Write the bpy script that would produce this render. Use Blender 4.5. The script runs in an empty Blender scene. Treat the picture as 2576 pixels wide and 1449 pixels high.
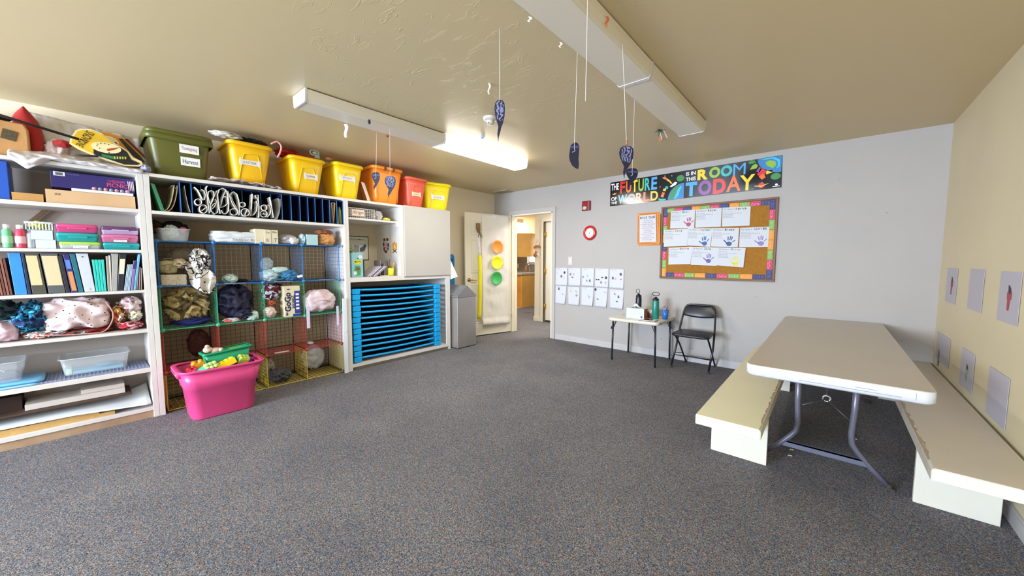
import bpy, bmesh, math, random
from mathutils import Vector, Matrix, noise
PI=math.pi; rnd=random.Random(7)
sc=bpy.context.scene; COL=sc.collection
# ------------------------------------------------------------------ camera
yaw,pit,rol=math.radians(40.7546),math.radians(4.3365),math.radians(0.0854)
fw=Vector((-math.sin(yaw)*math.cos(pit),math.cos(yaw)*math.cos(pit),-math.sin(pit)))
rt=Vector((math.cos(yaw),math.sin(yaw),0)); up=rt.cross(fw)
r2=rt*math.cos(rol)+up*math.sin(rol); u2=-rt*math.sin(rol)+up*math.cos(rol)
cam_d=bpy.data.cameras.new('camera'); cam=bpy.data.objects.new('camera',cam_d); COL.objects.link(cam)
cam_d.sensor_width=36; cam_d.lens=929.956/2576*36; cam_d.clip_start=.02; cam_d.clip_end=60
mw=Matrix((r2,u2,-fw)).transposed().to_4x4(); mw.translation=(0,0,1.2689); cam.matrix_world=mw
sc.camera=cam
# ------------------------------------------------------------------ colour management
sc.view_settings.view_transform='Standard'; sc.view_settings.look='None'
sc.view_settings.gamma=1; sc.view_settings.use_curve_mapping=False; sc.view_settings.exposure=0.55
sc.cycles.use_denoising=True
sc.cycles.max_bounces=10; sc.cycles.diffuse_bounces=6; sc.cycles.transparent_max_bounces=16; sc.cycles.sample_clamp_indirect=6
# ------------------------------------------------------------------ world + daylight
w=bpy.data.worlds.new('world'); sc.world=w; w.use_nodes=True
bg=w.node_tree.nodes['Background']; bg.inputs[0].default_value=(.75,.85,1,1); bg.inputs[1].default_value=1.2
def area(name,loc,target,sx,sy,power,col):
    d=bpy.data.lights.new(name,'AREA'); d.shape='RECTANGLE'; d.size=sx; d.size_y=sy; d.energy=power; d.color=col
    o=bpy.data.objects.new(name,d); COL.objects.link(o); o.location=loc
    o.rotation_euler=(Vector(target)-Vector(loc)).to_track_quat('-Z','Y').to_euler(); return o
# sky light entering through the two windows of the wall behind the camera, 
area('window_daylight',(-2.9,-4.35,1.45),(-2.9,0,2.3),2.0,1.3,520,(.70,.82,1))
area('window_daylight',(-.45,-4.35,1.45),(-.45,0,2.0),1.6,1.3,130,(.74,.85,1))
# ------------------------------------------------------------------ materials
MATS={}
def mat(name,col=(.8,.8,.8),rough=.5,metal=0,bump=0,bscale=60,var=0,vscale=6,emit=None,estr=0,trans=0,spec=.5,coat=0,alpha=1,two=None,sheen=0):
    if name in MATS: return MATS[name]
    m=bpy.data.materials.new(name); m.use_nodes=True; nt=m.node_tree; b=nt.nodes['Principled BSDF']
    c=tuple(col)+(1,)
    b.inputs['Base Color'].default_value=c; b.inputs['Roughness'].default_value=rough; b.inputs['Metallic'].default_value=metal
    b.inputs['Specular IOR Level'].default_value=spec; b.inputs['Transmission Weight'].default_value=trans
    b.inputs['Coat Weight'].default_value=coat; b.inputs['Alpha'].default_value=alpha; b.inputs['Sheen Weight'].default_value=sheen
    if emit: b.inputs['Emission Color'].default_value=tuple(emit)+(1,); b.inputs['Emission Strength'].default_value=estr
    tc=nt.nodes.new('ShaderNodeTexCoord')
    if var or two:
        n=nt.nodes.new('ShaderNodeTexNoise'); n.inputs['Scale'].default_value=vscale; n.inputs['Detail'].default_value=5
        nt.links.new(tc.outputs['Object'],n.inputs['Vector'])
        r=nt.nodes.new('ShaderNodeValToRGB'); r.color_ramp.elements[0].position=.35; r.color_ramp.elements[1].position=.65
        if two: a,d=c,tuple(two)+(1,)
        else: a=tuple(x*(1-var) for x in col)+(1,); d=tuple(min(1,x*(1+var)) for x in col)+(1,)
        r.color_ramp.elements[0].color=a; r.color_ramp.elements[1].color=d
        nt.links.new(n.outputs['Fac'],r.inputs['Fac']); nt.links.new(r.outputs['Color'],b.inputs['Base Color'])
    if bump:
        n2=nt.nodes.new('ShaderNodeTexNoise'); n2.inputs['Scale'].default_value=bscale; n2.inputs['Detail'].default_value=4
        nt.links.new(tc.outputs['Object'],n2.inputs['Vector'])
        bp=nt.nodes.new('ShaderNodeBump'); bp.inputs['Strength'].default_value=bump; bp.inputs['Distance'].default_value=.01
        nt.links.new(n2.outputs['Fac'],bp.inputs['Height']); nt.links.new(bp.outputs['Normal'],b.inputs['Normal'])
    MATS[name]=m; return m
def S(hexv,k=1):
    h=hexv.lstrip('#'); o=[]
    for i in (0,2,4):
        v=int(h[i:i+2],16)/255; o.append((v/12.92 if v<=.04045 else ((v+.055)/1.055)**2.4)*k)
    return tuple(o)
def nodes(m): return m.node_tree.nodes,m.node_tree.links,m.node_tree.nodes['Principled BSDF']
def spots(name,base,spot,scale=40,size=.25,rough=.85,spot2=None,bump=.2):
    """fabric with scattered printed marks"""
    if name in MATS: return MATS[name]
    m=mat(name,base,rough,bump=bump,bscale=140); N,Lk,b=nodes(m)
    tc=N.new('ShaderNodeTexCoord'); v=N.new('ShaderNodeTexVoronoi'); v.inputs['Scale'].default_value=scale
    Lk.new(tc.outputs['Object'],v.inputs['Vector'])
    lt=N.new('ShaderNodeMath'); lt.operation='LESS_THAN'; lt.inputs[1].default_value=size; Lk.new(v.outputs['Distance'],lt.inputs[0])
    mx=N.new('ShaderNodeMix'); mx.data_type='RGBA'; mx.inputs[6].default_value=tuple(base)+(1,); mx.inputs[7].default_value=tuple(spot)+(1,)
    if spot2:
        hs=N.new('ShaderNodeMix'); hs.data_type='RGBA'; hs.inputs[6].default_value=tuple(spot)+(1,); hs.inputs[7].default_value=tuple(spot2)+(1,)
        sp=N.new('ShaderNodeSeparateColor'); Lk.new(v.outputs['Color'],sp.inputs[0]); g=N.new('ShaderNodeMath'); g.operation='GREATER_THAN'; g.inputs[1].default_value=.5
        Lk.new(sp.outputs[0],g.inputs[0]); Lk.new(g.outputs[0],hs.inputs[0]); Lk.new(hs.outputs[2],mx.inputs[7])
    Lk.new(lt.outputs[0],mx.inputs[0]); Lk.new(mx.outputs[2],b.inputs['Base Color']); return m
def blotch(name,cols,scale=9,rough=.85,bump=.2):
    """fabric printed in hard-edged patches of several colours"""
    if name in MATS: return MATS[name]
    m=mat(name,cols[0],rough,bump=bump,bscale=120); N,Lk,b=nodes(m)
    tc=N.new('ShaderNodeTexCoord'); n=N.new('ShaderNodeTexNoise'); n.inputs['Scale'].default_value=scale; n.inputs['Detail'].default_value=1
    Lk.new(tc.outputs['Object'],n.inputs['Vector']); r=N.new('ShaderNodeValToRGB'); r.color_ramp.interpolation='CONSTANT'
    e=r.color_ramp.elements; k=len(cols); e[0].color=tuple(cols[0])+(1,); e[0].position=0
    e[1].color=tuple(cols[-1])+(1,); e[1].position=.34+.32*(k-1)/k
    for i in range(1,k-1):
        x=e.new(.34+.32*i/k); x.color=tuple(cols[i])+(1,)
    Lk.new(n.outputs['Fac'],r.inputs['Fac']); Lk.new(r.outputs['Color'],b.inputs['Base Color']); return m
def plastic_film(name,col=(.85,.88,.92),fac=.35,rough=.15,bump=.6):
    if name in MATS: return MATS[name]
    m=mat(name,col,rough,bump=bump,bscale=25); N,Lk,b=nodes(m); out=N['Material Output']
    t=N.new('ShaderNodeBsdfTransparent'); mx=N.new('ShaderNodeMixShader'); mx.inputs[0].default_value=fac
    Lk.new(t.outputs[0],mx.inputs[1]); Lk.new(b.outputs[0],mx.inputs[2]); Lk.new(mx.outputs[0],out.inputs['Surface']); return m
# ------------------------------------------------------------------ mesh builder
class MB:
    def __init__(s): s.v=[]; s.f=[]; s.m=[]; s.sm=[]; s.mi=0
    def add(s,vs,fs,smooth=False,M=None):
        b=len(s.v); s.v+= [tuple(M@Vector(v)) if M else tuple(v) for v in vs]
        for f in fs: s.f.append(tuple(b+i for i in f)); s.m.append(s.mi); s.sm.append(smooth)
        return s
    def mat(s,i): s.mi=i; return s
    def box(s,x0,x1,y0,y1,z0,z1,M=None):
        v=[(x0,y0,z0),(x1,y0,z0),(x1,y1,z0),(x0,y1,z0),(x0,y0,z1),(x1,y0,z1),(x1,y1,z1),(x0,y1,z1)]
        return s.add(v,[(0,3,2,1),(4,5,6,7),(0,1,5,4),(1,2,6,5),(2,3,7,6),(3,0,4,7)],False,M)
    def ring(s,rings,cap0=True,cap1=True,smooth=True,closed=False):
        n=len(rings[0]); b=len(s.v)
        for r in rings: s.v+=[tuple(p) for p in r]
        k=len(rings)
        for i in range(k if closed else k-1):
            a=b+i*n; c=b+((i+1)%k)*n
            for j in range(n):
                s.f.append((a+j,a+(j+1)%n,c+(j+1)%n,c+j)); s.m.append(s.mi); s.sm.append(smooth)
        if cap0 and not closed: s.f.append(tuple(b+j for j in reversed(range(n)))); s.m.append(s.mi); s.sm.append(False)
        if cap1 and not closed: s.f.append(tuple(b+(k-1)*n+j for j in range(n))); s.m.append(s.mi); s.sm.append(False)
        return s
    def tube(s,pts,r,n=8,closed=False):
        pts=[Vector(p) for p in pts]; R=[]; k=len(pts)
        rr=r if isinstance(r,(list,tuple)) else [r]*k
        prev=None
        for i,p in enumerate(pts):
            if closed: t=pts[(i+1)%k]-pts[i-1]
            else: t=pts[min(i+1,k-1)]-pts[max(i-1,0)]
            if t.length<1e-9: t=Vector((0,0,1))
            t.normalize()
            if prev is None:
                a=Vector((0,0,1)) if abs(t.z)<.9 else Vector((1,0,0)); u=t.cross(a).normalized()
            else:
                u=(prev-t*prev.dot(t)); u=u.normalized() if u.length>1e-6 else t.orthogonal().normalized()
            prev=u; w_=t.cross(u)
            R.append([p+(u*math.cos(2*PI*j/n)+w_*math.sin(2*PI*j/n))*rr[i] for j in range(n)])
        return s.ring(R,closed=closed)
    def lathe(s,prof,c=(0,0,0),n=20,M=None):
        b=len(s.v); R=[[Vector((c[0]+r*math.cos(2*PI*j/n),c[1]+r*math.sin(2*PI*j/n),c[2]+z)) for j in range(n)] for r,z in prof]
        if M: R=[[M@p for p in q] for q in R]
        return s.ring(R)
    def poly(s,pts,smooth=False): return s.add(pts,[tuple(range(len(pts)))],smooth)
    def prism(s,p2,axis,a,b):
        """outline p2 (list of 2D) extruded along axis ('x': (y,z), 'y': (x,z), 'z': (x,y)) from a to b"""
        def q(p,h): return {'x':(h,p[0],p[1]),'y':(p[0],h,p[1]),'z':(p[0],p[1],h)}[axis]
        n=len(p2); A=[q(p,a) for p in p2]; B=[q(p,b) for p in p2]
        fs=[tuple(range(n)),tuple(reversed(range(n,2*n)))]+[(i,n+i,n+(i+1)%n,(i+1)%n) for i in range(n)]
        return s.add(A+B,fs)
    def sphere(s,c,r,nu=14,nv=8,sc3=(1,1,1)):
        R=[]
        for i in range(nv+1):
            t=-PI/2+PI*i/nv; R.append([(c[0]+r*sc3[0]*math.cos(t)*math.cos(2*PI*j/nu),c[1]+r*sc3[1]*math.cos(t)*math.sin(2*PI*j/nu),c[2]+r*sc3[2]*math.sin(t)) for j in range(nu)])
        return s.ring(R,False,False)
    def ribbon(s,p2,axis,a,b,th=.0015):
        """thin sheet following the 2D path p2, extruded along axis"""
        n=len(p2); L_=[];Rr=[]
        for i in range(n):
            x0,y0=p2[max(i-1,0)]; x1,y1=p2[min(i+1,n-1)]; d=math.hypot(x1-x0,y1-y0) or 1
            nx,ny=-(y1-y0)/d*th/2,(x1-x0)/d*th/2
            L_.append((p2[i][0]+nx,p2[i][1]+ny)); Rr.append((p2[i][0]-nx,p2[i][1]-ny))
        def q(p,h): return {'x':(h,p[0],p[1]),'y':(p[0],h,p[1]),'z':(p[0],p[1],h)}[axis]
        rings=[[q(L_[i],a),q(L_[i],b),q(Rr[i],b),q(Rr[i],a)] for i in range(n)]
        return s.ring(rings,smooth=False)
    def xf(s,M): s.v=[tuple(M@Vector(v)) for v in s.v]; return s
def rr(w,d,r,z,cx=0,cy=0,n=4):
    """rounded rectangle ring in the xy plane"""
    o=[]; r=min(r,w/2-1e-4,d/2-1e-4)
    for (sx,sy,a0) in ((1,1,0),(-1,1,PI/2),(-1,-1,PI),(1,-1,3*PI/2)):
        for k in range(n+1):
            a=a0+PI/2*k/n; o.append((cx+sx*(w/2-r)+r*math.cos(a),cy+sy*(d/2-r)+r*math.sin(a),z))
    return o
def smooth(P,k=6):
    """Catmull-Rom points through P"""
    P=[Vector(p) for p in P]; o=[]
    for i in range(len(P)-1):
        a,b,c,d=P[max(i-1,0)],P[i],P[i+1],P[min(i+2,len(P)-1)]
        for j in range(k):
            t=j/k; o.append(.5*((2*b)+(c-a)*t+(2*a-5*b+4*c-d)*t*t+(3*b-a-3*c+d)*t**3))
    return o+[P[-1]]
ORG={}
def link(o,parent):
    COL.objects.link(o)
    if parent is not None: o.parent=parent
def build(name,mb,mats,parent=None,local=False,bevel=0,bseg=2,sub=0,origin=None,solid=0):
    me=bpy.data.meshes.new(name); mats=mats if isinstance(mats,(list,tuple)) else [mats]
    if parent is not None and not local: off=Vector(ORG.get(parent.name,(0,0,0)))
    elif parent is None and not local:
        if origin is None:
            xs=[v[0] for v in mb.v]; ys=[v[1] for v in mb.v]; zs=[v[2] for v in mb.v]
            origin=((min(xs)+max(xs))/2,(min(ys)+max(ys))/2,min(zs))
        off=Vector(origin)
    else: off=Vector((0,0,0))
    me.from_pydata([tuple(Vector(v)-off) for v in mb.v],[],mb.f); me.validate(clean_customdata=False)
    for m in mats: me.materials.append(m)
    if len(me.polygons)==len(mb.m):
        me.polygons.foreach_set('material_index',mb.m); me.polygons.foreach_set('use_smooth',mb.sm)
    me.update()
    bm=bmesh.new(); bm.from_mesh(me); bmesh.ops.recalc_face_normals(bm,faces=bm.faces); bm.to_mesh(me); bm.free()
    o=bpy.data.objects.new(name,me); link(o,parent)
    if parent is None and not local: o.location=off; ORG[o.name]=tuple(off)
    else: ORG[o.name]=tuple(off)
    if solid:
        d=o.modifiers.new('t','SOLIDIFY'); d.thickness=solid; d.offset=0
    if bevel:
        d=o.modifiers.new('b','BEVEL'); d.width=bevel; d.segments=bseg; d.limit_method='ANGLE'; d.angle_limit=math.radians(40)
    if sub:
        d=o.modifiers.new('s','SUBSURF'); d.levels=sub; d.render_levels=sub
    return o
def tag(o,label,cat,group=None):
    o['label']=label; o['category']=cat
    if group: o['group']=group
    return o
def thing(name,label,cat,loc=(0,0,0),group=None,rz=0):
    o=bpy.data.objects.new(name,None); COL.objects.link(o); o.location=loc; o.rotation_euler=(0,0,rz); o.empty_display_size=.05
    ORG[o.name]=tuple(loc); return tag(o,label,cat,group)
def struct(name,mb,m,**k):
    o=build(name,mb,m,**k); o['kind']='structure'; return o
def dup(root,loc,rz,label,group=None,cat=None):
    r=root.copy(); COL.objects.link(r); r.location=loc; r.rotation_euler=(0,0,rz); r['label']=label
    if group: r['group']=group
    def rec(a,b,d):
        for ch in list(a.children):
            if ch.name.startswith('_'): continue
            c=ch.copy(); COL.objects.link(c); c.parent=b
            if d<2: rec(ch,c,d+1)
    rec(root,r,0); return r
def text(mb,s,M,size=.1,bold=0,align='CENTER',res=3):
    """flat lettering in the xy plane of M"""
    cu=bpy.data.curves.new('t','FONT'); cu.body=s; cu.size=size; cu.align_x=align; cu.align_y='CENTER'; cu.offset=bold; cu.resolution_u=res
    o=bpy.data.objects.new('t',cu); COL.objects.link(o)
    dg=bpy.context.evaluated_depsgraph_get(); me=bpy.data.meshes.new_from_object(o.evaluated_get(dg))
    mb.add([tuple(v.co) for v in me.vertices],[tuple(p.vertices) for p in me.polygons],False,M)
    bpy.data.objects.remove(o); bpy.data.curves.remove(cu); bpy.data.meshes.remove(me); return mb
def fit_text(mb,s,face,a0,a1,z0,z1,pos,bold=0,res=3):
    """lettering stretched to the rectangle a0..a1 x z0..z1 on a wall: face 'y-' seen from -y, 'x+' seen from +x, 'x-' seen from -x"""
    t=MB(); text(t,s,None,1,bold,res=res)
    xs=[v[0] for v in t.v]; ys=[v[1] for v in t.v]; x0,x1,y0,y1=min(xs),max(xs),min(ys),max(ys)
    out=[]
    for x,y,z in t.v:
        u=(x-x0)/(x1-x0); v=(y-y0)/(y1-y0); zz=z0+v*(z1-z0)
        if face=='y-': out.append((a0+u*(a1-a0),pos,zz))
        elif face=='x+': out.append((pos,a0+u*(a1-a0),zz))
        else: out.append((pos,a1-u*(a1-a0),zz))
    mb.add(out,t.f); return mb
def lump(mb,c,r,seed=0,amp=.25,freq=2.2,ridge=True,nu=40,nv=24,box=.0,flat=0,fine=.06):
    """a crumpled soft mass: a squashed ball pushed in and out along folds; flat cuts its underside"""
    R=[]; off=Vector((seed*7.3,seed*3.1,seed*5.7))
    for i in range(nv+1):
        t=-PI/2+PI*i/nv; row=[]
        for j in range(nu):
            a=2*PI*j/nu; d=Vector((math.cos(t)*math.cos(a),math.cos(t)*math.sin(a),math.sin(t)))
            if box:
                mx=max(abs(d.x),abs(d.y),abs(d.z)); d=d*((1-box)+box/mx)
            nz=noise.noise(d*freq+off); n2=noise.noise(d*freq*2.7+off*1.7)
            k=1+amp*((1-2*abs(nz)*1.6-.4) if ridge else nz)+fine*(1-3*abs(n2))
            p=Vector((d.x*r[0],d.y*r[1],d.z*r[2]))*k
            if flat: p.z=max(p.z,-r[2]*flat)
            row.append((c[0]+p.x,c[1]+p.y,c[2]+p.z))
        R.append(row)
    for ax in range(3):   # keep the mass inside its stated half-extents
        hi=max(p[ax]-c[ax] for q in R for p in q); lo=max(c[ax]-p[ax] for q in R for p in q)
        R=[[tuple((c[k]+(p[k]-c[k])*(r[k]/hi if p[k]>c[k] else r[k]*((flat or 1) if k==2 else 1)/lo)) if k==ax else p[k] for k in range(3)) for p in q] for q in R]
    return mb.ring(R,False,False)
def sheet(mb,fn,nu,nv,th=0):
    """surface fn(u,v) on a grid"""
    b=len(mb.v)
    for i in range(nu+1):
        for j in range(nv+1): mb.v.append(tuple(fn(i/nu,j/nv)))
    for i in range(nu):
        for j in range(nv):
            a=b+i*(nv+1)+j; mb.f.append((a,a+nv+1,a+nv+2,a+1)); mb.m.append(mb.mi); mb.sm.append(True)
    return mb
# ================================================================== dimensions
H=2.44; XL=-4.666; XR=.731; YB=4.924; YF=-4.2; LF=-4.077
white=mat('white_paint',S('#d9d5cf'),.45,bump=.05,bscale=40,var=.02)
shelfw=mat('shelf_white_paint',S('#d3cfcb'),.4,bump=.04,bscale=30,var=.03,vscale=9)
# ---- carpet
cp=mat('carpet',(.1,.1,.1),.95,spec=.1); N,Lk,b=nodes(cp)
tc=N.new('ShaderNodeTexCoord'); n=N.new('ShaderNodeTexNoise'); n.inputs['Scale'].default_value=190; n.inputs['Detail'].default_value=3; n.inputs['Distortion'].default_value=1.6
Lk.new(tc.outputs['Object'],n.inputs['Vector']); r=N.new('ShaderNodeValToRGB'); e=r.color_ramp.elements
for pos,c in ((.30,'#292a37'),(.42,'#4c4d5a'),(.50,'#727176'),(.58,'#9b9796'),(.70,'#c2beba')):
    if pos==.30: e[0].position=pos; e[0].color=S(c)+(1,)
    elif pos==.70: e[-1].position=pos; e[-1].color=S(c)+(1,)
    else: x=e.new(pos); x.color=S(c)+(1,)
Lk.new(n.outputs['Fac'],r.inputs['Fac'])
n3=N.new('ShaderNodeTexNoise'); n3.inputs['Scale'].default_value=34; n3.inputs['Detail'].default_value=2; Lk.new(tc.outputs['Object'],n3.inputs['Vector'])
r3=N.new('ShaderNodeValToRGB'); e=r3.color_ramp.elements; e[0].position=.30; e[0].color=(.70,.84,1.0,1); e[1].position=.70; e[1].color=(1.10,.90,.80,1)
for pos,c in ((.42,(.84,.93,1,1)),(.5,(.95,.95,.95,1)),(.58,(1.0,.95,.91,1))): x=e.new(pos); x.color=c
Lk.new(n3.outputs['Fac'],r3.inputs['Fac'])
mx=N.new('ShaderNodeMix'); mx.data_type='RGBA'; mx.blend_type='MULTIPLY'; mx.inputs[0].default_value=1
Lk.new(r.outputs['Color'],mx.inputs[6]); Lk.new(r3.outputs['Color'],mx.inputs[7])
n4=N.new('ShaderNodeTexNoise'); n4.inputs['Scale'].default_value=1.6; n4.inputs['Detail'].default_value=4; Lk.new(tc.outputs['Object'],n4.inputs['Vector'])
r4=N.new('ShaderNodeValToRGB'); e=r4.color_ramp.elements; e[0].position=.35; e[0].color=(.86,.86,.88,1); e[1].position=.62; e[1].color=(1.05,1.03,1,1); Lk.new(n4.outputs['Fac'],r4.inputs['Fac'])
mx2=N.new('ShaderNodeMix'); mx2.data_type='RGBA'; mx2.blend_type='MULTIPLY'; mx2.inputs[0].default_value=1
Lk.new(mx.outputs[2],mx2.inputs[6]); Lk.new(r4.outputs['Color'],mx2.inputs[7]); Lk.new(mx2.outputs[2],b.inputs['Base Color'])
bp=N.new('ShaderNodeBump'); bp.inputs['Strength'].default_value=.9; bp.inputs['Distance'].default_value=.006; Lk.new(n.outputs['Fac'],bp.inputs['Height']); Lk.new(bp.outputs['Normal'],b.inputs['Normal'])
# ---- walls
wallp=mat('wall_paint',S('#aea9a5'),.6,bump=.12,bscale=22,var=.015,vscale=2)
yell=mat('cream_yellow_wall_paint',S('#dacdab'),.55,bump=.12,bscale=22,var=.02,vscale=2)
# ---- ceiling, smooth paint with trowelled plaster ridges
ceilm=mat('ceiling_paint',S('#d2bf96'),.42); N,Lk,b=nodes(ceilm)
tc=N.new('ShaderNodeTexCoord'); mp=N.new('ShaderNodeMapping'); mp.inputs['Scale'].default_value=(1.4,3.6,3); mp.inputs['Rotation'].default_value=(0,0,.5)
n=N.new('ShaderNodeTexNoise'); n.inputs['Scale'].default_value=5.5; n.inputs['Detail'].default_value=5; n.inputs['Distortion'].default_value=.9
Lk.new(tc.outputs['Object'],mp.inputs['Vector']); Lk.new(mp.outputs['Vector'],n.inputs['Vector'])
r=N.new('ShaderNodeValToRGB'); e=r.color_ramp.elements; e[0].position=.60; e[0].color=(0,0,0,1); e[1].position=.64; e[1].color=(1,1,1,1); x=e.new(.70); x.color=(.2,.2,.2,1)
Lk.new(n.outputs['Fac'],r.inputs['Fac']); bp=N.new('ShaderNodeBump'); bp.inputs['Strength'].default_value=.4; bp.inputs['Distance'].default_value=.004
# the plaster patch is local: fade the ridges out away from it
vd=N.new('ShaderNodeVectorMath'); vd.operation='DISTANCE'; vd.inputs[1].default_value=(-1.75,1.85,2.44); Lk.new(tc.outputs['Object'],vd.inputs[0])
mr=N.new('ShaderNodeMapRange'); mr.inputs['From Min'].default_value=.45; mr.inputs['From Max'].default_value=1.25; mr.inputs['To Min'].default_value=1; mr.inputs['To Max'].default_value=0; Lk.new(vd.outputs['Value'],mr.inputs['Value'])
mm=N.new('ShaderNodeMath'); mm.operation='MULTIPLY'; Lk.new(r.outputs['Color'],mm.inputs[0]); Lk.new(mr.outputs[0],mm.inputs[1])
Lk.new(mm.outputs[0],bp.inputs['Height']); Lk.new(bp.outputs['Normal'],b.inputs['Normal'])

struct('floor',MB().box(XL-.1,XR+.1,YF-.1,7.1,-.08,0).box(-9,XL-.1,YB+.1,7.0,-.08,0),cp,origin=(0,0,0))
struct('ceiling',MB().box(XL-.1,XR+.1,YF-.1,YB+.1,H,H+.08),ceilm,origin=(0,0,0))
struct('wall_left',MB().box(XL-.1,XL,YF-.1,YB+.1,0,H),mat('warm_cream_wall_paint',S('#e4d8bf'),.6,bump=.1,bscale=22,var=.015,vscale=2))
struct('wall_right',MB().box(XR,XR+.1,YF-.1,YB+.1,0,H),yell)
# back wall with the doorway (opening x -4.25..-3.39)
DX0,DX1,DH=-4.25,-3.39,2.04
struct('wall_back',MB().box(XL,DX0,YB,YB+.11,0,H).box(DX1,XR,YB,YB+.11,0,H).box(DX0,DX1,YB,YB+.11,DH,H),wallp)
# front wall (behind the camera) with two windows
wb=MB(); xs=[(XL,-3.9),(-1.9,-1.25),(.35,XR)]
for a,c in xs: wb.box(a,c,YF-.1,YF,0,H)
for a,c in ((-3.9,-1.9),(-1.25,.35)): wb.box(a,c,YF-.1,YF,0,.8).box(a,c,YF-.1,YF,2.1,H)
struct('wall_front',wb,wallp)
glass=mat('window_glass',(1,1,1),0,trans=1,spec=.5)
for i,(a,c) in enumerate(((-3.9,-1.9),(-1.25,.35))):
    f=MB(); 
    for x0,x1,z0,z1 in ((a,c,.8,.86),(a,c,2.04,2.1),(a,a+.06,.86,2.04),(c-.06,c,.86,2.04),((a+c)/2-.03,(a+c)/2+.03,.86,2.04)): f.box(x0,x1,YF-.08,YF-.01,z0,z1)
    struct('window_%d'%(i+1),f,shelfw)
# baseboards
def baseb(name,segs):
    m=MB()
    for (x0,y0,x1,y1,nx,ny) in segs:
        for t,z0,z1 in ((.014,0,.07),(.009,.07,.085)):
            m.box(min(x0,x1)-(t if nx<0 else 0),max(x0,x1)+(t if nx>0 else 0),min(y0,y1)-(t if ny<0 else 0),max(y0,y1)+(t if ny>0 else 0),z0,z1)
    return struct(name,m,mat('baseboard_paint',S('#bcb9ba'),.4,var=.03))
baseb('baseboard_back',[(DX1+.075,YB,XR,YB,0,-1)]); baseb('baseboard_right',[(XR,YF,XR,YB,-1,0)]); baseb('baseboard_left',[(XL,3.9,XL,YB,1,0)])
# door casing + jamb
cas=MB(); jamb=mat('casing_paint',S('#b9b4ae'),.4)
cas.box(DX1,DX1+.058,YB-.014,YB,0,DH+.065).box(DX0-.058,DX1,YB-.014,YB,DH,DH+.065).box(DX0-.058,DX0,YB-.014,YB,0,DH)
cas.box(DX1+.05,DX1+.062,YB-.019,YB,0,DH+.07)
struct('trim_1',cas,jamb)
jm=MB().box(DX0,DX0+.018,YB-.012,YB+.125,0,DH).box(DX1-.018,DX1,YB-.012,YB+.125,0,DH).box(DX0,DX1,YB-.012,YB+.125,DH-.018,DH)
jm.box(DX0+.018,DX0+.03,YB+.04,YB+.09,0,DH-.018).box(DX1-.03,DX1-.018,YB+.04,YB+.09,0,DH-.018)
struct('trim_2',jm,mat('jamb_cream_paint',S('#ece3cf'),.4))
# door leaf, open ~104 degrees into the room, six panels
doorp=mat('door_paint',S('#e0dac8'),.4); brass=mat('brass',S('#c8a560'),.25,metal=1)
DA=math.radians(14); DM=Matrix.Translation((-4.232,4.885,0))@Matrix.Rotation(-PI/2-DA,4,'Z')   # local x runs from the hinge to the free edge, +y faces the room
dm=MB(); dm.box(0,.90,-.03,0,.015,2.03)
def panel(m,x0,x1,z0,z1,y=0):
    for a,c,p,q in ((x0,x1,z0,z0+.012),(x0,x1,z1-.012,z1),(x0,x0+.012,z0,z1),(x1-.012,x1,z0,z1)): m.box(a,c,y,y+.006,p,q)
    m.box(x0+.035,x1-.035,y,y+.005,z0+.035,z1-.035)
for a,c in ((.11,.41),(.49,.79)):
    for z0,z1 in ((.22,.86),(1.06,1.60),(1.68,1.90)): panel(dm,a,c,z0,z1)
dm.xf(DM)
door=struct('door_1',dm,doorp,bevel=.002,bseg=1)
kb=MB(); K=DM@Matrix.Translation((.83,0,.945))@Matrix.Rotation(-PI/2,4,'X'); kb.lathe([(.001,0),(.032,0),(.032,.006),(.02,.012),(.012,.02),(.012,.045),(.001,.045)],M=K,n=16)
kb.tube([DM@Vector(p) for p in ((.83,.045,.945),(.80,.052,.945),(.76,.05,.942),(.72,.046,.936))],[.011,.011,.009,.008])
build('door_handle',kb,brass,door)
hg=MB()
for z in (.28,1.02,1.78): hg.tube([DM@Vector((-.008,.004,z)),DM@Vector((-.008,.004,z+.09))],.008)
build('hinge',hg,mat('painted_hinge',S('#cfc8b4'),.4),door)
# ================================================================== what the door shows and the rooms beyond
def onD(p): return DM@Vector(p)
# butcher paper hung on the door (local x .05..0.70)
pp=MB()
def pf(u,v):
    x=.055+.545*u+.006*math.sin(v*9+u*2); z=.16+1.86*v; y=.012+.010*abs(noise.noise(Vector((u*3,v*7,1))))*2+.02*(1-v)**3*u+.008*noise.noise(Vector((u*9,v*16,4)))
    if v<.06: z+=.02*u; y+=.02
    return onD((x,y,z))
sheet(pp,pf,20,48)
tag(build('paper_sheet',pp,mat('butcher_paper',S('#dedad2'),.6,bump=.3,bscale=14),solid=.001),'long wrinkled sheet of white paper hung down the open door','paper')
for x,z,c,nm in ((.316,1.485,'#e8943a','orange'),(.323,1.222,'#f1ee2b','yellow'),(.335,.962,'#3fae5b','green')):
    m=MB(); K=DM@Matrix.Translation((x,.056,z))@Matrix.Rotation(-PI/2,4,'X')
    m.lathe([(.001,.012),(.078,.012),(.086,.003),(.108,-.002),(.112,.0),(.108,.003),(.088,.008),(.080,.017),(.001,.017)][::-1],M=K@Matrix.Rotation(PI,4,'X'),n=32)
    t=tag(build('paper_plate',m,mat('plate_'+nm,S(c),.5,bump=.05)),'%s paper plate taped on the white paper on the door'%nm,'plate')
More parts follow.
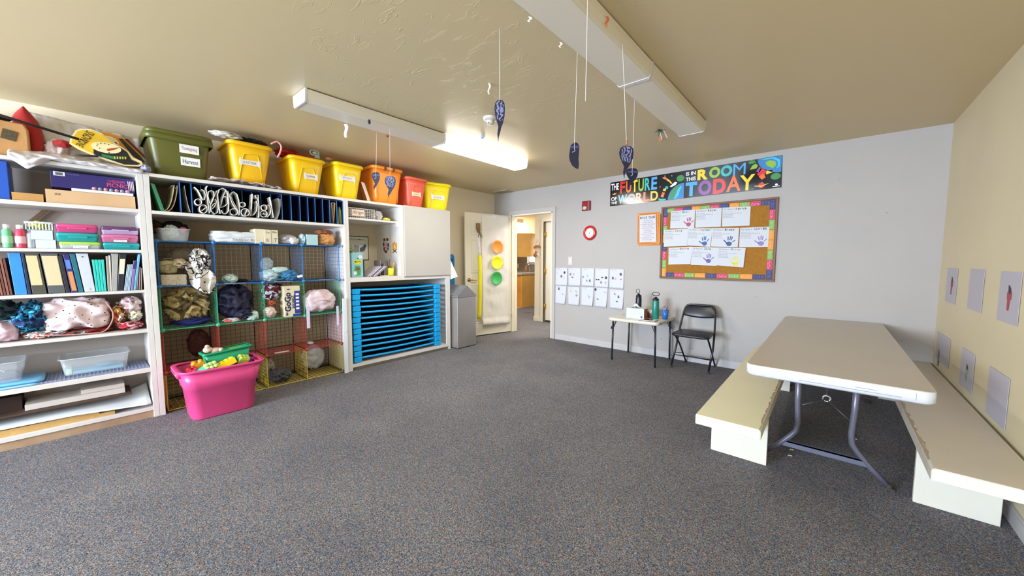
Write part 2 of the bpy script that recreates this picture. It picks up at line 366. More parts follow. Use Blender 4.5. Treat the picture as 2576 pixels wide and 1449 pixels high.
# foam tube, white upper half and yellow lower, with a brown paper bow
tb=thing('foam_tube','long tube, white above and yellow below, hanging on the open door','tube',tuple(onD((.67,.03,.33))))
def tx(z): return .668-.022*math.sin((z-.33)*2.4)+.01*(z>1.5)
def seg(z0,z1,n=14): return [onD((tx(z0+(z1-z0)*i/n),.04,z0+(z1-z0)*i/n)) for i in range(n+1)]
build('tube_body',MB().tube(seg(.30,1.345),.030,12),mat('foam_yellow',S('#efe527'),.6),tb)
build('tube_body',MB().tube(seg(1.345,1.70,6),.024,12),mat('foam_white',S('#dcdad8'),.6),tb)
bw=MB(); lump(bw,onD((tx(1.72),.06,1.75)),(.03,.03,.05),3,.3); bw.box(-.035,.035,-.01,.01,-.05,.05,DM@Matrix.Translation((tx(1.7)+.01,.06,1.81)))
for a in (-.9,-.3,.4): bw.tube([onD((tx(1.7),.075,1.73)),onD((tx(1.7)+.05*math.sin(a)*1.4,.085,1.66-.03*math.cos(a)))],[.008,.004])
bw.tube([onD((tx(1.7),.075,1.75)),onD((tx(1.7)+.07,.085,1.76))],[.006,.003])
build('bow',bw,mat('brown_paper',S('#7d6440'),.8,bump=.3),tb)
# hall floor/kitchen floor
hallw=mat('hall_cream_wall_paint',S('#e2d6c2'),.6,bump=.05,var=.01)
tile=mat('kitchen_vinyl',S('#d8c09a'),.4,var=.06,vscale=20)
struct('floor_2',MB().box(-9,-4.3,7.0,9.0,-.08,.002).box(-9,-6.3,7.0,9,.002,.003),tile)
struct('floor_3',MB().box(-6.2,.83,6.99,9,-.07,.004),cp)
struct('ceiling_2',MB().box(-9,1,YB+.1,9,2.44,2.52),mat('hall_ceiling',S('#d8cbb0'),.6))
# wall with the second door, seen through the doorway
W2=6.14
wm=MB().box(-4.67,-4.44,W2,W2+.12,0,H).box(-4.44,-3.55,W2,W2+.12,2.04,H).box(-3.55,.8,W2,W2+.12,0,H)
struct('wall_hall',wm,mat('hall_white_wall_paint',S('#e9e3d2'),.55))
c2=MB()
for t,a in ((.016,0),(.024,.018)): c2.box(-4.51+a,-4.44,W2-t,W2,0,2.04).box(-4.51+a,-3.5,W2-t,W2,2.04,2.11-a)
struct('trim_3',c2,mat('jamb_cream_paint'))
struct('baseboard_hall',MB().box(-4.685,-4.51,W2-.016,W2,0,.085).box(-4.685,-4.67,W2,W2+.12,0,.085),mat('jamb_cream_paint'))
d2=struct('door_2',MB().box(-4.405,-3.60,W2+.02,W2+.06,.015,2.03),doorp)
struct('trim_4',MB().box(-4.44,-4.41,W2,W2+.12,0,2.04),mat('jamb_shadow_gap',S('#6d6350'),.6))
hb=MB()
for z in (.32,1.04,1.78):
    hb.box(-4.43,-4.385,W2-.006,W2+.03,z-.05,z+.05); hb.tube([(-4.408,W2-.01,z-.052),(-4.408,W2-.01,z+.052)],.008)
build('hinge',hb,mat('aged_brass',S('#b59a55'),.35,metal=1),d2)
build('door_sweep',MB().box(-4.40,-3.61,W2+.015,W2+.02,.012,.04),mat('dark_rubber',S('#3a362f'),.7),d2)
# kitchen shell
struct('wall_kitchen',MB().box(-9,-7.15,8.6,8.7,0,H).box(-7.15,-6.2,8.6,8.7,0,1.18).box(-7.15,-6.2,8.6,8.7,1.95,H).box(-6.2,.8,8.6,8.7,0,H),hallw)
struct('wall_hall_left',MB().box(-9,-8.9,YB+.1,8.6,0,H).box(-8.9,XL,YB+.0,YB+.1,0,H),hallw)
struct('wall_hall_right',MB().box(.8,.9,YB+.1,8.7,0,H),hallw)
f=MB()
for x0,x1,z0,z1 in ((-6.75,-6.2,1.18,1.22),(-6.75,-6.2,1.91,1.95),(-6.75,-6.72,1.2,1.93),(-6.48,-6.45,1.2,1.93)): f.box(x0,x1,8.57,8.62,z0,z1)
f.box(-6.80,-6.15,8.52,8.6,1.14,1.18)
wk=struct('window_3',f,shelfw)
build('pane',MB().box(-7.15,-6.2,8.64,8.645,1.18,1.95),mat('bright_window_pane',(.9,.93,1),.3,emit=(.9,.94,1),estr=5),wk)
struct('wall_kitchen_splash',MB().box(-9,-6.80,8.585,8.6,.92,1.36).box(-6.80,-6.2,8.585,8.6,.92,1.14),mat('grey_splash_tile',S('#9b948a'),.4,var=.06,vscale=14))
oak=mat('honey_oak',S('#d9963f'),.4,bump=.05,bscale=12,var=.12,vscale=3); oak2=mat('pale_oak',S('#e0ae58'),.45,var=.08,vscale=3)
lc=thing('kitchen_cabinet','honey oak lower kitchen cabinet seen through the doorway','cabinet',(-6.6,7.9,0))
build('body',MB().box(-8.8,-6.25,7.62,8.58,.0,.875),oak,lc); build('side_panel',MB().box(-6.25,-6.22,7.62,8.58,.0,.875),oak2,lc)
tag(build('kitchen_countertop',MB().box(-8.8,-6.2,7.58,8.58,.8755,.92),mat('grey_laminate',S('#b9b3ab'),.35,var=.06,vscale=30),bevel=.004),'grey kitchen countertop on the oak lower cabinet','countertop')
ucb=thing('kitchen_wall_cabinet','oak kitchen wall cabinet with a raised panel door through the doorway','cabinet',(-6.8,8.2,1.36))
build('body',MB().prism([(-7.6,8.58),(-7.6,7.95),(-6.62,7.95),(-6.38,8.2),(-6.38,8.58)],'z',1.36,2.01),oak2,ucb)
dd=MB().box(-7.05,-6.65,7.925,7.948,1.39,1.98); panel(dd,-7.0,-6.70,1.43,1.94,7.915); build('door',dd,oak,ucb)
tag(build('wall_outlet',MB().box(-7.19,-7.12,8.575,8.584,1.04,1.16),mat('outlet_white',S('#f0eee6'),.4)),'white outlet on the grey kitchen splashback','outlet')
o=thing('ceiling_light','small white ceiling fixture in the kitchen beyond the doorway','ceiling light',(-7.3,8.2,2.3))
build('diffuser',MB().box(-7.75,-6.88,7.95,8.42,2.26,2.34),mat('lit_diffuser_kitchen',(1,.97,.9),.4,emit=(1,.95,.87),estr=9),o,bevel=.01); build('frame',MB().box(-7.78,-6.85,7.92,8.45,2.34,2.44),shelfw,o)
o=thing('ceiling_light','added fill light, out of view on the hall ceiling just outside the doorway','ceiling light',(-3.0,5.6,2.3))
build('diffuser',MB().box(-3.25,-2.75,5.42,5.78,2.35,2.41),mat('hall_fill_glow',(1,.97,.9),.4,emit=(1,.95,.87),estr=50),o,bevel=.01); build('frame',MB().box(-3.28,-2.72,5.39,5.81,2.41,2.44),shelfw,o)  # unseen fixture, added to brighten the hall
o=thing('ceiling_light','added fill light, out of view on the hall ceiling by the kitchen opening','ceiling light',(-5.4,6.4,2.3))
build('diffuser',MB().box(-5.65,-5.15,6.22,6.58,2.35,2.41),mat('hall_fill_glow'),o,bevel=.01); build('frame',MB().box(-5.68,-5.12,6.19,6.61,2.41,2.44),shelfw,o)  # another added fixture, hidden behind the door head, for more hall light
bt=MB().lathe([(.001,0),(.03,0),(.032,.02),(.03,.12),(.012,.15),(.012,.18),(.001,.18)],c=(-6.68,8.35,.922)); tag(build('soap_bottle',bt,mat('amber_soap',S('#b98353'),.3)),'small amber bottle on the kitchen countertop by the window','bottle')
tag(build('faucet',MB().tube([(-6.5,8.3,.92),(-6.5,8.3,1.08),(-6.5,8.27,1.13),(-6.5,8.2,1.13),(-6.5,8.17,1.09)],.009),mat('chrome',(.8,.8,.8),.15,metal=1)),'chrome faucet on the kitchen countertop below the window','faucet')
# plaque hanging on the hall wall
pl=thing('hanging_plaque','small carved wooden plaque hanging from string on the hall wall','plaque',(-4.59,W2-.02,1.3))
wood=mat('plaque_wood',S('#a8763f'),.6,var=.1)
arc=[( -4.59+.10*math.cos(a),1.50+.075*math.sin(a)) for a in [PI*(.1+.8*i/8) for i in range(9)]]+[(-4.59+.075*math.cos(a),1.49+.035*math.sin(a)) for a in [PI*(.9-.8*i/8) for i in range(9)]]
build('banner_board',MB().prism(arc,'y',W2-.03,W2-.015),wood,pl)
build('string',MB().tube([(-4.66,W2-.02,1.55),(-4.59,W2-.012,1.70),(-4.52,W2-.02,1.55)],.002,5).tube([(-4.65,W2-.02,1.5),(-4.65,W2-.02,1.40)],.0015,5).tube([(-4.52,W2-.02,1.5),(-4.52,W2-.02,1.36)],.0015,5),mat('twine',S('#6b5a45'),.8),pl)
build('figure',MB().sphere((-4.64,W2-.03,1.37),.04,12,8,(1,.5,1.2)).sphere((-4.62,W2-.03,1.43),.025,10,6,(1,.6,1)),mat('reddish_wood',S('#9a5a38'),.6),pl)
build('snowflake_charm',MB().sphere((-4.55,W2-.03,1.37),.03,10,6,(1,.4,1.2)).box(-4.57,-4.50,W2-.035,W2-.025,1.32,1.34),mat('painted_white',S('#dcd8cc'),.6),pl)
# ================================================================== wall of shelving on the left
cream=mat('shelf_cream_paint',S('#dcd7cf'),.45,var=.03,vscale=7)
greyb=mat('grey_back_panel',S('#a79c94'),.6,var=.03,vscale=3)
woodk=mat('raw_pine_kickboard',S('#a08468'),.7,bump=.2,bscale=30,var=.14,vscale=8)
# -- bookcase
bc=thing('bookcase','tall white painted bookcase crowded with binders, boxes and blankets','bookcase',(-4.24,-.1,0))
BY0,BY1=-1.15,.345; BXB=-4.43
build('side_panel',MB().box(BXB,LF,.31,BY1,.0,1.94),shelfw,bc,bevel=.002); build('side_panel',MB().box(BXB,LF,BY0,BY0+.035,0,1.94),shelfw,bc)
build('back_panel',MB().box(BXB-.012,BXB,BY0,BY1,.07,1.94),greyb,bc)
for z,t in ((1.94,.026),(1.657,.028),(1.342,.022),(1.03,.022),(.716,.024),(.407,.035),(.088,.03)):
    build('shelf',MB().box(BXB,LF-.002,BY0+.035,.31,z-t,z),shelfw,bc,bevel=.002)
build('kick_board',MB().box(LF-.05,LF-.012,BY0,.335,0,.058),woodk,bc)
build('brace',MB().box(-.012,.012,-.012,.012,-.17,.17,Matrix.Translation((BXB+.03,-.255,1.50))@Matrix.Rotation(math.radians(-38),4,'X')),mat('brown_stick',S('#6e5236'),.6),bc)
# -- cubby frame
cu=thing('cubby_unit','wide white cubby unit framing the paper sorter and wire cubes','shelving unit',(-4.35,1.1,0))
build('side_panel',MB().box(XL,LF,.346,.380,0,1.944),shelfw,cu,bevel=.002); build('side_panel',MB().box(XL,LF,1.905,1.925,0,1.944),shelfw,cu)
build('top_panel',MB().box(XL,LF,.380,1.905,1.918,1.944),cream,cu); build('shelf',MB().box(XL+.02,LF,.380,1.905,1.628,1.654),cream,cu)
build('back_panel',MB().box(XL,XL+.02,.380,1.905,.0,1.918),mat('tan_back_panel',S('#b09a7c'),.7,var=.04),cu)
build('metal_strip',MB().box(LF-.0,LF+.012,1.853,1.897,0,.84).box(LF+.012,LF+.016,1.87,1.88,.46,.475),mat('strip_white',S('#dde2ea'),.4),cu)
# -- cabinet
cb=thing('storage_cabinet','white cabinet with an upper door and an open cot bay below','cabinet',(-4.35,2.65,0))
XB=-4.645; CY0,CY1=1.926,3.385
build('side_panel',MB().box(XL,LF,CY0,1.954,0,1.944),shelfw,cb,bevel=.002); build('side_panel',MB().box(XL,LF,CY1-.03,CY1,0,1.944),shelfw,cb,bevel=.002)
build('top_panel',MB().box(XL,LF,1.954,CY1-.03,1.918,1.944),shelfw,cb); build('counter',MB().box(XL,LF,1.954,CY1-.03,1.015,1.068),shelfw,cb)
build('back_panel',MB().box(XL,XB,1.954,CY1-.03,.08,1.918),mat('cabinet_back',S('#c9bda3'),.6,var=.02),cb)
build('divider',MB().box(XB,LF-.002,2.60,2.662,1.068,1.918),shelfw,cb)
sh=build('shelf',MB().box(XB,LF-.03,1.954,2.60,1.722,1.742),shelfw,cb); build('bracket',MB().box(LF-.06,LF-.03,2.575,2.60,1.675,1.722),shelfw,sh)
build('door',MB().box(LF,LF+.020,2.652,3.383,1.060,1.948),mat('cabinet_door_paint',S('#b6b3ae'),.4,var=.01),cb,bevel=.003)
build('floor_panel',MB().box(XL,LF,1.954,CY1-.03,.04,.075),shelfw,cb); build('face_trim',MB().box(LF-.016,LF,3.315,CY1-.03,.075,1.015),shelfw,cb)
build('toe_kick',MB().box(LF-.05,LF-.03,1.926,CY1-.02,0,.04),mat('toe_kick_grey',S('#8d8174'),.6),cb)
# -- wire cube shelving
wc=thing('wire_cube_shelving','wire grid cube shelving, blue, green, red and yellow rows','wire shelving',(-4.3,1.13,0))
GY=[.40,.765,1.125,1.485,1.855]; GZ=[.012,.33,.687,1.048,1.418]; GXF,GXB=-4.127,-4.49
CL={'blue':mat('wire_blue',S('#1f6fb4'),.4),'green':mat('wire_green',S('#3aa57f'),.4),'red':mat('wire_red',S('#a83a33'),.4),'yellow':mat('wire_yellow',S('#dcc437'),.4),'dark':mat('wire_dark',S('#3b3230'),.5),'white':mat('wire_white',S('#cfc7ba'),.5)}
def wires(w,h_,nx=9,ny=9,t=.0013,T=.0027):
    """a wire grid in the local xy plane"""
    m=MB()
    for i in range(nx+1):
        r=T if i in (0,nx) else t; x=w*i/nx; m.box(x-r,x+r,0,h_,-r,r)
    for i in range(ny+1):
        r=T if i in (0,ny) else t; y=h_*i/ny; m.box(0,w,y-r,y+r,-r,r)
    return m
def place(m,kind,a,b_,c):
    if kind=='back': M=Matrix(((0,0,1,c),(1,0,0,a),(0,1,0,b_),(0,0,0,1)))     # x->Y, y->Z at x=c
    elif kind=='side': M=Matrix(((1,0,0,c),(0,0,1,a),(0,1,0,b_),(0,0,0,1)))    # x->X, y->Z at y=a
    else: M=Matrix(((1,0,0,c),(0,1,0,a),(0,0,1,b_),(0,0,0,1)))                 # x->X, y->Y at z=b
    return m.xf(M)
rowc=['yellow','red','green','blue']
for r_ in range(4):
    z0,z1=GZ[r_],GZ[r_+1]
    for k in range(4):
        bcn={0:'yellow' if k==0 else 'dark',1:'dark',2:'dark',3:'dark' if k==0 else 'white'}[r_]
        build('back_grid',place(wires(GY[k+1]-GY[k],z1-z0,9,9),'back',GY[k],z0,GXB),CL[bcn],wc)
    for k in range(5): build('side_grid',place(wires(GXF-GXB,z1-z0,9,9),'side',GY[k],z0,GXB),CL[rowc[r_]],wc)
for zi,z in enumerate(GZ):
    cn=['yellow','red','green','blue','blue'][zi]
    for k in range(4): build('shelf_grid',place(wires(GXF-GXB,GY[k+1]-GY[k],9,9),'flat',GY[k],z,GXB),CL[cn],wc)
for zi,z in enumerate(GZ[1:]):
    cn=['red','green','blue','blue'][zi]
    for y in GY:
        for x in (GXF,GXB):
            if x==GXB and y not in (GY[1],GY[2],GY[3],GY[4]): continue
            m=MB().lathe([(.001,-.011),(.014,-.009),(.018,0),(.014,.009),(.001,.011)],n=12,M=Matrix.Translation((x+(.006 if x==GXF else 0),y,z))@Matrix.Rotation(PI/2,4,'Y'))
            build('connector',m,CL[cn],wc)
# -- blue vertical sorter
so=thing('paper_sorter','blue cardboard paper sorter with eighteen upright slots','sorter',(-4.3,1.24,1.655))
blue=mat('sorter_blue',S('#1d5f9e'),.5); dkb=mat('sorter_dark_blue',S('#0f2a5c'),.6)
ys=[.558,.63,.706,.782,.856,.928,1.003,1.078,1.152,1.236,1.304,1.385,1.466,1.541,1.611,1.687,1.758,1.834,1.900]
build('shell',MB().box(-4.46,-4.455,.556,1.904,1.656,1.905).box(-4.455,-4.09,.556,1.9035,1.6545,1.658).box(-4.455,-4.09,.556,1.904,1.903,1.907),dkb,so)
for i,y in enumerate(ys):
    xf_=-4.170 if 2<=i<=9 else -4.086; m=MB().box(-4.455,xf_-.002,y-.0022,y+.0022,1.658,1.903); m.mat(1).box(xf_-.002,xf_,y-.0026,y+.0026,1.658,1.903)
    build('divider',m,[mat('sorter_divider_slot_shade',S('#0d1f4c'),.6),mat('sorter_blue_light',S('#2f7fc0'),.5)],so)  # slot shade painted into the navy divider faces; front edges stay light blue
paperm=mat('roll_paper',S('#e2dfd9'),.7,var=.04,vscale=20); manila=mat('manila',S('#d3b894'),.7)
def roll(cy,cz,r,turns=1.6,a0=0,hook=None,n=26,sq=1):
    pts=[]
    for i in range(n+1):
        t=i/n; a=a0+t*turns*2*PI; q=r*(.55+.45*t); pts.append((cy+q*math.cos(a),cz+q*sq*math.sin(a)))
    if hook: pts+=hook
    return pts
G='rolled and folded papers in the blue sorter'
YA=[(20,.63),(190,.706),(380,.782),(550,.856),(715,.928),(880,1.003),(1040,1.078),(1195,1.152),(1390,1.236)]
def q_(u,v):   # drawing units on the face of the sorter
    for (a,b),(c,d) in zip(YA,YA[1:]):
        if u<=c or (c,d)==YA[-1]: y=b+(u-a)/(c-a)*(d-b); break
    return (y,1.659+(452+.085*(u-20)-v)*.00052)
def Q(*p): return [q_(u,v) for u,v in p]
def ringp(u,v,ru,rv,n=18,core=None):
    o=[q_(u+ru*math.cos(2*PI*i/n),v-rv*math.sin(2*PI*i/n)) for i in range(n+1)]
    if core: o+=[q_(u+ru*a,v-rv*b) for a,b in core]
    return o
sc1=[(.75,.35),(.3,.1),(.0,-.1),(-.25,-.35),(-.55,-.3)]
rolls=[('curled thin sheets leaning in the second sorter slot',[(.590,1.88),(.596,1.80),(.606,1.72),(.618,1.665)]),
('folded white strip slanting above the tubes in the third slot',Q((60,40),(110,90),(150,180),(170,240),(200,240),(222,170),(205,100),(160,75))),
('small paper tube high in the third sorter slot',ringp(105,280,50,50)),
('paper tube lying under the small one in the third slot',ringp(180,390,60,68,18,sc1)),
('white sheet standing along the edge of the fourth slot',Q((262,20),(240,60),(255,250),(272,460))),
('looped paper bulging at the top of the fourth slot',Q((285,300),(262,180),(275,110),(320,90),(365,110),(370,180),(330,270),(290,330),(300,440))),
('slanted sheet crossing from the fourth to the fifth slot',Q((420,90),(380,170),(320,260),(290,330),(310,430),(360,475),(410,450),(425,380),(400,250),(385,230))),
('curled core at the foot of the fourth slot',Q((300,400),(350,370),(390,310),(385,290),(340,320),(305,370))),
('tall teardrop paper loop in the fifth slot',Q((450,470),(430,300),(425,150),(460,70),(510,45),(560,70),(590,140),(600,300),(590,420),(545,475),(490,460),(470,410))),
('inner fold of the tall teardrop loop in the fifth slot',Q((560,90),(510,190),(480,300),(465,370),(540,340),(590,290),(585,200),(545,175),(515,200))),
('leaning teardrop paper loop in the sixth slot',Q((760,500),(775,380),(770,240),(745,140),(690,100),(650,120),(640,180),(670,260),(715,350),(740,410))),
('slim inner sheet beside the leaning teardrop loop',Q((590,90),(620,180),(650,280),(700,370),(725,400))),
('thick paper tube at the foot of the sixth slot',ringp(682,440,66,56)),
('small paper tube above a larger one in the seventh slot',ringp(828,315,48,42)),
('fat paper tube with a curled core in the seventh slot',ringp(865,450,70,66,18,[(.3,.9),(.35,.3),(.0,-.3),(-.1,-.9)])),
('wide open V of paper in the eighth slot',Q((1005,125),(985,300),(955,515),(1010,490),(1060,420),(1078,300),(1060,250))),
('white sheet with a hooked top between two slots',Q((1090,540),(1100,350),(1095,140),(1045,150),(1060,190),(1085,200))),
('small paper tube on a larger one in the ninth slot',ringp(1185,365,52,50)),
('larger paper tube at the foot of the ninth slot',ringp(1180,475,62,58,18,[(.8,-.1),(.2,-.1),(-.2,.3)])),
('bowed sheet standing beside the ninth slot tubes',Q((1240,535),(1300,470),(1312,400),(1290,330),(1255,315))),
('slim sheet leaning in the tenth slot',Q((1355,545),(1335,400),(1320,270),(1300,175))),
('folded sheet curving in the eleventh slot',[(1.262,1.665),(1.280,1.72),(1.292,1.78),(1.284,1.85),(1.276,1.865)]),
('pair of thin sheets standing in the eleventh slot',[(1.252,1.662),(1.270,1.70),(1.298,1.80),(1.296,1.86)]),
('beige bundle of sheets in the last slot but one',[(1.782,1.88),(1.805,1.662),(1.822,1.88),(1.80,1.885)]),
('green edged folder standing in the last sorter slot',[(1.855,1.662),(1.866,1.80),(1.872,1.845),(1.882,1.80),(1.884,1.662)])]
for i,(lb,p) in enumerate(rolls):
    th=.0045 if i not in (0,22) else .002
    m=build('rolled_paper',MB().ribbon(p,'x',(-4.16+.004*(i%3)) if 0<i<21 else -4.34,-4.072+.004*(i%3) if 0<i<21 else -4.10,th),manila if i==23 else (mat('green_folder',S('#9db67c'),.7) if i==24 else paperm))
    tag(m,lb,'paper',G)
m=MB(); K=Matrix.Translation((-4.24,.425,1.767))@Matrix.Rotation(math.radians(13),4,'X')
m.box(-.13,.13,-.012,-.001,-.108,.108,K).box(-.125,.125,.0,.010,-.105,.10,K)
tag(build('green_board',m,mat('mint_board',S('#4fb08d'),.5,var=.06)),'mint green boards leaning at the left end above the wire cubes','board')
for i,(x0,lb) in enumerate(((.0,'curved cream cardstock bowed beside the mint boards'),(.022,'second curved cardstock sheet nested against the sorter'))):
    p=[(.445+x0+.085*t,1.659+.02*t+.20*t**3) for t in [k/10 for k in range(11)]]; p=[(a,z) for a,z in p]+[(.515+x0,1.872-.02*i)]
    tag(build('cardstock',MB().ribbon([(min(a,.549),z) for a,z in p],'x',-4.36,-4.12,.004),mat('tan_card',S('#c9ac86'),.7) if i else mat('cream_card',S('#d8c9a8'),.7)),lb,'cardstock')
# ================================================================== cots
ct=thing('stacking_cot','blue stacking cot, top of the stack in the cabinet bay','cot',(-4.33,2.60,.076),group='blue stacking cots in the cabinet')
cblue=mat('cot_blue_plastic',S('#109fe0'),.35); cfab=mat('cot_sheet_fabric',S('#0b1c40'),.8)
def cot():
    for sy in (-1,1):
        for sx in (-1,1):
            m=MB(); m.box(sx*.235-.02,sx*.235+.02,sy*.575-.045,sy*.575+.045,.004,.0625); m.box(sx*.235-.016,sx*.235+.016,sy*.560-.02,sy*.560+.02,-.001,.006)
            build('end_cap',m,cblue,ct,local=True,bevel=.003,bseg=1)
    for sx in (-1,1):
        build('rail',MB().tube([(sx*.235,-.56+1.12*i/12,.050-.012*math.sin(PI*i/12)) for i in range(13)],.0122,8),cblue,ct,local=True)
    for sy in (-1,1): build('end_rail',MB().box(-.215,.215,sy*.585-.012,sy*.585+.012,.030,.054),cblue,ct,local=True)
    m=MB(); sheet(m,lambda u,v:(-.22+.44*u,-.53+1.06*v,.044-.014*math.sin(PI*u)*math.sin(PI*v)),8,12); build('sheet',m,cfab,ct,local=True,solid=.002)
cot()
NC=13; order=['top','second from the top','third from the top','fourth from the top','fifth from the top','sixth from the top','middle','sixth from the bottom','fifth from the bottom','fourth from the bottom','third from the bottom','second from the bottom','bottom']
for i in range(NC):
    z=.0785+.0662*(NC-1-i); lb='blue stacking cot, %s of the thirteen in the cabinet bay'%order[i]
    if i==0: ct.location=(-4.345,2.60,z); ct['label']=lb
    else: dup(ct,(-4.345+.004*math.sin(i*2.3),2.60+.003*math.cos(i*1.7),z),0,lb,'blue stacking cots in the cabinet')
# ================================================================== bins on top of the units
def bin_(name,label,cat,y0,y1,col,z0=1.946,hh=.385,length=.44,rz=0,group=None,latch=False,inset=.048,handle=True,xf=-4.10,tilt=0):
    w=y1-y0; cy=(y0+y1)/2; c=(xf-length/2,cy,z0)
    t=thing(name,label,cat,c,group,rz)
    pm=mat('bin_plastic_'+col,S(col),.38,var=.02)
    R=[rr(length-.05-2*inset,w-.05-2*inset,.05,.0),rr(length-.03-2*inset,w-.03-2*inset,.05,.008)]
    for k in range(1,7): 
        q=k/6; R.append(rr(length-.03-2*inset*(1-q),w-.03-2*inset*(1-q),.05,.008+(hh-.055)*q))
    build('body',MB().ring(R),pm,t,local=True)
    l=MB().ring([rr(length-.01,w-.01,.055,hh-.055),rr(length,w,.055,hh-.047),rr(length,w,.055,hh-.028),rr(length-.02,w-.02,.05,hh-.018),rr(length-.05,w-.05,.04,hh-.018),rr(length-.06,w-.06,.04,hh-.024)])
    build('lid',l,pm,t,local=True)
    def fx(z): return length/2-.015-inset*(1-(z-.008)/(hh-.063))
    if handle:   # raised arch moulded on the front
        pts=[(-.26,.10),(-.17,.78),(.17,.78),(.26,.10)]
        m=MB(); P3=[]
        arch=[(-.26,.06),(-.20,.50),(-.165,.74),(-.14,.80),(0,.815),(.14,.80),(.165,.74),(.20,.50),(.26,.06)]
        for a,b_ in arch:
            zz=b_*(hh-.06); P3.append((fx(zz)+.001,a*w,zz))
        m.tube(P3,.0042,6); build('handle_recess',m,pm,t,local=True)
    if latch:
        for s_ in (-.13,.13):
            build('latch',MB().box(length/2-.012,length/2+.012,s_*w-.012,s_*w+.012,hh-.065,hh-.008),mat('latch_brown',S('#5b3a2c'),.4),t,local=True,bevel=.004)
        build('handle',MB().box(length/2-.01,length/2+.010,-.10*w,.10*w,hh-.055,hh-.022),pm,t,local=True,bevel=.004)
        for s_ in (-.33,0,.33):
            build('rib',MB().tube([(fx(z)+.001,s_*w,z) for z in (.03,.12,.2,.28)],.004,6),pm,t,local=True)
    return t,fx,w
def lbl(t,fx,y0,y1,z0,z1,txt,col='#e9e6e0',ink='#6b6b74',tape=True):
    """paper label on the front of a bin; coordinates relative to the bin"""
    off=.004; x=max(fx(z0),fx(z1))+off; m=MB(); m.box(x-.001,x,y0,y1,z0,z1)
    o=build('label',m,mat('label_paper_'+col,S(col),.6),t,local=True)
    if txt:
        tm=MB(); h_=(z1-z0); fit_text(tm,txt,'x+',y0+(.2 if tape else .1)*(y1-y0),y1-(.2 if tape else .1)*(y1-y0),z0+h_*.25,z1-h_*.25,x+.0008); build('lettering',tm,mat('ink_'+ink,S(ink),.6),o,local=True)
    if tape:
        tm=MB()
        for a in (y0+.012,y1-.012): tm.box(x+.001,x+.0015,a-.008,a+.008,z0-.012,z1+.012)
        build('tape',tm,plastic_film('clear_tape',(.95,.95,.92),.35,.1,.0),o,local=True)
b0,fx,w=bin_('storage_bin','large olive green storage tote with two handwritten labels','storage bin',.372,.800,'#59591f',hh=.385,length=.46,handle=False,inset=.035)
lbl(b0,fx,-.01,.115,.205,.275,'Thanksgiving','#ecebe8','#a06a70',False); lbl(b0,fx,-.005,.12,.105,.175,'Harvest','#ecebe8','#2c3a63',False)
build('lip_ridge',MB().ring([rr(.455,.42,.05,.285),rr(.470,.436,.055,.29),rr(.47,.436,.055,.33),rr(.45,.42,.05,.335)],False,False),mat('bin_plastic_#59591f'),b0,local=True)
YG='yellow storage bins along the top of the shelving'
b1,fx,w=bin_('storage_bin','large yellow bin between the olive tote and the smaller yellow ones, cloth under it','storage bin',.895,1.262,'#f0bd15',z0=1.975,hh=.385,length=.44,group=YG)
lbl(b1,fx,-.095,.075,.165,.21,'EASTER')
b2,fx,w=bin_('storage_bin','second yellow bin from the olive tote, red item behind its lid','storage bin',1.392,1.750,'#f0c312',hh=.385,group=YG); lbl(b2,fx,-.04,.095,.155,.205,'SUMMER')
b3,fx,w=bin_('storage_bin','third yellow bin, directly left of the orange one','storage bin',1.825,2.175,'#f2d012',hh=.405,group=YG); lbl(b3,fx,-.11,.07,.20,.25,'4TH JULY')
b4,fx,w=bin_('storage_bin','orange bin with brown latches on its lid','storage bin',2.275,2.695,'#f2922c',hh=.455,latch=True,handle=False,length=.46)
b5,fx,w=bin_('storage_bin','coral red bin between the orange and the last yellow bin','storage bin',2.725,3.065,'#e2654f',hh=.40,length=.44); lbl(b5,fx,-.075,.06,.15,.195,'Valentines','#efd8b0','#8a5a4a')
b6,fx,w=bin_('storage_bin','last yellow bin, turned and nearest the door','storage bin',3.10,3.53,'#f5e01e',hh=.40,length=.40,rz=math.radians(-13),group=YG,xf=-4.15); lbl(b6,fx,-.10,.10,.16,.215,'St. Patricks')
# crumpled things under, on and behind the bins
m=MB(); sheet(m,lambda u,v:(-4.05-.40*v+.01*math.sin(u*20),.765+.53*u,1.948+.018*abs(noise.noise(Vector((u*9,v*5,2))))*2+.012*(1-v)*math.sin(u*PI)**2+ (.02*(1-u)*(1-v))),40,16)
tag(build('folded_cloth',m,spots('cloth_print',S('#cfc0bb'),S('#8b87a8'),60,.25),solid=.004),'pale printed cloth crumpled under the large yellow bin','cloth')
m=MB(); lump(m,(-4.13,.90,2.372),(.07,.13,.028),4,.35); tag(build('paper_wad',m,mat('wad_white',S('#c9c2b5'),.8)),'crumpled whitish wrapper on the large yellow bin lid','wrapper')
m=MB(); lump(m,(-4.25,1.12,2.385),(.10,.14,.028),9,.35); tag(build('dark_bundle',m,mat('dark_plastic',S('#2b2622'),.5)),'black crumpled bundle on the large yellow bin lid','bundle')
m=MB().tube(smooth([(-4.09,1.235,2.365),(-4.08,1.285,2.395),(-4.08,1.318,2.36),(-4.085,1.308,2.30),(-4.09,1.285,2.25)]),.008,8); tag(build('candy_cane',m,mat('cane_pink',S('#d99a8c'),.5)),'curved pink cane hooked over the large yellow bin edge','ornament')
m=MB(); lump(m,(-4.36,1.46,2.37),(.10,.12,.05),5,.3).box(-4.45,-4.28,1.52,1.70,2.335,2.375); tag(build('red_decoration',m,mat('red_satin',S('#b3150f'),.5)),'red decoration lying on the second yellow bin','decoration')
m=MB().tube([(-4.16+.0*math.cos(a),1.655+.045*math.cos(a),2.385+.026*math.sin(a)) for a in [2*PI*i/20 for i in range(20)]],.006,6,True); m.sphere((-4.17,1.665,2.385),.032,10,6,(.5,1,.6)).box(-4.17,-4.15,1.66,1.70,2.332,2.365)
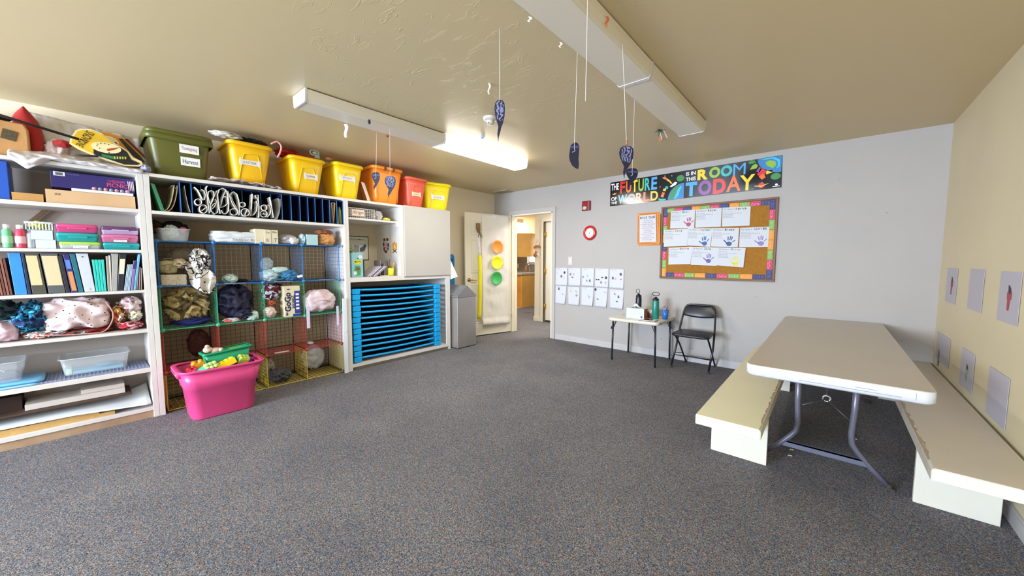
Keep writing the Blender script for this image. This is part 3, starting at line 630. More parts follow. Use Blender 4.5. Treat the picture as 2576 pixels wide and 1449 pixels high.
tag(build('ribbon_ornament',m,mat('grey_green_ribbon',S('#8d9482'),.5)),'grey green looped ornament on the second yellow bin lid','ornament')
m=MB(); lump(m,(-4.13,1.80,2.345),(.03,.05,.014),6,.3); tag(build('copper_ribbon',m,mat('copper_paper',S('#9a5b35'),.5)),'scrap of copper ribbon between two yellow bins','ribbon')
m=MB(); sheet(m,lambda u,v:(-4.09-.02*u-.03*v,2.19-.055*v+.055*(1-v)*0+ .05*u,1.947+.21*v),4,10); tag(build('white_paper',m,mat('plain_paper',S('#ddd3c4'),.7),solid=.001),'white paper tucked beside the orange bin','paper')
# ================================================================== clutter on top of the bookcase
m=MB(); m.prism([(-.62,1.945),(-.22,1.945),(-.185,2.0),(-.185,2.13),(-.20,2.165),(-.62,2.19)],'x',-4.40,-4.12)
bgp=tag(build('brown_bag',m,mat('kraft_paper',S('#b38450'),.75,bump=.3,bscale=12,var=.08),bevel=.01),'brown paper bag with a printed square on the bookcase top','bag')
m=MB().box(-.001,.0,-.03,.03,-.032,.032,Matrix.Translation((-4.117,-.265,2.08))@Matrix.Rotation(math.radians(-12),4,'X')); build('print',m,mat('bag_print',S('#4a3d24'),.7,var=.3,vscale=90),bgp)
m=MB(); lump(m,(-4.45,-.46,2.245),(.13,.19,.055),12,.35); tag(build('dark_garland',m,mat('dark_garland',S('#2a1a12'),.8,bump=.8,bscale=50)),'dark brown garland heap behind the brown bag','garland')
m=MB().tube([(-4.06,-.95,2.335),(-4.06,-.293,2.185),(-4.06,.035,2.112)],.009,8); tag(build('black_pole',m,mat('black_pole',S('#1e1a1c'),.35)),'black pole lying across the decorations on the bookcase','pole')
m=MB(); R=[]
for z,a,b_ in ((1.95,-.195,-.125),(2.05,-.195,-.118),(2.12,-.205,-.118),(2.18,-.245,-.125),(2.215,-.25,-.135),(2.25,-.235,-.155),(2.28,-.215,-.175),(2.297,-.200,-.188)):
    R.append([((-4.22)+.045*math.cos(t),(a+b_)/2*1.035+(b_-a)/2*math.sin(t),z) for t in [2*PI*i/20 for i in range(20)]])
m.ring(R)

santa=tag(build('red_plush',m,mat('red_felt',S('#a3120f'),.8,sheen=.3)),'red plush decoration under clear plastic behind the pole','decoration')
m=MB(); lump(m,(-4.215,-.075,2.045),(.055,.065,.075),8,.3,flat=.95); m.mat(1); lump(m,(-4.175,-.045,2.085),(.03,.045,.03),3,.1)
tag(build('white_plush',m,[mat('white_felt',S('#d8c6c6'),.9,bump=.5),mat('red_felt')]),'white furry plush with a red patch beside the red plush','decoration')
# clear plastic cover behind the sign
m=MB()
def cov(u,v):
    y=-.20+.56*u; z=(2.30-.06*u)*v+1.96*(1-v); x=-4.30+.10*(1-v)+.03*noise.noise(Vector((u*7,v*3,8)))+.015*noise.noise(Vector((u*18,v*6,1))); return (x,y,min(z,2.40))
sheet(m,cov,44,20); tag(build('plastic_cover',m,plastic_film('film_grey',(.66,.62,.60),.74,.25,.9),solid=.001),'crinkled clear plastic cover behind the snowman sign','plastic')
m=MB(); lump(m,(-4.36,.14,2.13),(.05,.16,.14),15,.3,flat=.95); tag(build('grey_bundle',m,mat('pinkish_grey_cloth',S('#8e8078'),.8)),'greyish bundle inside the clear plastic cover','bundle')
# white plastic bag draped over the shelf edge
m=MB()
def wbg(u,v):
    y=-.275+.62*u; lip=max(0,1-abs(u-.12)/.16); top=2.035-.05*abs(u-.35)-.02*u
    if v<.5:
        q=v/.5; x=-4.28+.20*q; z=top-(top-1.955)*q**2*.7-.0
    else:
        q=(v-.5)/.5; x=-4.08+.035*math.sin(q*PI)+.01*q; z=top-(top-1.955)*.7-(.035+.075*lip)*q+.0
    z+=.012*noise.noise(Vector((u*12,v*8,3)))*(1 if v<.5 else .5); x+=.018*noise.noise(Vector((u*14,v*7,9)))
    return (x,y,z)
sheet(m,wbg,60,24); tag(build('plastic_bag',m,mat('white_poly_bag',S('#d5d2d2'),.3,bump=.5,bscale=30,two=S('#c9c2c4'),vscale=9),solid=.001),'crumpled white plastic bag draped over the bookcase edge','bag')
m=MB(); sheet(m,lambda u,v:(-4.03-.01*v+.01*noise.noise(Vector((u*6,v*6,1))),-.06+.10*u,2.01-.05*v-.02*u),6,6); 
# snowman sign: flat wooden cut-out leaning back
sn=thing('snowman_sign','yellow wooden sign with a snowman, lettered SNOW ZONE','sign',(-4.10,.17,2.0))
def LXm(y,z,d=0): return (-4.095-.16*(z-2.0)+d,y,z)
def flat(pts,d,th,name,m,parent):
    mb=MB(); n=len(pts); A=[LXm(y,z,d) for y,z in pts]; B=[LXm(y,z,d-th) for y,z in pts]
    mb.add(A+B,[tuple(range(n)),tuple(reversed(range(n,2*n)))]+[(i,n+i,n+(i+1)%n,(i+1)%n) for i in range(n)]); return build(name,mb,m,parent)
def ell(cy,cz,a,b,rot=0,n=20): 
    c,s_=math.cos(rot),math.sin(rot); return [(cy+a*math.cos(t)*c-b*math.sin(t)*s_,cz+a*math.cos(t)*s_+b*math.sin(t)*c) for t in [2*PI*i/n for i in range(n)]]
ylw=mat('sign_yellow',S('#e0b62c'),.5); blk=mat('sign_black',S('#1c1a1c'),.5); crm=mat('sign_cream',S('#e6d9a6'),.5)
out=[(.046,2.204),(.021,2.184),(-.006,2.12),(-.012,2.083),(.03,2.05),(.089,2.024),(.17,1.995),(.25,1.975),(.33,1.985),(.352,2.005),(.345,2.03),(.30,2.05),(.28,2.09),(.245,2.118),(.20,2.145),(.149,2.195),(.099,2.213)]
flat(out,0,.010,'board',crm,sn)
inn=[(.055,2.196),(.030,2.178),(.004,2.12),(-.002,2.088),(.04,2.058),(.092,2.036),(.12,2.06),(.15,2.12),(.20,2.135),(.149,2.185),(.099,2.203)]
flat(inn,.003,.002,'yellow_field',ylw,sn)
flat([(.10,2.03),(.25,1.985),(.32,1.995),(.335,2.01),(.29,2.03),(.27,2.085),(.24,2.108),(.21,2.10),(.16,2.05),(.10,2.07)],.004,.002,'black_coat',blk,sn)
flat(ell(.165,2.092,.076,.040,.02),.0065,.002,'snowman_face',crm,sn)
flat([(.165,2.083),(.235,2.112),(.20,2.083),(.17,2.068)],.008,.001,'carrot_nose',mat('carrot',S('#a8452a'),.5),sn)
mb=MB()
for cy,cz in ((.118,2.095),(.122,2.108),(.138,2.118),(.158,2.121),(.178,2.118),(.176,2.058),(.222,2.064),(.13,2.08)): 
    K=[LXm(a,b_,.009) for a,b_ in ell(cy,cz,.0035,.0035,0,8)]; mb.poly(K)
build('face_dots',mb,blk,sn)
flat([(.135,2.02),(.20,2.012),(.265,2.03),(.27,2.048),(.20,2.035),(.14,2.04)],.0075,.001,'scarf',mat('scarf_green',S('#2b7a4c'),.6),sn)
mb=MB()
for i in range(5): a=.20+.014*i; mb.poly([LXm(a,2.016+.002*i,.0095),LXm(a+.006,2.017+.002*i,.0095),LXm(a+.006,2.036+.002*i,.0095),LXm(a,2.035+.002*i,.0095)])
build('scarf_stripes',mb,ylw,sn)
mb=MB(); 
for s_,cy,cz,sx_,sy_ in (('SNOW',.072,2.153,.028,.062),('ZONE',.043,2.098,.019,.052)):
    t=MB(); text(t,s_,None,1,.01); a=math.radians(-117); t.v=[(x*sx_,y*sy_,z) for x,y,z in t.v]
    mb.add([LXm(cy+x*math.cos(a)-y*math.sin(a),cz+x*math.sin(a)+y*math.cos(a),.0045) for x,y,z in t.v],t.f)
build('lettering',mb,blk,sn)
s2=thing('scarecrow_sign','orange cut-out sign with a dark hat behind the snowman sign','sign',(-4.16,.25,2.0))
def LXm(y,z,d=0): return (-4.150-.16*(z-2.0)+d,y,z)
flat([(.12,2.205),(.15,2.222),(.20,2.222),(.28,2.195),(.35,2.10),(.36,2.01),(.25,1.99),(.12,2.10)],0,.010,'board',mat('sign_orange',S('#d18a24'),.5),s2)
flat([(.235,2.19),(.255,2.195),(.345,2.08),(.37,2.035),(.35,2.03),(.30,2.08)],.004,.003,'black_hat_band',blk,s2)
flat([(.265,2.195),(.285,2.20),(.37,2.09),(.375,2.06)],.006,.003,'dark_red_band',mat('dark_red',S('#4a1410'),.6),s2)
flat(ell(.195,2.165,.045,.028,-.5),.004,.002,'face',crm,s2); flat([(.19,2.14),(.22,2.16),(.235,2.13),(.21,2.12)],.007,.001,'red_nose',mat('sign_red',S('#8e1f1a'),.5),s2)
m=MB().box(-4.075,-4.066,-.01,.11,-.006,.006); m=MB().tube([(-4.07,-.010,2.0),(-4.072,.05,2.006),(-4.085,.12,2.018)],[.008,.008,.007],8)
tag(build('wooden_stick',m,mat('dark_stick',S('#3b352c'),.6)),'dark wooden stick poking out under the snowman sign','stick')
m=MB(); lump(m,(-4.12,.365,1.978),(.05,.034,.035),3,.2,flat=.9); tag(build('blue_lilac_ball',m,spots('lilac_print',S('#a9abc8'),S('#4e4f8a'),60,.3)),'lilac patterned ball beside the olive tote','ball')
m=MB(); lump(m,(-4.15,.30,1.965),(.08,.10,.022),7,.3,flat=.8); tag(build('brown_garland',m,mat('brown_garland',S('#6b4a34'),.8,bump=.6)),'brown garland end under the snowman sign','garland')
# ================================================================== bookcase rows
def bx(name,label,cat,x0,x1,y0,y1,z0,z1,m,bevel=.002,group=None):
    return tag(build(name,MB().box(x0,x1,y0,y1,z0,z1),m,bevel=bevel),label,cat,group)
Xf=LF-.03
# row 1
bb=bx('blue_box','upright glossy blue box at the left end, under the bookcase top','box',-4.36,Xf,-.39,-.283,1.659,1.905,mat('box_blue',S('#1a4fb0'),.35),.004)
kr=mat('carton_tan',S('#c9a57c'),.7,var=.04); 
cr=thing('carton','long flat tan cardboard carton, open topped, on the upper shelf','box',(-4.2,.08,1.659))
build('body',MB().box(-4.38,Xf,-.138,.295,1.659,1.66).box(Xf-.004,Xf,-.138,.295,1.66,1.752).box(-4.38,-4.376,-.138,.295,1.66,1.752).box(-4.376,Xf-.004,-.138,-.134,1.66,1.752).box(-4.376,Xf-.004,.291,.295,1.66,1.752),kr,cr)
tm=MB(); fit_text(tm,'xx','x+',-.10,-.07,1.715,1.728,Xf+.001); build('mark',tm,mat('carton_ink',S('#5d4a36'),.7),cr)
c2_=thing('carton','small open orange tan carton beside the long flat one','box',(-4.2,-.21,1.659)); kr2=mat('carton_orange',S('#b98a4e'),.7,var=.05)
build('body',MB().box(-4.30,Xf,-.278,-.148,1.659,1.661).box(Xf-.004,Xf,-.278,-.148,1.661,1.711).box(-4.30,-4.296,-.278,-.148,1.661,1.72).box(-4.296,Xf-.004,-.278,-.275,1.661,1.711).box(-4.296,Xf-.004,-.151,-.148,1.661,1.711),kr2,c2_)
m=MB(); lump(m,(-4.2,-.21,1.69),(.06,.05,.028),2,.2,flat=.9); tag(build('black_cloth',m,mat('black_cloth',S('#17141a'),.8)),'black cloth inside the small orange tan carton','cloth')
tag(build('white_tray',MB().box(-4.36,Xf-.005,-.02,.288,1.7535,1.775),mat('tray_white',S('#dcdbe0'),.4),bevel=.004),'flat white tray resting on the long carton','tray')
m=MB()
for i in range(7): m.mat(i%2); m.sphere((-4.15,.09+.028*i,1.789),.0135,8,6)
tag(build('printed_dots',m,[mat('dot_pink',S('#c98b96'),.4),mat('dot_grey',S('#8d93ad'),.4)]),'row of pink and grey printed dots, built as beads, in front of the navy box','beads')  # printed dots, modelled as small balls
fb=thing('navy_box','navy blue flag box with a barcode, on the white tray','box',(-4.2,.08,1.80))
build('body',MB().box(-4.38,-4.165,-.112,.300,1.7765,1.89),mat('box_navy',S('#2a2266'),.4),fb,bevel=.002)
m=MB().box(-4.165,-4.1635,-.098,-.045,1.858,1.886); o=build('barcode_label',m,mat('label_white',S('#e4e2ea'),.5),fb)
m=MB(); [m.box(-4.1635,-4.1625,-.088+.0038*i,-.088+.0038*i+.0018,1.862,1.881) for i in range(9)]; build('barcode',m,blk,o)
m=MB(); fit_text(m,'PICNIC','x+',.155,.262,1.815,1.845,-4.1635,.01); fit_text(m,'CHECKERS','x+',.16,.25,1.850,1.868,-4.1635); build('lettering',m,mat('red_pink_ink',S('#d2456b'),.5),fb)
m=MB(); [m.add([(-4.1635,.268+.009*i,1.80),(-4.1635,.272+.009*i,1.80),(-4.1635,.268+.009*i,1.872),(-4.1635,.263+.009*i,1.872)],[(0,1,2,3)]) for i in range(4)]; build('flag_stripes',m,mat('stripe_white_red',S('#d9b8b8'),.5),fb)
m=MB(); fit_text(m,'Party games','x+',-.035,.02,1.872,1.880,-4.1635); build('small_lettering',m,mat('lilac_ink',S('#8b86c4'),.5),fb)
# row 2 bottles, basket, boxes, pencil cases
def bottle(name,label,cy,z0,r,h_,cb_,cc,lab=None,x=-4.15):
    t=thing(name,label,'bottle',(x,cy,z0))
    build('body',MB().lathe([(.001,0),(r*.95,0),(r,.006),(r,h_*.72),(r*.55,h_*.82),(r*.5,h_*.84),(.001,h_*.84)],n=20),cb_,t,local=True)
    build('cap',MB().lathe([(.001,h_*.82),(r*.6,h_*.82),(r*.6,h_),(.001,h_)],n=16),cc,t,local=True)
    if lab: build('label',MB().lathe([(r+.0006,h_*.2),(r+.001,h_*.21),(r+.001,h_*.5),(r+.0006,h_*.51)],n=20),lab,t,local=True)
    return t
capw=mat('cap_white',S('#e6eae8'),.4)
bottle('paint_bottle','green paint bottle on the shelf above the binders',-.315,1.344,.024,.155,mat('paint_green',S('#6fc28a'),.35),capw,mat('paint_green_label',S('#9bd9ad'),.5))
bottle('paint_bottle','red paint bottle beside the green one',-.262,1.344,.025,.155,mat('paint_red',S('#d3405c'),.35),capw,mat('paint_white_label',S('#e6b8bf'),.5))
bottle('paint_bottle','small grey bottle between the red paint and white boxes',-.222,1.344,.018,.13,mat('bottle_grey',S('#b5b6bd'),.35),mat('cap_grey',S('#8a8c93'),.4))
bottle('paint_bottle','olive paint bottle cut by the left picture edge',-.372,1.344,.024,.15,mat('paint_olive',S('#7d7f3b'),.35),capw)
bottle('paint_bottle','dark bottle standing behind the red paint',-.235,1.344,.022,.15,mat('bottle_dark',S('#4c3a40'),.4),mat('cap_dark',S('#2c2529'),.4),x=-4.25)
wb1=mat('pale_box',S('#c8dbe2'),.5)
w2_=bx('pale_box','pale blue white box, lower of two beside the pencil cases','box',-4.28,Xf-.02,-.200,-.112,1.343,1.403,wb1)
w1_=bx('pale_box','pale blue white box, upper of two, under the white basket','box',-4.28,Xf-.02,-.215,-.122,1.404,1.468,wb1)
bk=thing('small_basket','white slotted plastic basket with yellow things inside','basket',(-4.18,-.18,1.470)); bkm=mat('basket_white',S('#d7dde6'),.4)
m=MB(); m.ring([rr(.13,.095,.01,1.470,-4.19,-.175),rr(.13,.095,.01,1.4715,-4.19,-.175)]); build('base',m,bkm,bk)
m=MB()
for side in range(4):
    n_=8 if side%2==0 else 10; W_=.112 if side%2==0 else .14
    for i in range(n_+1):
        a=-W_/2+W_*i/n_; 
        if side==0: m.box(-4.122,-4.119,-.178+a-.003,-.178+a+.003,1.471,1.518)
        elif side==2: m.box(-4.261,-4.258,-.178+a-.003,-.178+a+.003,1.471,1.518)
        elif side==1: m.box(-4.19+a-.003,-4.19+a+.003,-.236,-.233,1.471,1.518)
        else: m.box(-4.19+a-.003,-4.19+a+.003,-.123,-.120,1.471,1.518)
m.ring([rr(.142,.118,.01,1.512,-4.19,-.178),rr(.150,.126,.012,1.512,-4.19,-.178),rr(.150,.126,.012,1.524,-4.19,-.178),rr(.142,.118,.01,1.524,-4.19,-.178)],False,False,closed=True)
build('slotted_wall',m,bkm,bk)
m=MB(); lump(m,(-4.19,-.178,1.505),(.05,.045,.032),5,.3); tag(build('yellow_toy',m,mat('neon_yellow',S('#dbe25a'),.5)),'bright yellow toy heaped in the white basket','toy')
def pcase(label,y0,y1,z0,z1,c,x1=-4.115,base=None,lab=None):
    t=thing('pencil_case',label,'pencil case',(-4.21,(y0+y1)/2,z0),'plastic pencil cases on the second shelf')
    h_=z1-z0; cy=(y0+y1)/2; w=y1-y0; cm=mat('pcase_'+c,S(c),.2,coat=.4); bm_=mat('pcase_'+(base or c),S(base or c),.2,coat=.4)
    build('base',MB().ring([rr(.19,w-.012,.012,z0,-4.215,cy),rr(.198,w-.004,.014,z0+h_*.5,-4.215,cy),rr(.20,w,.014,z0+h_*.52,-4.215,cy)]),bm_,t)
    build('lid',MB().ring([rr(.20,w,.014,z0+h_*.53,-4.215,cy),rr(.198,w-.004,.014,z0+h_*.9,-4.215,cy),rr(.185,w-.018,.012,z1,-4.215,cy)]),cm,t)
    build('latch',MB().box(-4.116,-4.111,cy-.045,cy+.045,z0+h_*.42,z0+h_*.60),bm_,t,bevel=.001)
    if lab: 
        o=build('label',MB().box(-4.1135,-4.1115,cy-.035,cy+.035,z0+.004,z0+.021),mat('label_white'),t); tm=MB(); fit_text(tm,lab,'x+',cy-.026,cy+.026,z0+.009,z0+.017,-4.111); build('lettering',tm,mat('ink_dark',S('#56505c'),.6),o)
pcase('lime lidded pencil case with a label, bottom of the left stack',-.100,.100,1.3435,1.395,'#a8cf5a',base='#b9bfc0',lab='Crayons')
pcase('teal pencil case in the middle of the left stack',-.110,.092,1.3965,1.458,'#189b9b')
pcase('pink pencil case on top of the left stack',-.110,.092,1.4595,1.521,'#c9497f')
pcase('teal pencil case at the bottom of the right stack',.106,.304,1.3435,1.395,'#1a9da0')
pcase('pink pencil case with a label in the right stack',.102,.298,1.3965,1.457,'#c46a90',lab='Glue Paper')
pcase('purple topped clear pencil case on the right stack',.104,.304,1.4585,1.518,'#5e3560',base='#b59cc0')
# row 3 binders (leaning quads): bottom y0,y1 ; top y0,y1 ; height
def binder(label,cat,b0,b1,t0,t1,h_,c,name='binder',depth=.22,extra=None,rough=.4,group='binders and books on the third shelf',x1=Xf):
    t=thing(name,label,cat,(x1-depth/2,(b0+b1)/2,1.031),group)
    w=min(b1-b0,t1-t0); z0,z1=1.0315,1.031+h_
    def q(m,xa,xb,fa,fb,za,zb,d=0):
        A=[]
        for x in (xa,xb):
            for zz in (za,zb):
                s_=(zz-z0)/(z1-z0); l=b0+(t0-b0)*s_; r_=b1+(t1-b1)*s_
                A.append([(x,l+(r_-l)*fa,zz),(x,l+(r_-l)*fb,zz)])
        v=[A[0][0],A[0][1],A[1][1],A[1][0],A[2][0],A[2][1],A[3][1],A[3][0]]
        m.add(v,[(0,1,2,3),(7,6,5,4),(0,4,5,1),(1,5,6,2),(2,6,7,3),(3,7,4,0)]); return m
    build('spine',q(MB(),x1-.006,x1,.02,.98,z0,z1),mat('cover_'+c,S(c),rough,var=.05),t,bevel=.0015,bseg=1)
    m=MB(); q(m,x1-depth,x1-.006,.02,.10,z0,z1); q(m,x1-depth,x1-.006,.90,.98,z0,z1); build('cover',m,mat('cover_'+c),t)
    build('pages',q(MB(),x1-depth+.01,x1-.008,.12,.88,z0+.004,z1-.006),mat('page_edge',S('#d8d2c4'),.8),t)
    if extra:
        for nm,fa,fb,ga,gb,cc in extra: build(nm,q(MB(),x1,x1+.001,fa,fb,z0+(z1-z0)*ga,z0+(z1-z0)*gb),mat('ink_'+cc,S(cc),.5),t)
    return t
m=thing('file_stack','reddish brown folder stack at the left end of the binders','folders',(-4.2,-.35,1.031)); 
for i in range(6): 
    y=-.385+.0125*i; K=Matrix.Translation((-4.21,y,1.032))@Matrix.Rotation(math.radians(4),4,'X'); build('folder',MB().box(-.11,.10,0,.009,0,.235+.006*(i%3),K),mat('folder_brown%d'%(i%2),S(['#8b5a4a','#6d3d33'][i%2]),.7),m)
binder('thick bright blue binder leaning beside the brown folders','binder',-.304,-.252,-.318,-.266,.280,'#2f86d6')
binder('navy binder squeezed behind the bright blue one','binder',-.250,-.236,-.264,-.252,.278,'#14284d')
binder('narrower grey binder with a tan spine label','binder',-.233,-.170,-.250,-.190,.276,'#4a4b41',extra=[('label',.05,.82,.22,.95,'#d9c294')])
binder('wide grey binder with a tan spine label','binder',-.164,-.087,-.186,-.108,.278,'#55585c',extra=[('label',.06,.92,.20,.94,'#dcc29b')])
binder('dark slim book between the wide binder and the atlas','book',-.086,-.066,-.107,-.089,.262,'#23252f',name='book')
binder('purple and orange spined book leaning right of the binders','book',-.062,-.030,-.086,-.058,.275,'#2e2a72',name='book',extra=[('title',.15,.85,.05,.55,'#d08a56'),('blue_patch',.15,.85,.62,.85,'#5b7fcf')])
binder('dark teal slim book next to the white binder','book',-.028,-.004,-.056,-.031,.276,'#17687c',name='book')
binder('thick white binder in the middle of the shelf','binder',.000,.054,-.028,.032,.280,'#c3c8d2',extra=[('rivet',.42,.56,.90,.93,'#333333'),('rivet',.5,.62,.06,.08,'#333333')])
for i in range(4):
    binder('aqua folder, %s of the four beside the white binder'%['first','second','third','last'][i],'folder',.056+.0135*i,.068+.0135*i,.047+.0155*i,.061+.0155*i,.236,'#22c3b4',name='folder')
binder('cream folder bundle right of the aqua folders','folder',.114,.127,.118,.131,.262,'#9a8f80',name='folder'); binder('white folder bundle beside the grey binder','folder',.128,.136,.132,.142,.268,'#c9c5bf',name='folder')
binder('plain grey binder right of the aqua folders','binder',.138,.161,.147,.185,.282,'#a3a19c')
binder('black binder with a cream spine label','binder',.163,.195,.189,.226,.280,'#202530',extra=[('label',.12,.88,.45,.86,'#e0d8bd')])
for i in range(5): binder('pale blue magazine, %s of the five by the black binder'%['first','second','third','fourth','last'][i],'magazine',.198+.0068*i,.2042+.0068*i,.226+.0068*i,.2322+.0068*i,.200,['#8fa3b6','#aabccb'][i%2],name='magazine',group='magazines on the third shelf')
binder('purple and violet thin book near the right end','book',.236,.248,.262,.280,.228,'#7b6fb0',name='book',extra=[('band',.05,.95,.72,.98,'#3f2b63')])
binder('light blue thin book leaning at the right end','book',.250,.262,.289,.303,.278,'#5fa9d0',name='book')
for i in range(3): binder('brown edged booklet, %s of the three in the right corner'%['nearest','middle','last'][i],'booklet',.266+.012*i,.273+.012*i,.285+.008*i,.291+.008*i,.185-.008*i,'#7a6257',name='booklet',group='booklets in the right corner')
# row 4 blankets
fb_=.85
m=MB(); lump(m,(-4.22,-.045,.873),(.125,.175,.125),3,.20,1.7,box=.40,fine=.02,nu=64,nv=40,flat=.99)
tag(build('pink_blanket',m,spots('blush_print',S('#e2cfd3'),S('#3a2f38'),34,.16,bump=.15)),'blush pink blanket with small dark marks bulging from the shelf','blanket')
m=MB().tube(smooth([(-4.10,-.20,.745),(-4.09,-.12,.735),(-4.085,.0,.728),(-4.085,.08,.735),(-4.10,.122,.80),(-4.11,.130,.87),(-4.13,.10,.95)]),.0045,6); tag(build('blanket_trim',m,mat('rose_trim',S('#c07f78'),.8)),'rose piping edge folded below the blush pink blanket','trim')
m=MB(); lump(m,(-4.22,-.02,.737),(.11,.17,.02),6,.2,flat=.88); tag(build('red_blanket',m,mat('dark_red_fleece',S('#8a2a25'),.9)),'dark red blanket edge under the blush pink blanket','blanket')
m=MB(); lump(m,(-4.20,-.255,.872),(.11,.095,.120),9,.30,2.4,nu=48,nv=30); tag(build('teal_blanket',m,blotch('teal_print',[S('#17305c'),S('#1e86b4'),S('#0f2546'),S('#38a9cc')],16)),'teal and navy lettered blanket left of the blush pink one','blanket')
m=MB(); lump(m,(-4.20,-.37,.93),(.11,.10,.070),14,.3); tag(build('dark_green_blanket',m,blotch('green_navy_print',[S('#0e2230'),S('#14504c'),S('#0e1c33'),S('#8fc7a6')],13)),'dark green and navy blanket above the pink pouch','blanket')
m=MB(); lump(m,(-4.20,-.385,.785),(.10,.085,.067),5,.1,1.5,box=.5,flat=.99); tag(build('pink_pouch',m,mat('pink_quilt',S('#d3b5c4'),.8,bump=.6,bscale=30)),'pink quilted pouch at the left end of the blanket shelf','pouch')
m=MB(); lump(m,(-4.19,-.20,.746),(.10,.115,.028),7,.3,flat=.98); tag(build('white_blue_cloth',m,blotch('white_blue_print',[S('#dcd6cf'),S('#5672a0'),S('#e7dcd0'),S('#a34c3a')],26)),'folded white, blue and rust cloth on the shelf front','cloth')
m=MB(); lump(m,(-4.19,-.05,.733),(.095,.08,.016),8,.3,flat=.9); tag(build('navy_green_cloth',m,blotch('navy_green_print',[S('#1d2a5c'),S('#d6dcd8'),S('#1d2a5c'),S('#2c8a6a')],30)),'flat navy and green cloth under the blankets','cloth')
m=MB(); lump(m,(-4.23,.235,.905),(.11,.07,.075),11,.25,2.2); tag(build('pink_white_blanket',m,blotch('pink_white_print',[S('#d9b8bf'),S('#e4dcd8'),S('#cfaab0'),S('#dcd6cf')],8)),'soft pink and white blanket at the right of the shelf','blanket')
m=MB(); lump(m,(-4.21,.252,.83),(.10,.05,.058),17,.3); tag(build('cream_blanket',m,blotch('cream_yellow_print',[S('#dcdcd0'),S('#d9cf96'),S('#c8d3cf'),S('#e0dcd3')],14)),'cream and pale yellow blanket below the pink and white one','blanket')
m=MB(); lump(m,(-4.22,.165,.842),(.10,.045,.10),19,.3); tag(build('rust_blanket',m,blotch('rust_print',[S('#7a2f1c'),S('#cfc4b4'),S('#9a4a2a'),S('#d3b54e')],9)),'rust, white and yellow blanket beside the blush pink one','blanket')
m=MB(); lump(m,(-4.20,.222,.752),(.11,.082,.034),21,.25,flat=.98); tag(build('rose_swirl_blanket',m,blotch('rose_swirl_print',[S('#c98f98'),S('#9c2f3e'),S('#d9a5ab'),S('#9e1f22')],12)),'rose and red swirl blanket at the bottom right','blanket')
# row 5: trays
clear=plastic_film('clear_plastic_box',(.82,.86,.90),.22,.15,.1)
def tray(label,y0,y1,z0,h_,depth,bm,x1=-4.10,inset=.022,name='plastic_tray',cat='tray'):
    t=thing(name,label,cat,(x1-depth/2,(y0+y1)/2,z0)); cy=(y0+y1)/2; cx=x1-depth/2; w=y1-y0
    build('body',MB().ring([rr(depth-2*inset-.006,w-2*inset-.006,.02,z0,cx,cy),rr(depth-2*inset,w-2*inset,.024,z0+.006,cx,cy),rr(depth-.01,w-.01,.03,z0+h_,cx,cy)],True,False),bm,t,solid=.002)
    build('rim',MB().ring([rr(depth-.01,w-.01,.03,z0+h_-.006,cx,cy),rr(depth+.012,w+.012,.034,z0+h_-.006,cx,cy),rr(depth+.012,w+.012,.034,z0+h_,cx,cy),rr(depth-.01,w-.01,.03,z0+h_,cx,cy)],False,False,closed=True),bm,t)
    return t
mg=MB(); 
for i in range(28): y=-.25+.02*i; mg.box(-4.40,-4.088,y,y+.004,.410,.4235)
for i in range(14): x=-4.40+.0235*i; mg.box(x,x+.003,-.25,.30,.410,.421)
mg.box(-4.40,-4.088,-.25,.30,.4075,.410); tag(build('ribbed_mat',mg,plastic_film('mat_plastic',S('#a9b2cf'),.6,.3,.1)),'translucent ribbed plastic sheet lying on the lower shelf','mat')
tray('clear plastic tray with paper inside, on the ribbed sheet',-.150,.205,.4245,.125,.27,clear,x1=-4.13)
m=MB().box(-4.36,-4.17,-.09,.165,.430,.448); tag(build('blue_folder',m,mat('folder_sky',S('#4db4d8'),.5)),'sky blue folder lying in the clear tray','folder')
m=MB().box(-4.35,-4.17,-.120,-.095,.4315,.47); tag(build('green_card',m,mat('card_green',S('#bfe0b8'),.6)),'pale green cards at the left of the clear tray','card')
m=MB(); lump(m,(-4.25,.09,.462),(.07,.075,.013),3,.3); tag(build('teal_scraps',m,mat('teal_scrap',S('#3f93b0'),.6)),'teal paper scraps on the blue folder in the tray','paper')
ld=mat('lid_blue',S('#6ab6e6'),.25,coat=.3)
for i,(y1,z) in enumerate(((-.235,.4085),(-.222,.428))):
    w=.36; m=MB().ring([rr(.30,w,.035,z,-4.235,y1-w/2),rr(.31,w+.01,.04,z+.006,-4.235,y1-w/2),rr(.31,w+.01,.04,z+.012,-4.235,y1-w/2),rr(.28,w-.02,.03,z+.018,-4.235,y1-w/2)])
    tag(build('blue_tub_lid',m,ld if i else mat('lid_paler_blue',S('#8fc8ea'),.25)),['lower','upper'][i]+' pale blue plastic tub lid on the lower shelf','tray','pale blue lids on the lower shelf')  # loose tub lids, stacked flat
t0_=tray('clear plastic tub resting on the blue lids',-.62,-.295,.4475,.135,.26,clear,x1=-4.11)
m=MB(); lump(m,(-4.24,-.42,.485),(.08,.09,.035),5,.2,flat=.8); tag(build('grey_contents',m,mat('grey_blue_cloth',S('#8b8e9c'),.8)),'grey cloth inside the clear tub on the blue lids','cloth')
m=MB().tube([(-4.14,-.45+.07*math.cos(a),.515+.03*math.sin(a)) for a in [PI*i/10 for i in range(11)]],.003,6); tag(build('white_string',m,mat('cord_white',S('#d6d6dc'),.5)),'white cord looped in the clear tub','string')
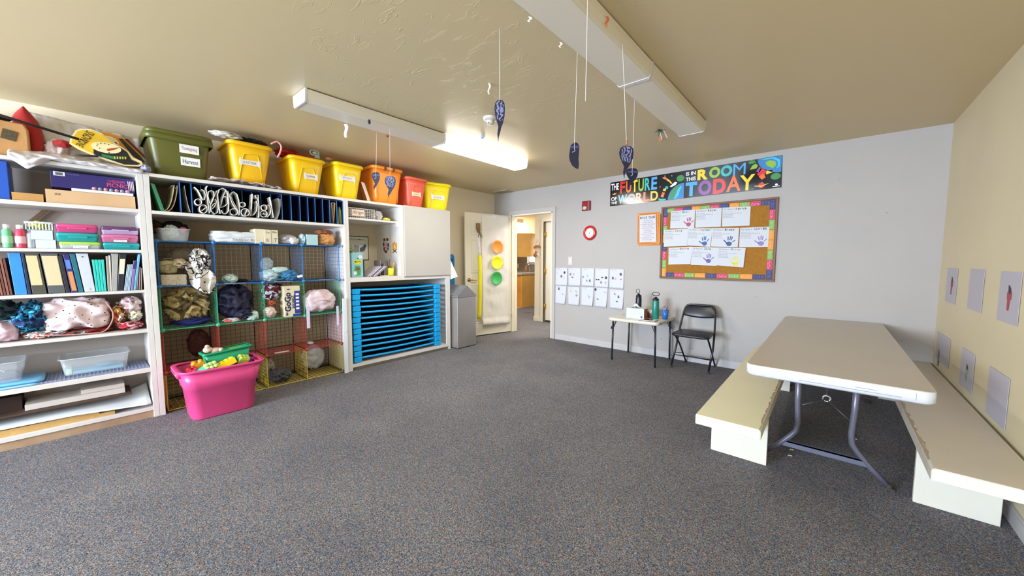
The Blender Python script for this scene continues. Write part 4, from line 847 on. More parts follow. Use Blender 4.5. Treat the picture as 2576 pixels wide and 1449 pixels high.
# row 6: bottom shelf
tag(build('plank',MB().box(-4.40,-4.10,-1.1,.02,.0885,.135).box(-4.40,-4.10,.02,.10,.0885,.115),mat('pine_plank',S('#c09a5c'),.6,bump=.2,var=.1)),'raw pine plank on the bottom shelf under the paper sheets','plank')
m=MB(); sheet(m,lambda u,v:(-4.085-.30*v-.01*math.sin(u*5),-1.0+1.30*u,.137+.008*u*(1-u)*4+.055*v*(.4+.6*u)+.5*max(0,u-.93)*v-.028*max(0,u-.7)*3*(1-v)),40,14)
tag(build('poster_sheets',m,mat('bright_sheet',S('#dbe2e6'),.5),solid=.004),'large white poster sheets drooping on the bottom shelf','paper')
m=MB().box(-4.40,-4.17,-.315,.165,.222,.262).mat(0).box(-4.40,-4.20,-.06,.165,.262,.292); tag(build('white_carton',m,mat('carton_white',S('#d3ccc4'),.5),bevel=.002),'flat stepped white carton on the brown sheets','box')
m=MB().box(-4.41,-4.13,-1.1,.20,.2085,.2205); tag(build('brown_board',m,mat('brown_board',S('#4b3328'),.7,var=.15)),'dark brown boards under the white carton','board')
m=MB().box(-4.41,-4.24,-1.1,-.33,.2215,.32); tag(build('dark_box',m,mat('dark_brown_box',S('#2c1610'),.6)),'dark brown box at the left of the bottom shelf','box')
# ================================================================== on top of the wire cubes
def soft(name,label,cat,c,r,m,seed=1,amp=.25,freq=2.2,box=0,flat=0,fine=.05,nu=40,nv=24,group=None):
    mb=MB(); lump(mb,c,r,seed,amp,freq,True,nu,nv,box,flat,fine); return tag(build(name,mb,m),label,cat,group)
t=thing('clear_bin','clear plastic bin with tissue and pink things, left on the wire cubes','bin',(-4.2,.52,1.421))
mb=MB().ring([rr(.20,.15,.02,1.4215,-4.23,.515),rr(.21,.16,.02,1.428,-4.23,.515),rr(.24,.19,.025,1.52,-4.23,.515)],True,False); build('body',mb,clear,t,solid=.002)
build('rim',MB().ring([rr(.24,.19,.025,1.516,-4.23,.515),rr(.255,.205,.03,1.516,-4.23,.515),rr(.255,.205,.03,1.523,-4.23,.515),rr(.24,.19,.025,1.523,-4.23,.515)],False,False,closed=True),clear,t)
soft('tissue_wad','white tissue paper standing out of the clear bin','tissue',(-4.20,.50,1.50),(.05,.055,.062),mat('tissue_pale',S('#bcc6c0'),.7,bump=.4),3,.35)
soft('pink_toy','pink rubbery toy in the clear bin','toy',(-4.19,.575,1.515),(.035,.030,.028),mat('salmon',S('#b4605c'),.5),4,.3)
soft('dark_bundle','black bundle behind the clear bin under the shelf','bundle',(-4.40,.55,1.545),(.06,.10,.065),mat('black_cloth'),14,.25)
soft('brown_bundle','brown fur bundle in the dark corner above the wire cubes','bundle',(-4.42,.43,1.55),(.06,.045,.06),mat('fur_brown',S('#4d3319'),.9,bump=.7),16,.25)
dp=soft('diaper_pack','long white plastic wrapped pack with handwriting on the wire cubes','pack',(-4.23,.948,1.477),(.10,.195,.054),mat('diaper_pack',S('#d5dadd'),.3,bump=.35,bscale=25),5,.06,2,box=.75,flat=.98)
m=MB(); fit_text(m,'Sawyer B','x+',.90,1.06,1.435,1.462,-4.112); build('lettering',m,mat('pen_grey',S('#54585e'),.6),dp)
cbx=thing('cream_carton','cream carton printed with dark symbols, on the wire cubes','box',(-4.2,1.17,1.421)); build('body',MB().box(-4.30,-4.12,1.150,1.268,1.4215,1.556).box(-4.30,-4.13,1.08,1.149,1.4215,1.558),mat('cream_carton',S('#d8cfb0'),.6),cbx,bevel=.002)
m=MB(); fit_text(m,'O mo','x+',1.165,1.195,1.52,1.54,-4.1185); fit_text(m,'X:','x+',1.165,1.19,1.44,1.47,-4.1185); fit_text(m,'Baby','x+',1.222,1.258,1.52,1.545,-4.1185); fit_text(m,':T','x+',1.222,1.258,1.435,1.475,-4.1185); m.box(-4.1195,-4.1185,1.208,1.210,1.425,1.553); build('lettering',m,mat('ink_dark'),cbx)
soft('grey_bag','grey plastic bag between the cream carton and wipes','bag',(-4.19,1.37,1.475),(.07,.098,.052),mat('grey_bag',S('#a49fa6'),.35,bump=.5),6,.25,flat=.98)
soft('white_bag','white bag end bulging out of the grey bag','bag',(-4.135,1.41,1.462),(.035,.05,.038),mat('white_poly_bag'),7,.2,flat=.98)
wp=thing('wipes_box','pale blue wipes box on the wire cubes','box',(-4.2,1.59,1.421)); build('body',MB().box(-4.29,-4.12,1.53,1.640,1.4215,1.530),mat('wipes_blue',S('#a9c9cf'),.5,var=.04),wp,bevel=.003)
soft('blue_wrap','pale blue wrapper beside the wipes box','wrapper',(-4.17,1.50,1.480),(.05,.032,.058),mat('pale_blue_wrap',S('#b7dbe6'),.35,bump=.4),8,.2,flat=.98)
bg_=soft('paper_bag','brown paper bag with a twisted top on the wire cubes','bag',(-4.20,1.75,1.487),(.075,.095,.065),mat('kraft_warm',S('#c88f55'),.7,bump=.5,bscale=22),9,.2,2,box=.3,flat=.98)
mb=MB(); lump(mb,(-4.20,1.735,1.565),(.06,.10,.032),12,.4,3); build('twisted_top',mb,mat('kraft_dark',S('#9a5f3c'),.7,bump=.5),bg_)
# ================================================================== inside the wire cubes
soft('backpack','small beige backpack with pocket seams in the top left cube','backpack',(-4.24,.470,1.205),(.07,.062,.060),mat('khaki_canvas',S('#b9ae86'),.85,bump=.15),2,.05,1.5,box=.5)
bp_=bpy.data.objects['backpack']
m=MB().tube([(-4.172,.425,1.215),(-4.170,.455,1.225),(-4.170,.485,1.225),(-4.172,.512,1.213)],.003,6).tube([(-4.172,.44,1.17),(-4.168,.44,1.205),(-4.168,.455,1.208)],.002,6).tube([(-4.172,.475,1.17),(-4.168,.475,1.205),(-4.168,.50,1.205)],.002,6).tube([(-4.22,.44,1.262),(-4.22,.45,1.275),(-4.22,.49,1.275),(-4.22,.50,1.262)],.005,6)
build('seams',m,mat('khaki_seam',S('#8e8465'),.8),bp_)
tag(build('cream_box',MB().box(-4.36,-4.14,.412,.575,1.053,1.143),spots('cream_terrazzo',S('#bdb29b'),S('#7d7062'),70,.25),bevel=.008),'cream speckled box under the beige backpack','box')
soft('grey_pillow','grey brown fluffy pillow at the back of the top left cube','pillow',(-4.36,.60,1.29),(.08,.125,.085),mat('grey_fluff',S('#8a7c6a'),.9,bump=.7,bscale=60),3,.12,2.2)
# printed blanket bunched in the cube and hanging over its front
pbm=blotch('black_white_print',[S('#d2ccc4'),S('#d2ccc4'),S('#23222c'),S('#d9d6d4')],17)
m=MB(); lump(m,(-4.19,.672,1.262),(.10,.076,.115),13,.30,2.4,nu=56,nv=34)
def hang(u,v):
    c=.60+.11*v+.02*math.sin(v*5); wv=.050+.045*math.sin(PI*(.15+.8*v))
    y=c+(u-.5)*2*wv+.008*math.sin(u*17+v*4); z=1.24-.235*v-.02*(u-.5)-.03*math.sin(u*PI)*v
    x=-4.175+.075*min(1,v*2.2)+.014*math.sin(u*13+v*5)*(.4+v)+.02*noise.noise(Vector((u*4,v*5,3)))
    return (min(x,-4.075),y,z)
sheet(m,hang,34,36); tag(build('printed_blanket',m,pbm),'white blanket with black print hanging out of the top left cube','blanket')
m=MB(); lump(m,(-4.21,.545,1.235),(.08,.06,.045),18,.3); tag(build('cream_sleeve',m,mat('cream_fleece',S('#cbb99c'),.85,bump=.2)),'cream fleece bunched beside the printed blanket','cloth')
soft('camo_blanket','tan camouflage blanket crumpled in the left cube of the second row','blanket',(-4.27,.578,.885),(.135,.165,.150),blotch('camo_print',[S('#a38d5e'),S('#b9a673'),S('#5f5334'),S('#c4b384')],5),5,.34,2.6,nu=72,nv=44,fine=.10,flat=.98)
soft('royal_blue_cloth','royal blue cloth under the camouflage blanket','cloth',(-4.26,.605,.730),(.13,.145,.038),mat('royal_blue',S('#15246b'),.8,bump=.2),7,.2,flat=.95)
soft('navy_jacket','dark navy jacket filling the second cube of the second row','jacket',(-4.31,.935,.87),(.15,.155,.168),mat('navy_cloth',S('#0e0f30'),.65,bump=.2),11,.22,2.2,nu=56,nv=34)
soft('navy_jacket_sleeve','navy sleeve drooping at the front of the second cube','sleeve',(-4.19,.97,.755),(.07,.085,.05),mat('navy_cloth'),12,.25)
soft('white_wipes_pouch','white plastic pouch with red print in the second cube','pouch',(-4.18,.88,.712),(.06,.075,.020),blotch('pouch_print',[S('#d4d4d6'),S('#d4d4d6'),S('#a6b2b8'),S('#c9553f')],14),4,.2,flat=.95)
soft('wipes_pack','pale green white pack of wipes at the right of the second cube','pack',(-4.20,1.035,.735),(.06,.055,.046),mat('pale_aqua',S('#b5d0cb'),.5),6,.1,1.6,box=.5,flat=.98)
soft('small_shoe_pouch','pale teal leaf printed pouch in the second top cube','pouch',(-4.20,.885,1.093),(.055,.062,.044),blotch('leaf_print',[S('#c3d3c7'),S('#6d9a94'),S('#cdd8cc'),S('#5e8f8a')],24),8,.1,2,flat=.9)
soft('dark_cloth','dark flat cloth behind the leaf printed pouch','cloth',(-4.32,.97,1.068),(.09,.085,.018),mat('black_cloth'),9,.2,flat=.9)
soft('diaper_bag','clear blue tinted bag of diapers in the third top cube','bag',(-4.28,1.235,1.116),(.09,.100,.066),mat('diaper_blue',S('#9fc7d2'),.35,bump=.45,two=S('#dfe6e4'),vscale=14),10,.22,flat=.98)
m=MB(); lump(m,(-4.28,1.205,1.225),(.045,.06,.07),11,.3); build('bag_neck',m,plastic_film('film_blueish',(.62,.76,.84),.4,.2,.6),bpy.data.objects['diaper_bag'])
soft('blue_pouch','denim blue bag with a white tag in the third top cube','bag',(-4.20,1.388,1.109),(.07,.088,.058),mat('denim_blue',S('#2b6a94'),.7,bump=.3),12,.22,flat=.98)
tag(build('white_tag',MB().box(-.001,.001,-.025,.025,-.012,.012,Matrix.Translation((-4.108,1.445,1.10))@Matrix.Rotation(.2,4,'X')),mat('label_white')),'white name tag on the denim blue bag','tag')
soft('pale_wipes','pale aqua folded wipes leaning behind the denim bag','pack',(-4.24,1.31,1.165),(.04,.075,.032),mat('pale_aqua'),13,.1,1.6,box=.4)
tag(build('teal_folder',MB().box(-.12,.05,-.12,.08,-.004,.004,Matrix.Translation((-4.22,1.33,1.085))@Matrix.Rotation(math.radians(14),4,'X')),mat('teal_folder',S('#2d7482'),.5)),'teal folder under the denim blue bag','folder')
for i,(y,lb) in enumerate(((.90,'white name card lying on the second blue grid shelf'),(1.30,'white name card lying on the third blue grid shelf'),(1.72,'white name card lying on the rightmost blue grid shelf'))):
    tag(build('name_card',MB().box(-4.135,-4.112,y-.08,y+.08,1.0515,1.0535),mat('label_white')),lb,'card')
soft('plaid_blanket','red, navy and white plaid blanket balled in the third cube','blanket',(-4.25,1.222,.945),(.08,.090,.088),blotch('plaid_print',[S('#b7bcc8'),S('#171a3a'),S('#9a2327'),S('#171a3a'),S('#c7c9d2')],17),15,.3)
soft('red_plaid_scarf','red plaid scarf behind the balled blanket','scarf',(-4.30,1.29,.98),(.07,.06,.055),mat('red_plaid',S('#7e1c1c'),.8,two=S('#3a1620'),vscale=20),16,.3)
soft('pink_ball_bag','pinkish shiny bag below the plaid blanket','bag',(-4.21,1.192,.748),(.055,.060,.058),mat('shiny_pink',S('#d4bdb2'),.25,bump=.4),17,.12,flat=.98)
soft('orange_toy','dark orange toy between the plaid blanket and pink bag','toy',(-4.21,1.215,.838),(.04,.035,.028),mat('orange_brown',S('#a34a22'),.5),18,.25)
gg=thing('snack_carton','cream carton with navy side band standing in the third cube','box',(-4.18,1.38,.69)); build('body',MB().box(-4.28,-4.145,1.305,1.452,.6895,1.002),mat('cream_box2',S('#d6cba8'),.55),gg,bevel=.002)
build('navy_band',MB().box(-4.145,-4.1435,1.398,1.452,.72,.95),mat('navy_print',S('#2b3a86'),.5),gg); build('blue_corner',MB().box(-4.145,-4.1435,1.38,1.452,.69,.715),mat('navy_print'),gg)
m=MB(); t_=MB(); text(t_,'GoGo',None,.075,.0025); text(t_,'squeeZ',Matrix.Translation((.0,-.045,0)),.045,.001)
m.add([(-4.143,1.338-y,.84+x) for x,y,z in t_.v],t_.f); build('lettering',m,mat('ink_navy',S('#1f2557'),.5),gg)
m=MB(); 
for i in range(5): m.box(-4.1432,-4.1425,1.41,1.44,.76+.036*i,.78+.036*i)
build('white_print',m,mat('label_white'),gg)
m=MB(); m.poly([(-4.143,1.325,.97),(-4.143,1.345,.962),(-4.143,1.365,.97),(-4.143,1.345,.975)]); m.poly([(-4.143,1.315,.70),(-4.143,1.335,.71),(-4.143,1.322,.75)]); build('blue_marks',m,mat('ink_navy'),gg)
soft('pink_backpack','pale pink backpack bulging out of the rightmost cube','backpack',(-4.20,1.655,.825),(.11,.172,.125),mat('pale_pink_canvas',S('#cfb9bd'),.7,bump=.12),19,.10,1.6,box=.35,nu=48,nv=30)
pbk=bpy.data.objects['pink_backpack']
build('strap',MB().box(-4.104,-4.098,1.492,1.522,.555,.78,Matrix.Translation((0,0,0))),mat('strap_lilac',S('#cdc3d8'),.7),pbk); build('strap',MB().box(-4.104,-4.098,1.800,1.822,.545,.76),mat('strap_lilac'),pbk)
build('zip',MB().tube([(-4.105,1.57,.83),(-4.088,1.65,.84),(-4.100,1.75,.82)],.003,6),mat('zip_tan',S('#b49a9e'),.6),pbk)
# red row / yellow row
tag(build('name_strip',MB().box(-4.20,-4.16,1.21,1.34,.3325,.335),mat('label_white')),'torn white name strip on the red grid shelf','card')
soft('sock','small grey white sock on the rightmost red grid shelf','sock',(-4.32,1.60,.352),(.05,.03,.016),mat('sock_grey',S('#b8b0ac'),.8),3,.2,flat=.9)
soft('dark_grey_cloth','dark grey cloth bunched on the yellow floor grid','cloth',(-4.25,1.27,.085),(.11,.115,.072),mat('charcoal_cloth',S('#4a4748'),.85,bump=.15),21,.28,2.4,flat=.95,nu=52,nv=32)
soft('net_bag','grey net bag behind the dark grey cloth','bag',(-4.36,1.20,.165),(.06,.055,.085),mat('net_grey',S('#8c8273'),.8,bump=.8,bscale=90),22,.25)
soft('clear_bag','large clear plastic bag in the lower right cube','bag',(-4.36,1.63,.185),(.10,.125,.135),plastic_film('film_clear',(.75,.76,.80),.38,.15,.8),23,.2,flat=.98)
soft('purple_thing','small purple toy beside the clear bag','toy',(-4.25,1.51,.055),(.03,.022,.035),mat('dull_purple',S('#6b4770'),.6),24,.1)
soft('maroon_bag','maroon mesh tote slumped in the left red cube','bag',(-4.38,.66,.505),(.07,.085,.13),mat('maroon_mesh',S('#4a1d18'),.8,bump=.7,bscale=70),25,.2)
soft('brown_sack','brown sack behind the pink tub in the lower left cube','sack',(-4.38,.66,.12),(.07,.09,.10),mat('dark_brown_cloth',S('#3b2418'),.8),26,.2,flat=.98)
# ================================================================== cabinet contents
bd=thing('wire_basket','white wire basket labelled dingo on the small upper shelf','basket',(-4.25,2.15,1.745)); gw=mat('basket_wire_white',S('#d9d6cf'),.5)
m=MB()
def wirebox(m,x0,x1,y0,y1,z0,z1,n1=14,n2=6,t=.0014):
    for i in range(n1+1):
        y=y0+(y1-y0)*i/n1; m.box(x1-t,x1+t,y-t,y+t,z0,z1); m.box(x0-t,x0+t,y-t,y+t,z0,z1); m.box(x0,x1,y-t,y+t,z0-t,z0+t)
    for i in range(n2+1):
        z=z0+(z1-z0)*i/n2; r_=t*(2 if i in (0,n2) else 1); m.box(x1-r_,x1+r_,y0,y1,z-r_,z+r_); m.box(x0-r_,x0+r_,y0,y1,z-r_,z+r_); m.box(x0,x1,y0-r_,y0+r_,z-r_,z+r_); m.box(x0,x1,y1-r_,y1+r_,z-r_,z+r_)
wirebox(m,-4.42,-4.135,1.985,2.30,1.7450,1.855); build('wire_body',m,gw,bd)
o=build('name_plate',MB().box(-4.131,-4.128,2.015,2.172,1.765,1.842),mat('plate_pinkish',S('#e3cfc4'),.5),bd)
m=MB(); fit_text(m,'dingo','x+',2.03,2.158,1.780,1.830,-4.127,.006); build('lettering',m,mat('ink_grey_brown',S('#6d5f5e'),.5),o)
m=MB(); [m.box(-4.128,-4.1270,a,b_,c_,d_) for a,b_,c_,d_ in ((2.017,2.170,1.767,1.770),(2.017,2.170,1.837,1.840),(2.017,2.020,1.767,1.840),(2.167,2.170,1.767,1.840))]; build('plate_border',m,mat('border_rose',S('#a4756a'),.5),o)
soft('basket_contents','grey papers heaped inside the wire basket','papers',(-4.28,2.14,1.80),(.11,.13,.07),mat('paper_grey_heap',S('#9b9890'),.8),27,.25,flat=.7)
soft('plastic_bag_bundle','clear plastic bag of small things beside the wire basket','bag',(-4.24,2.385,1.805),(.08,.065,.075),plastic_film('film_pinkish',(.72,.68,.68),.65,.2,.8),28,.25,flat=.8)
soft('yellow_sponge','pale yellow sponge on the small upper shelf','sponge',(-4.19,2.48,1.765),(.035,.055,.022),mat('sponge_yellow',S('#dccf5a'),.9,bump=.8,bscale=60),29,.2,flat=.95)
mp_=thing('map_poster','black framed map poster on the back of the cabinet','poster',(XB,2.28,1.26)); build('frame',MB().box(XB,XB+.006,2.03,2.482,1.262,1.572),mat('map_frame_black',S('#1d1c20'),.5),mp_); build('print',MB().box(XB+.006,XB+.0075,2.04,2.472,1.272,1.562),mat('map_paper',S('#d9d6c8'),.6),mp_)
m=MB(); fit_text(m,'UNITED STATES OF AMERICA','x+',2.07,2.44,1.520,1.538,XB+.0085,.01); build('lettering',m,mat('ink_black',S('#222228'),.5),mp_)
for i,(c,pts) in enumerate((('#4c5068',[(2.36,1.37),(2.42,1.38),(2.45,1.45),(2.43,1.48),(2.40,1.44),(2.36,1.42)]),('#c8a53c',[(2.10,1.40),(2.18,1.42),(2.20,1.48),(2.12,1.48)]),('#5d9a5b',[(2.19,1.36),(2.26,1.35),(2.27,1.44),(2.20,1.45)]),('#8a8f9c',[(2.28,1.36),(2.35,1.37),(2.35,1.45),(2.28,1.46)]),('#6e6a78',[(2.26,1.30),(2.31,1.28),(2.33,1.35),(2.27,1.35)]))):
    m=MB(); m.poly([(XB+.0085,a,b_) for a,b_ in pts]); build('map_region',m,mat('map_%d'%i,S(c),.6),mp_)
# drawings on the divider
PY=2.5985
def paper_on_div(label,xa,xb,z0,z1): 
    return tag(build('drawing',MB().box(xa,xb,PY-.002,PY,z0,z1),mat('drawing_paper',S('#d6cfc2'),.7)),label,'drawing')
d1_=paper_on_div('paper with a dark red doodled turkey, on the cabinet divider',-4.515,-4.30,1.318,1.583)
m=MB()
for k in range(9): 
    a=PI*(.1+.8*k/8)+PI*.5; 
for (cx_,cz_,rx,rz_) in ((-4.44,1.53,.03,.022),(-4.37,1.53,.03,.022),(-4.46,1.47,.022,.03),(-4.35,1.46,.022,.03),(-4.45,1.41,.022,.03),(-4.41,1.375,.035,.02),(-4.36,1.41,.018,.022)):
    m.poly([(cx_+rx*math.cos(t),PY-.0025,cz_+rz_*math.sin(t)) for t in [2*PI*i/12 for i in range(12)]])
build('doodle',m,mat('doodle_maroon',S('#6d2a2f'),.7),d1_); m=MB(); m.poly([(-4.40+.03*math.cos(t),PY-.0028,1.46+.05*math.sin(t)) for t in [2*PI*i/14 for i in range(14)]]); build('doodle',m,mat('doodle_grey',S('#b0a09c'),.7),d1_)
d2_=paper_on_div('paper with a drawn campfire, on the cabinet divider',-4.285,-4.112,1.309,1.580)
m=MB(); m.poly([(-4.20+a,PY-.0025,1.40+b_) for a,b_ in ((-.04,0),(.04,0),(.052,.04),(.045,.09),(.02,.07),(.01,.11),(-.02,.08),(-.045,.095),(-.05,.04))]); build('flame',m,mat('flame_orange',S('#d98d2f'),.6),d2_)
m=MB(); m.poly([(-4.20+a,PY-.003,1.41+b_) for a,b_ in ((-.02,0),(.02,0),(.025,.03),(0,.065),(-.025,.03))]); build('flame_heart',m,mat('flame_yellow',S('#e3c24a'),.6),d2_)
m=MB()
for s_ in (-1,1): m.add([(-4.20-s_*.05,PY-.003,1.365),(-4.20-s_*.042,PY-.003,1.355),(-4.20+s_*.05,PY-.003,1.395),(-4.20+s_*.042,PY-.003,1.405)],[(0,1,2,3)])
build('logs',m,mat('log_brown',S('#6d4526'),.6),d2_)
# juice box carton
jb=thing('juice_carton','light blue juice carton with a yellow oval, in the cabinet','carton',(-4.2,2.09,1.07)); build('body',MB().box(-4.30,-4.155,2.012,2.148,1.0695,1.345),mat('juice_blue',S('#86c3d2'),.5),jb,bevel=.002)
X0=-4.1545
def jp(nm,pts,c,d=0): build(nm,MB().poly([(X0+d,a,b_) for a,b_ in pts]),mat('juice_'+nm,S(c),.5),jb)
jp('oval',ell(2.085,1.245,.055,.026),'#d7cf3e'); jp('green_panel',[(2.045,1.085),(2.115,1.085),(2.12,1.15),(2.11,1.20),(2.05,1.20),(2.04,1.15)],'#4f9a5f'); jp('leaf',[(2.07,1.275),(2.09,1.30),(2.105,1.275)],'#3f7d45'); jp('spoon',ell(2.085,1.165,.028,.016),'#8b4a2a',.001); jp('badge',ell(2.05,1.115,.022,.022),'#dfeaf0',.001); jp('badge_upper',ell(2.115,1.30,.026,.022),'#d3e7ee',.001)
m=MB(); fit_text(m,"MOTT'S",'x+',2.045,2.125,1.236,1.255,X0+.001,.02); build('lettering',m,mat('ink_green',S('#2c5a36'),.5),jb)
soft('yellow_flowers','yellow green tinsel heap above the juice carton','tinsel',(-4.35,2.07,1.40),(.07,.07,.055),mat('tinsel',S('#a9a64a'),.6,bump=1,bscale=90,two=S('#4e6f6a'),vscale=50),31,.3)
tag(build('black_folder',MB().box(-4.36,-4.16,2.155,2.166,1.0695,1.27),blk),'black folder standing right of the juice carton','folder')
# leaning books/notebooks pile
for i,(c,lb) in enumerate((('#b8b3b4','grey'),('#c9c7cf','pale grey'),('#77699a','violet'),('#d7d2d3','white'),('#9a93a8','lilac grey'))):
    K=Matrix.Translation((-4.26,2.200+.026*i,1.073))@Matrix.Rotation(math.radians(-52),4,'X')
    tag(build('notebook',MB().box(-.10,.11,-.004,.006,0,.19,K),mat('notebook_%d'%i,S(c),.6)),'%s notebook, %s in the leaning row on the cabinet counter'%(lb,['leftmost','second','third','fourth','rightmost'][i]),'notebook','notebooks leaning in the cabinet')
tag(build('desk_rack',MB().box(-4.36,-4.22,2.40,2.408,1.0695,1.26).box(-4.36,-4.22,2.455,2.463,1.0695,1.22).box(-4.36,-4.22,2.408,2.455,1.0695,1.075),mat('rack_grey',S('#8a8795'),.5)),'grey upright desk rack behind the leaning notebooks','rack')
tag(build('yellow_stapler',MB().box(-4.13,-4.10,2.36,2.45,1.0695,1.079),mat('pale_yellow_thing',S('#d8cf6a'),.5)),'small pale yellow strip lying on the cabinet counter','eraser')
pc=thing('pencil_cup','yellow cup of pencils on the cabinet counter','cup',(-4.17,2.515,1.069)); build('cup',MB().lathe([(.001,0),(.032,0),(.038,.098),(.035,.098),(.030,.005),(.001,.005)],c=(-4.17,2.515,1.0695),n=20),mat('cup_yellow',S('#dfe02c'),.4),pc)
for i,(a,b_,h_,c) in enumerate(((-.012,-.02,.19,'#2f2b2b'),(.01,-.012,.205,'#3a3a46'),(-.004,.006,.17,'#d9a441'),(.014,.014,.16,'#d9b34a'),(.0,-.03,.175,'#4a4038'),(-.014,.018,.15,'#c98a3a'),(.006,.024,.145,'#cfae52'))):
    tag(build('pencil',MB().tube([(-4.17+a*.5,2.515+b_*.4,1.078),(-4.17+a*1.6,2.515+b_*1.8,1.07+h_),(-4.17+a*1.65,2.515+b_*1.85,1.078+h_)],[.0035,.0035,.001],6),mat('pencil_%s'%c,S(c),.5)),'pencil, %s of the seven in the yellow cup'%['tallest dark','dark blue','amber','yellow','slanting dark','short orange','short yellow'][i],'pencil','pencils in the yellow cup')
# ================================================================== pink tub
tu=thing('pink_tub','large pink plastic tub full of toy bricks on the carpet','tub',(-3.87,.705,0)); pk=mat('tub_pink',S('#dd4a86'),.35,var=.02)
cx_,cy_=-3.86,.705
R=[rr(.285,.40,.06,.0,cx_,cy_),rr(.30,.42,.07,.012,cx_,cy_),rr(.335,.462,.07,.245,cx_,cy_),rr(.352,.482,.07,.250,cx_,cy_),rr(.375,.52,.075,.385,cx_,cy_)]
R2=[rr(.365,.51,.07,.385,cx_,cy_),rr(.33,.46,.07,.25,cx_,cy_),rr(.29,.41,.065,.015,cx_,cy_)]
build('body',MB().ring(R+R2),pk,tu)
build('rim',MB().ring([rr(.372,.515,.075,.385,cx_,cy_),rr(.41,.575,.09,.392,cx_,cy_),rr(.418,.585,.095,.405,cx_,cy_),rr(.41,.575,.09,.412,cx_,cy_),rr(.37,.513,.075,.405,cx_,cy_)],False,False),pk,tu)
for s_ in (-1,1): build('grip',MB().ring([rr(.16,.03,.012,.345,cx_,cy_+s_*.262),rr(.20,.055,.02,.39,cx_,cy_+s_*.268)]),pk,tu)
pt=thing('planter_box','green plastic planter box resting in the pink tub','planter',(-4.02,.785,.36)); gp=mat('planter_green',S('#1f9668'),.35)
K=Matrix.Translation((-3.965,.785,.362))@Matrix.Rotation(math.radians(4),4,'Z')@Matrix.Rotation(math.radians(4),4,'X')
rg=lambda w,d,z,r=.015:[K@Vector(p) for p in rr(w,d,r,z)]
build('body',MB().ring([rg(.105,.27,0),rg(.11,.28,.005),rg(.125,.325,.125),rg(.120,.318,.125),rg(.102,.27,.008)]),gp,pt)
build('rim',MB().ring([rg(.125,.325,.118),rg(.148,.350,.120),rg(.150,.352,.134),rg(.140,.342,.136),rg(.120,.316,.134)],False,False),gp,pt)
for i,(y,z,lb) in enumerate(((.655,.503,'white rounded toy standing in the green planter, left'),(.705,.490,'white rounded toy lying in the green planter, right'))):
    m=MB().sphere((-3.975,y,z),.034 if i==0 else .032,12,8,(1,1 if i==0 else 1.35,.8)); m.sphere((-3.96,y-.005,z+.03),.018,10,6) if i==0 else m.sphere((-3.95,y+.035,z+.005),.018,10,6)
    tag(build('toy_figure',m,mat('cream_toy',S('#ddd0bc'),.5,two=S('#c99a86'),vscale=18)),lb,'toy','white toys in the green planter')
tag(build('yellow_green_block',MB().box(-3.99,-3.95,.80,.90,.475,.495,),mat('dull_lime',S('#8fae4f'),.5)),'dull lime block low in the green planter','toy brick')
G2='toy bricks in the pink tub'
def brick(label,c,x,y,z,w,d,h_,rx,ry,rz,nx=2,ny=2):
    K=Matrix.Translation((x,y,z))@Matrix.Rotation(rz,4,'Z')@Matrix.Rotation(rx,4,'X')@Matrix.Rotation(ry,4,'Y'); m=MB().box(-w/2,w/2,-d/2,d/2,-h_/2,h_/2,K); t=tag(build('toy_brick',m,mat('brick_'+c,S(c),.3),bevel=.003,origin=(x,y,z)),label,'toy brick',G2)
    s_=MB()
    for i in range(nx):
        for j in range(ny):
            s_.lathe([(.013,0),(.014,.001),(.014,.010),(.011,.013),(.001,.013)],n=12,M=K@Matrix.Translation((w*((i+.5)/nx-.5),d*((j+.5)/ny-.5),h_/2)))
    build('studs',s_,mat('brick_'+c),t); return t
brick('yellow brick lying tilted, longest in the pink tub','#f2dd1d',-3.80,.735,.395,.062,.145,.05,.32,-.25,.15,2,4)
brick('lime green brick tilted at the right of the tub','#b5d957',-3.82,.86,.405,.062,.075,.05,-.3,.5,.2,2,3)
brick('pale green brick with studs facing forward, left of the yellow one','#c4e08a',-3.79,.635,.400,.06,.08,.05,.2,1.1,.1,2,3)
brick('aqua green brick, lying smooth side up at the front','#57d0a6',-3.765,.580,.375,.07,.07,.04,.35,PI+.1,.5)
brick('orange yellow brick near the back left of the tub','#dca02a',-3.90,.575,.405,.05,.085,.045,.25,.2,-.1)
brick('red brick at the left of the tub','#c82a36',-3.82,.525,.375,.06,.07,.045,.2,.4,.4)
brick('blue brick between the yellow and lime bricks','#2c7fa0',-3.84,.81,.39,.05,.06,.045,.1,.5,.1)
brick('magenta brick at the front left of the tub','#cf3f9a',-3.78,.515,.362,.06,.06,.04,.1,.1,.2)
brick('purple brick at the right edge of the tub','#7d4a8e',-3.86,.915,.375,.05,.05,.04,.2,.3,.5)
brick('deep pink brick low at the front of the tub','#d0489f',-3.74,.56,.350,.06,.06,.04,0,.1,0)
m=MB(); lump(m,(-3.86,.70,.325),(.150,.20,.035),3,.2); tag(build('toy_heap',m,mat('mixed_toys',S('#b03a6a'),.5,two=S('#7a2a40'),vscale=22)),'dim mixed toys filling the tub below the bricks','toys')
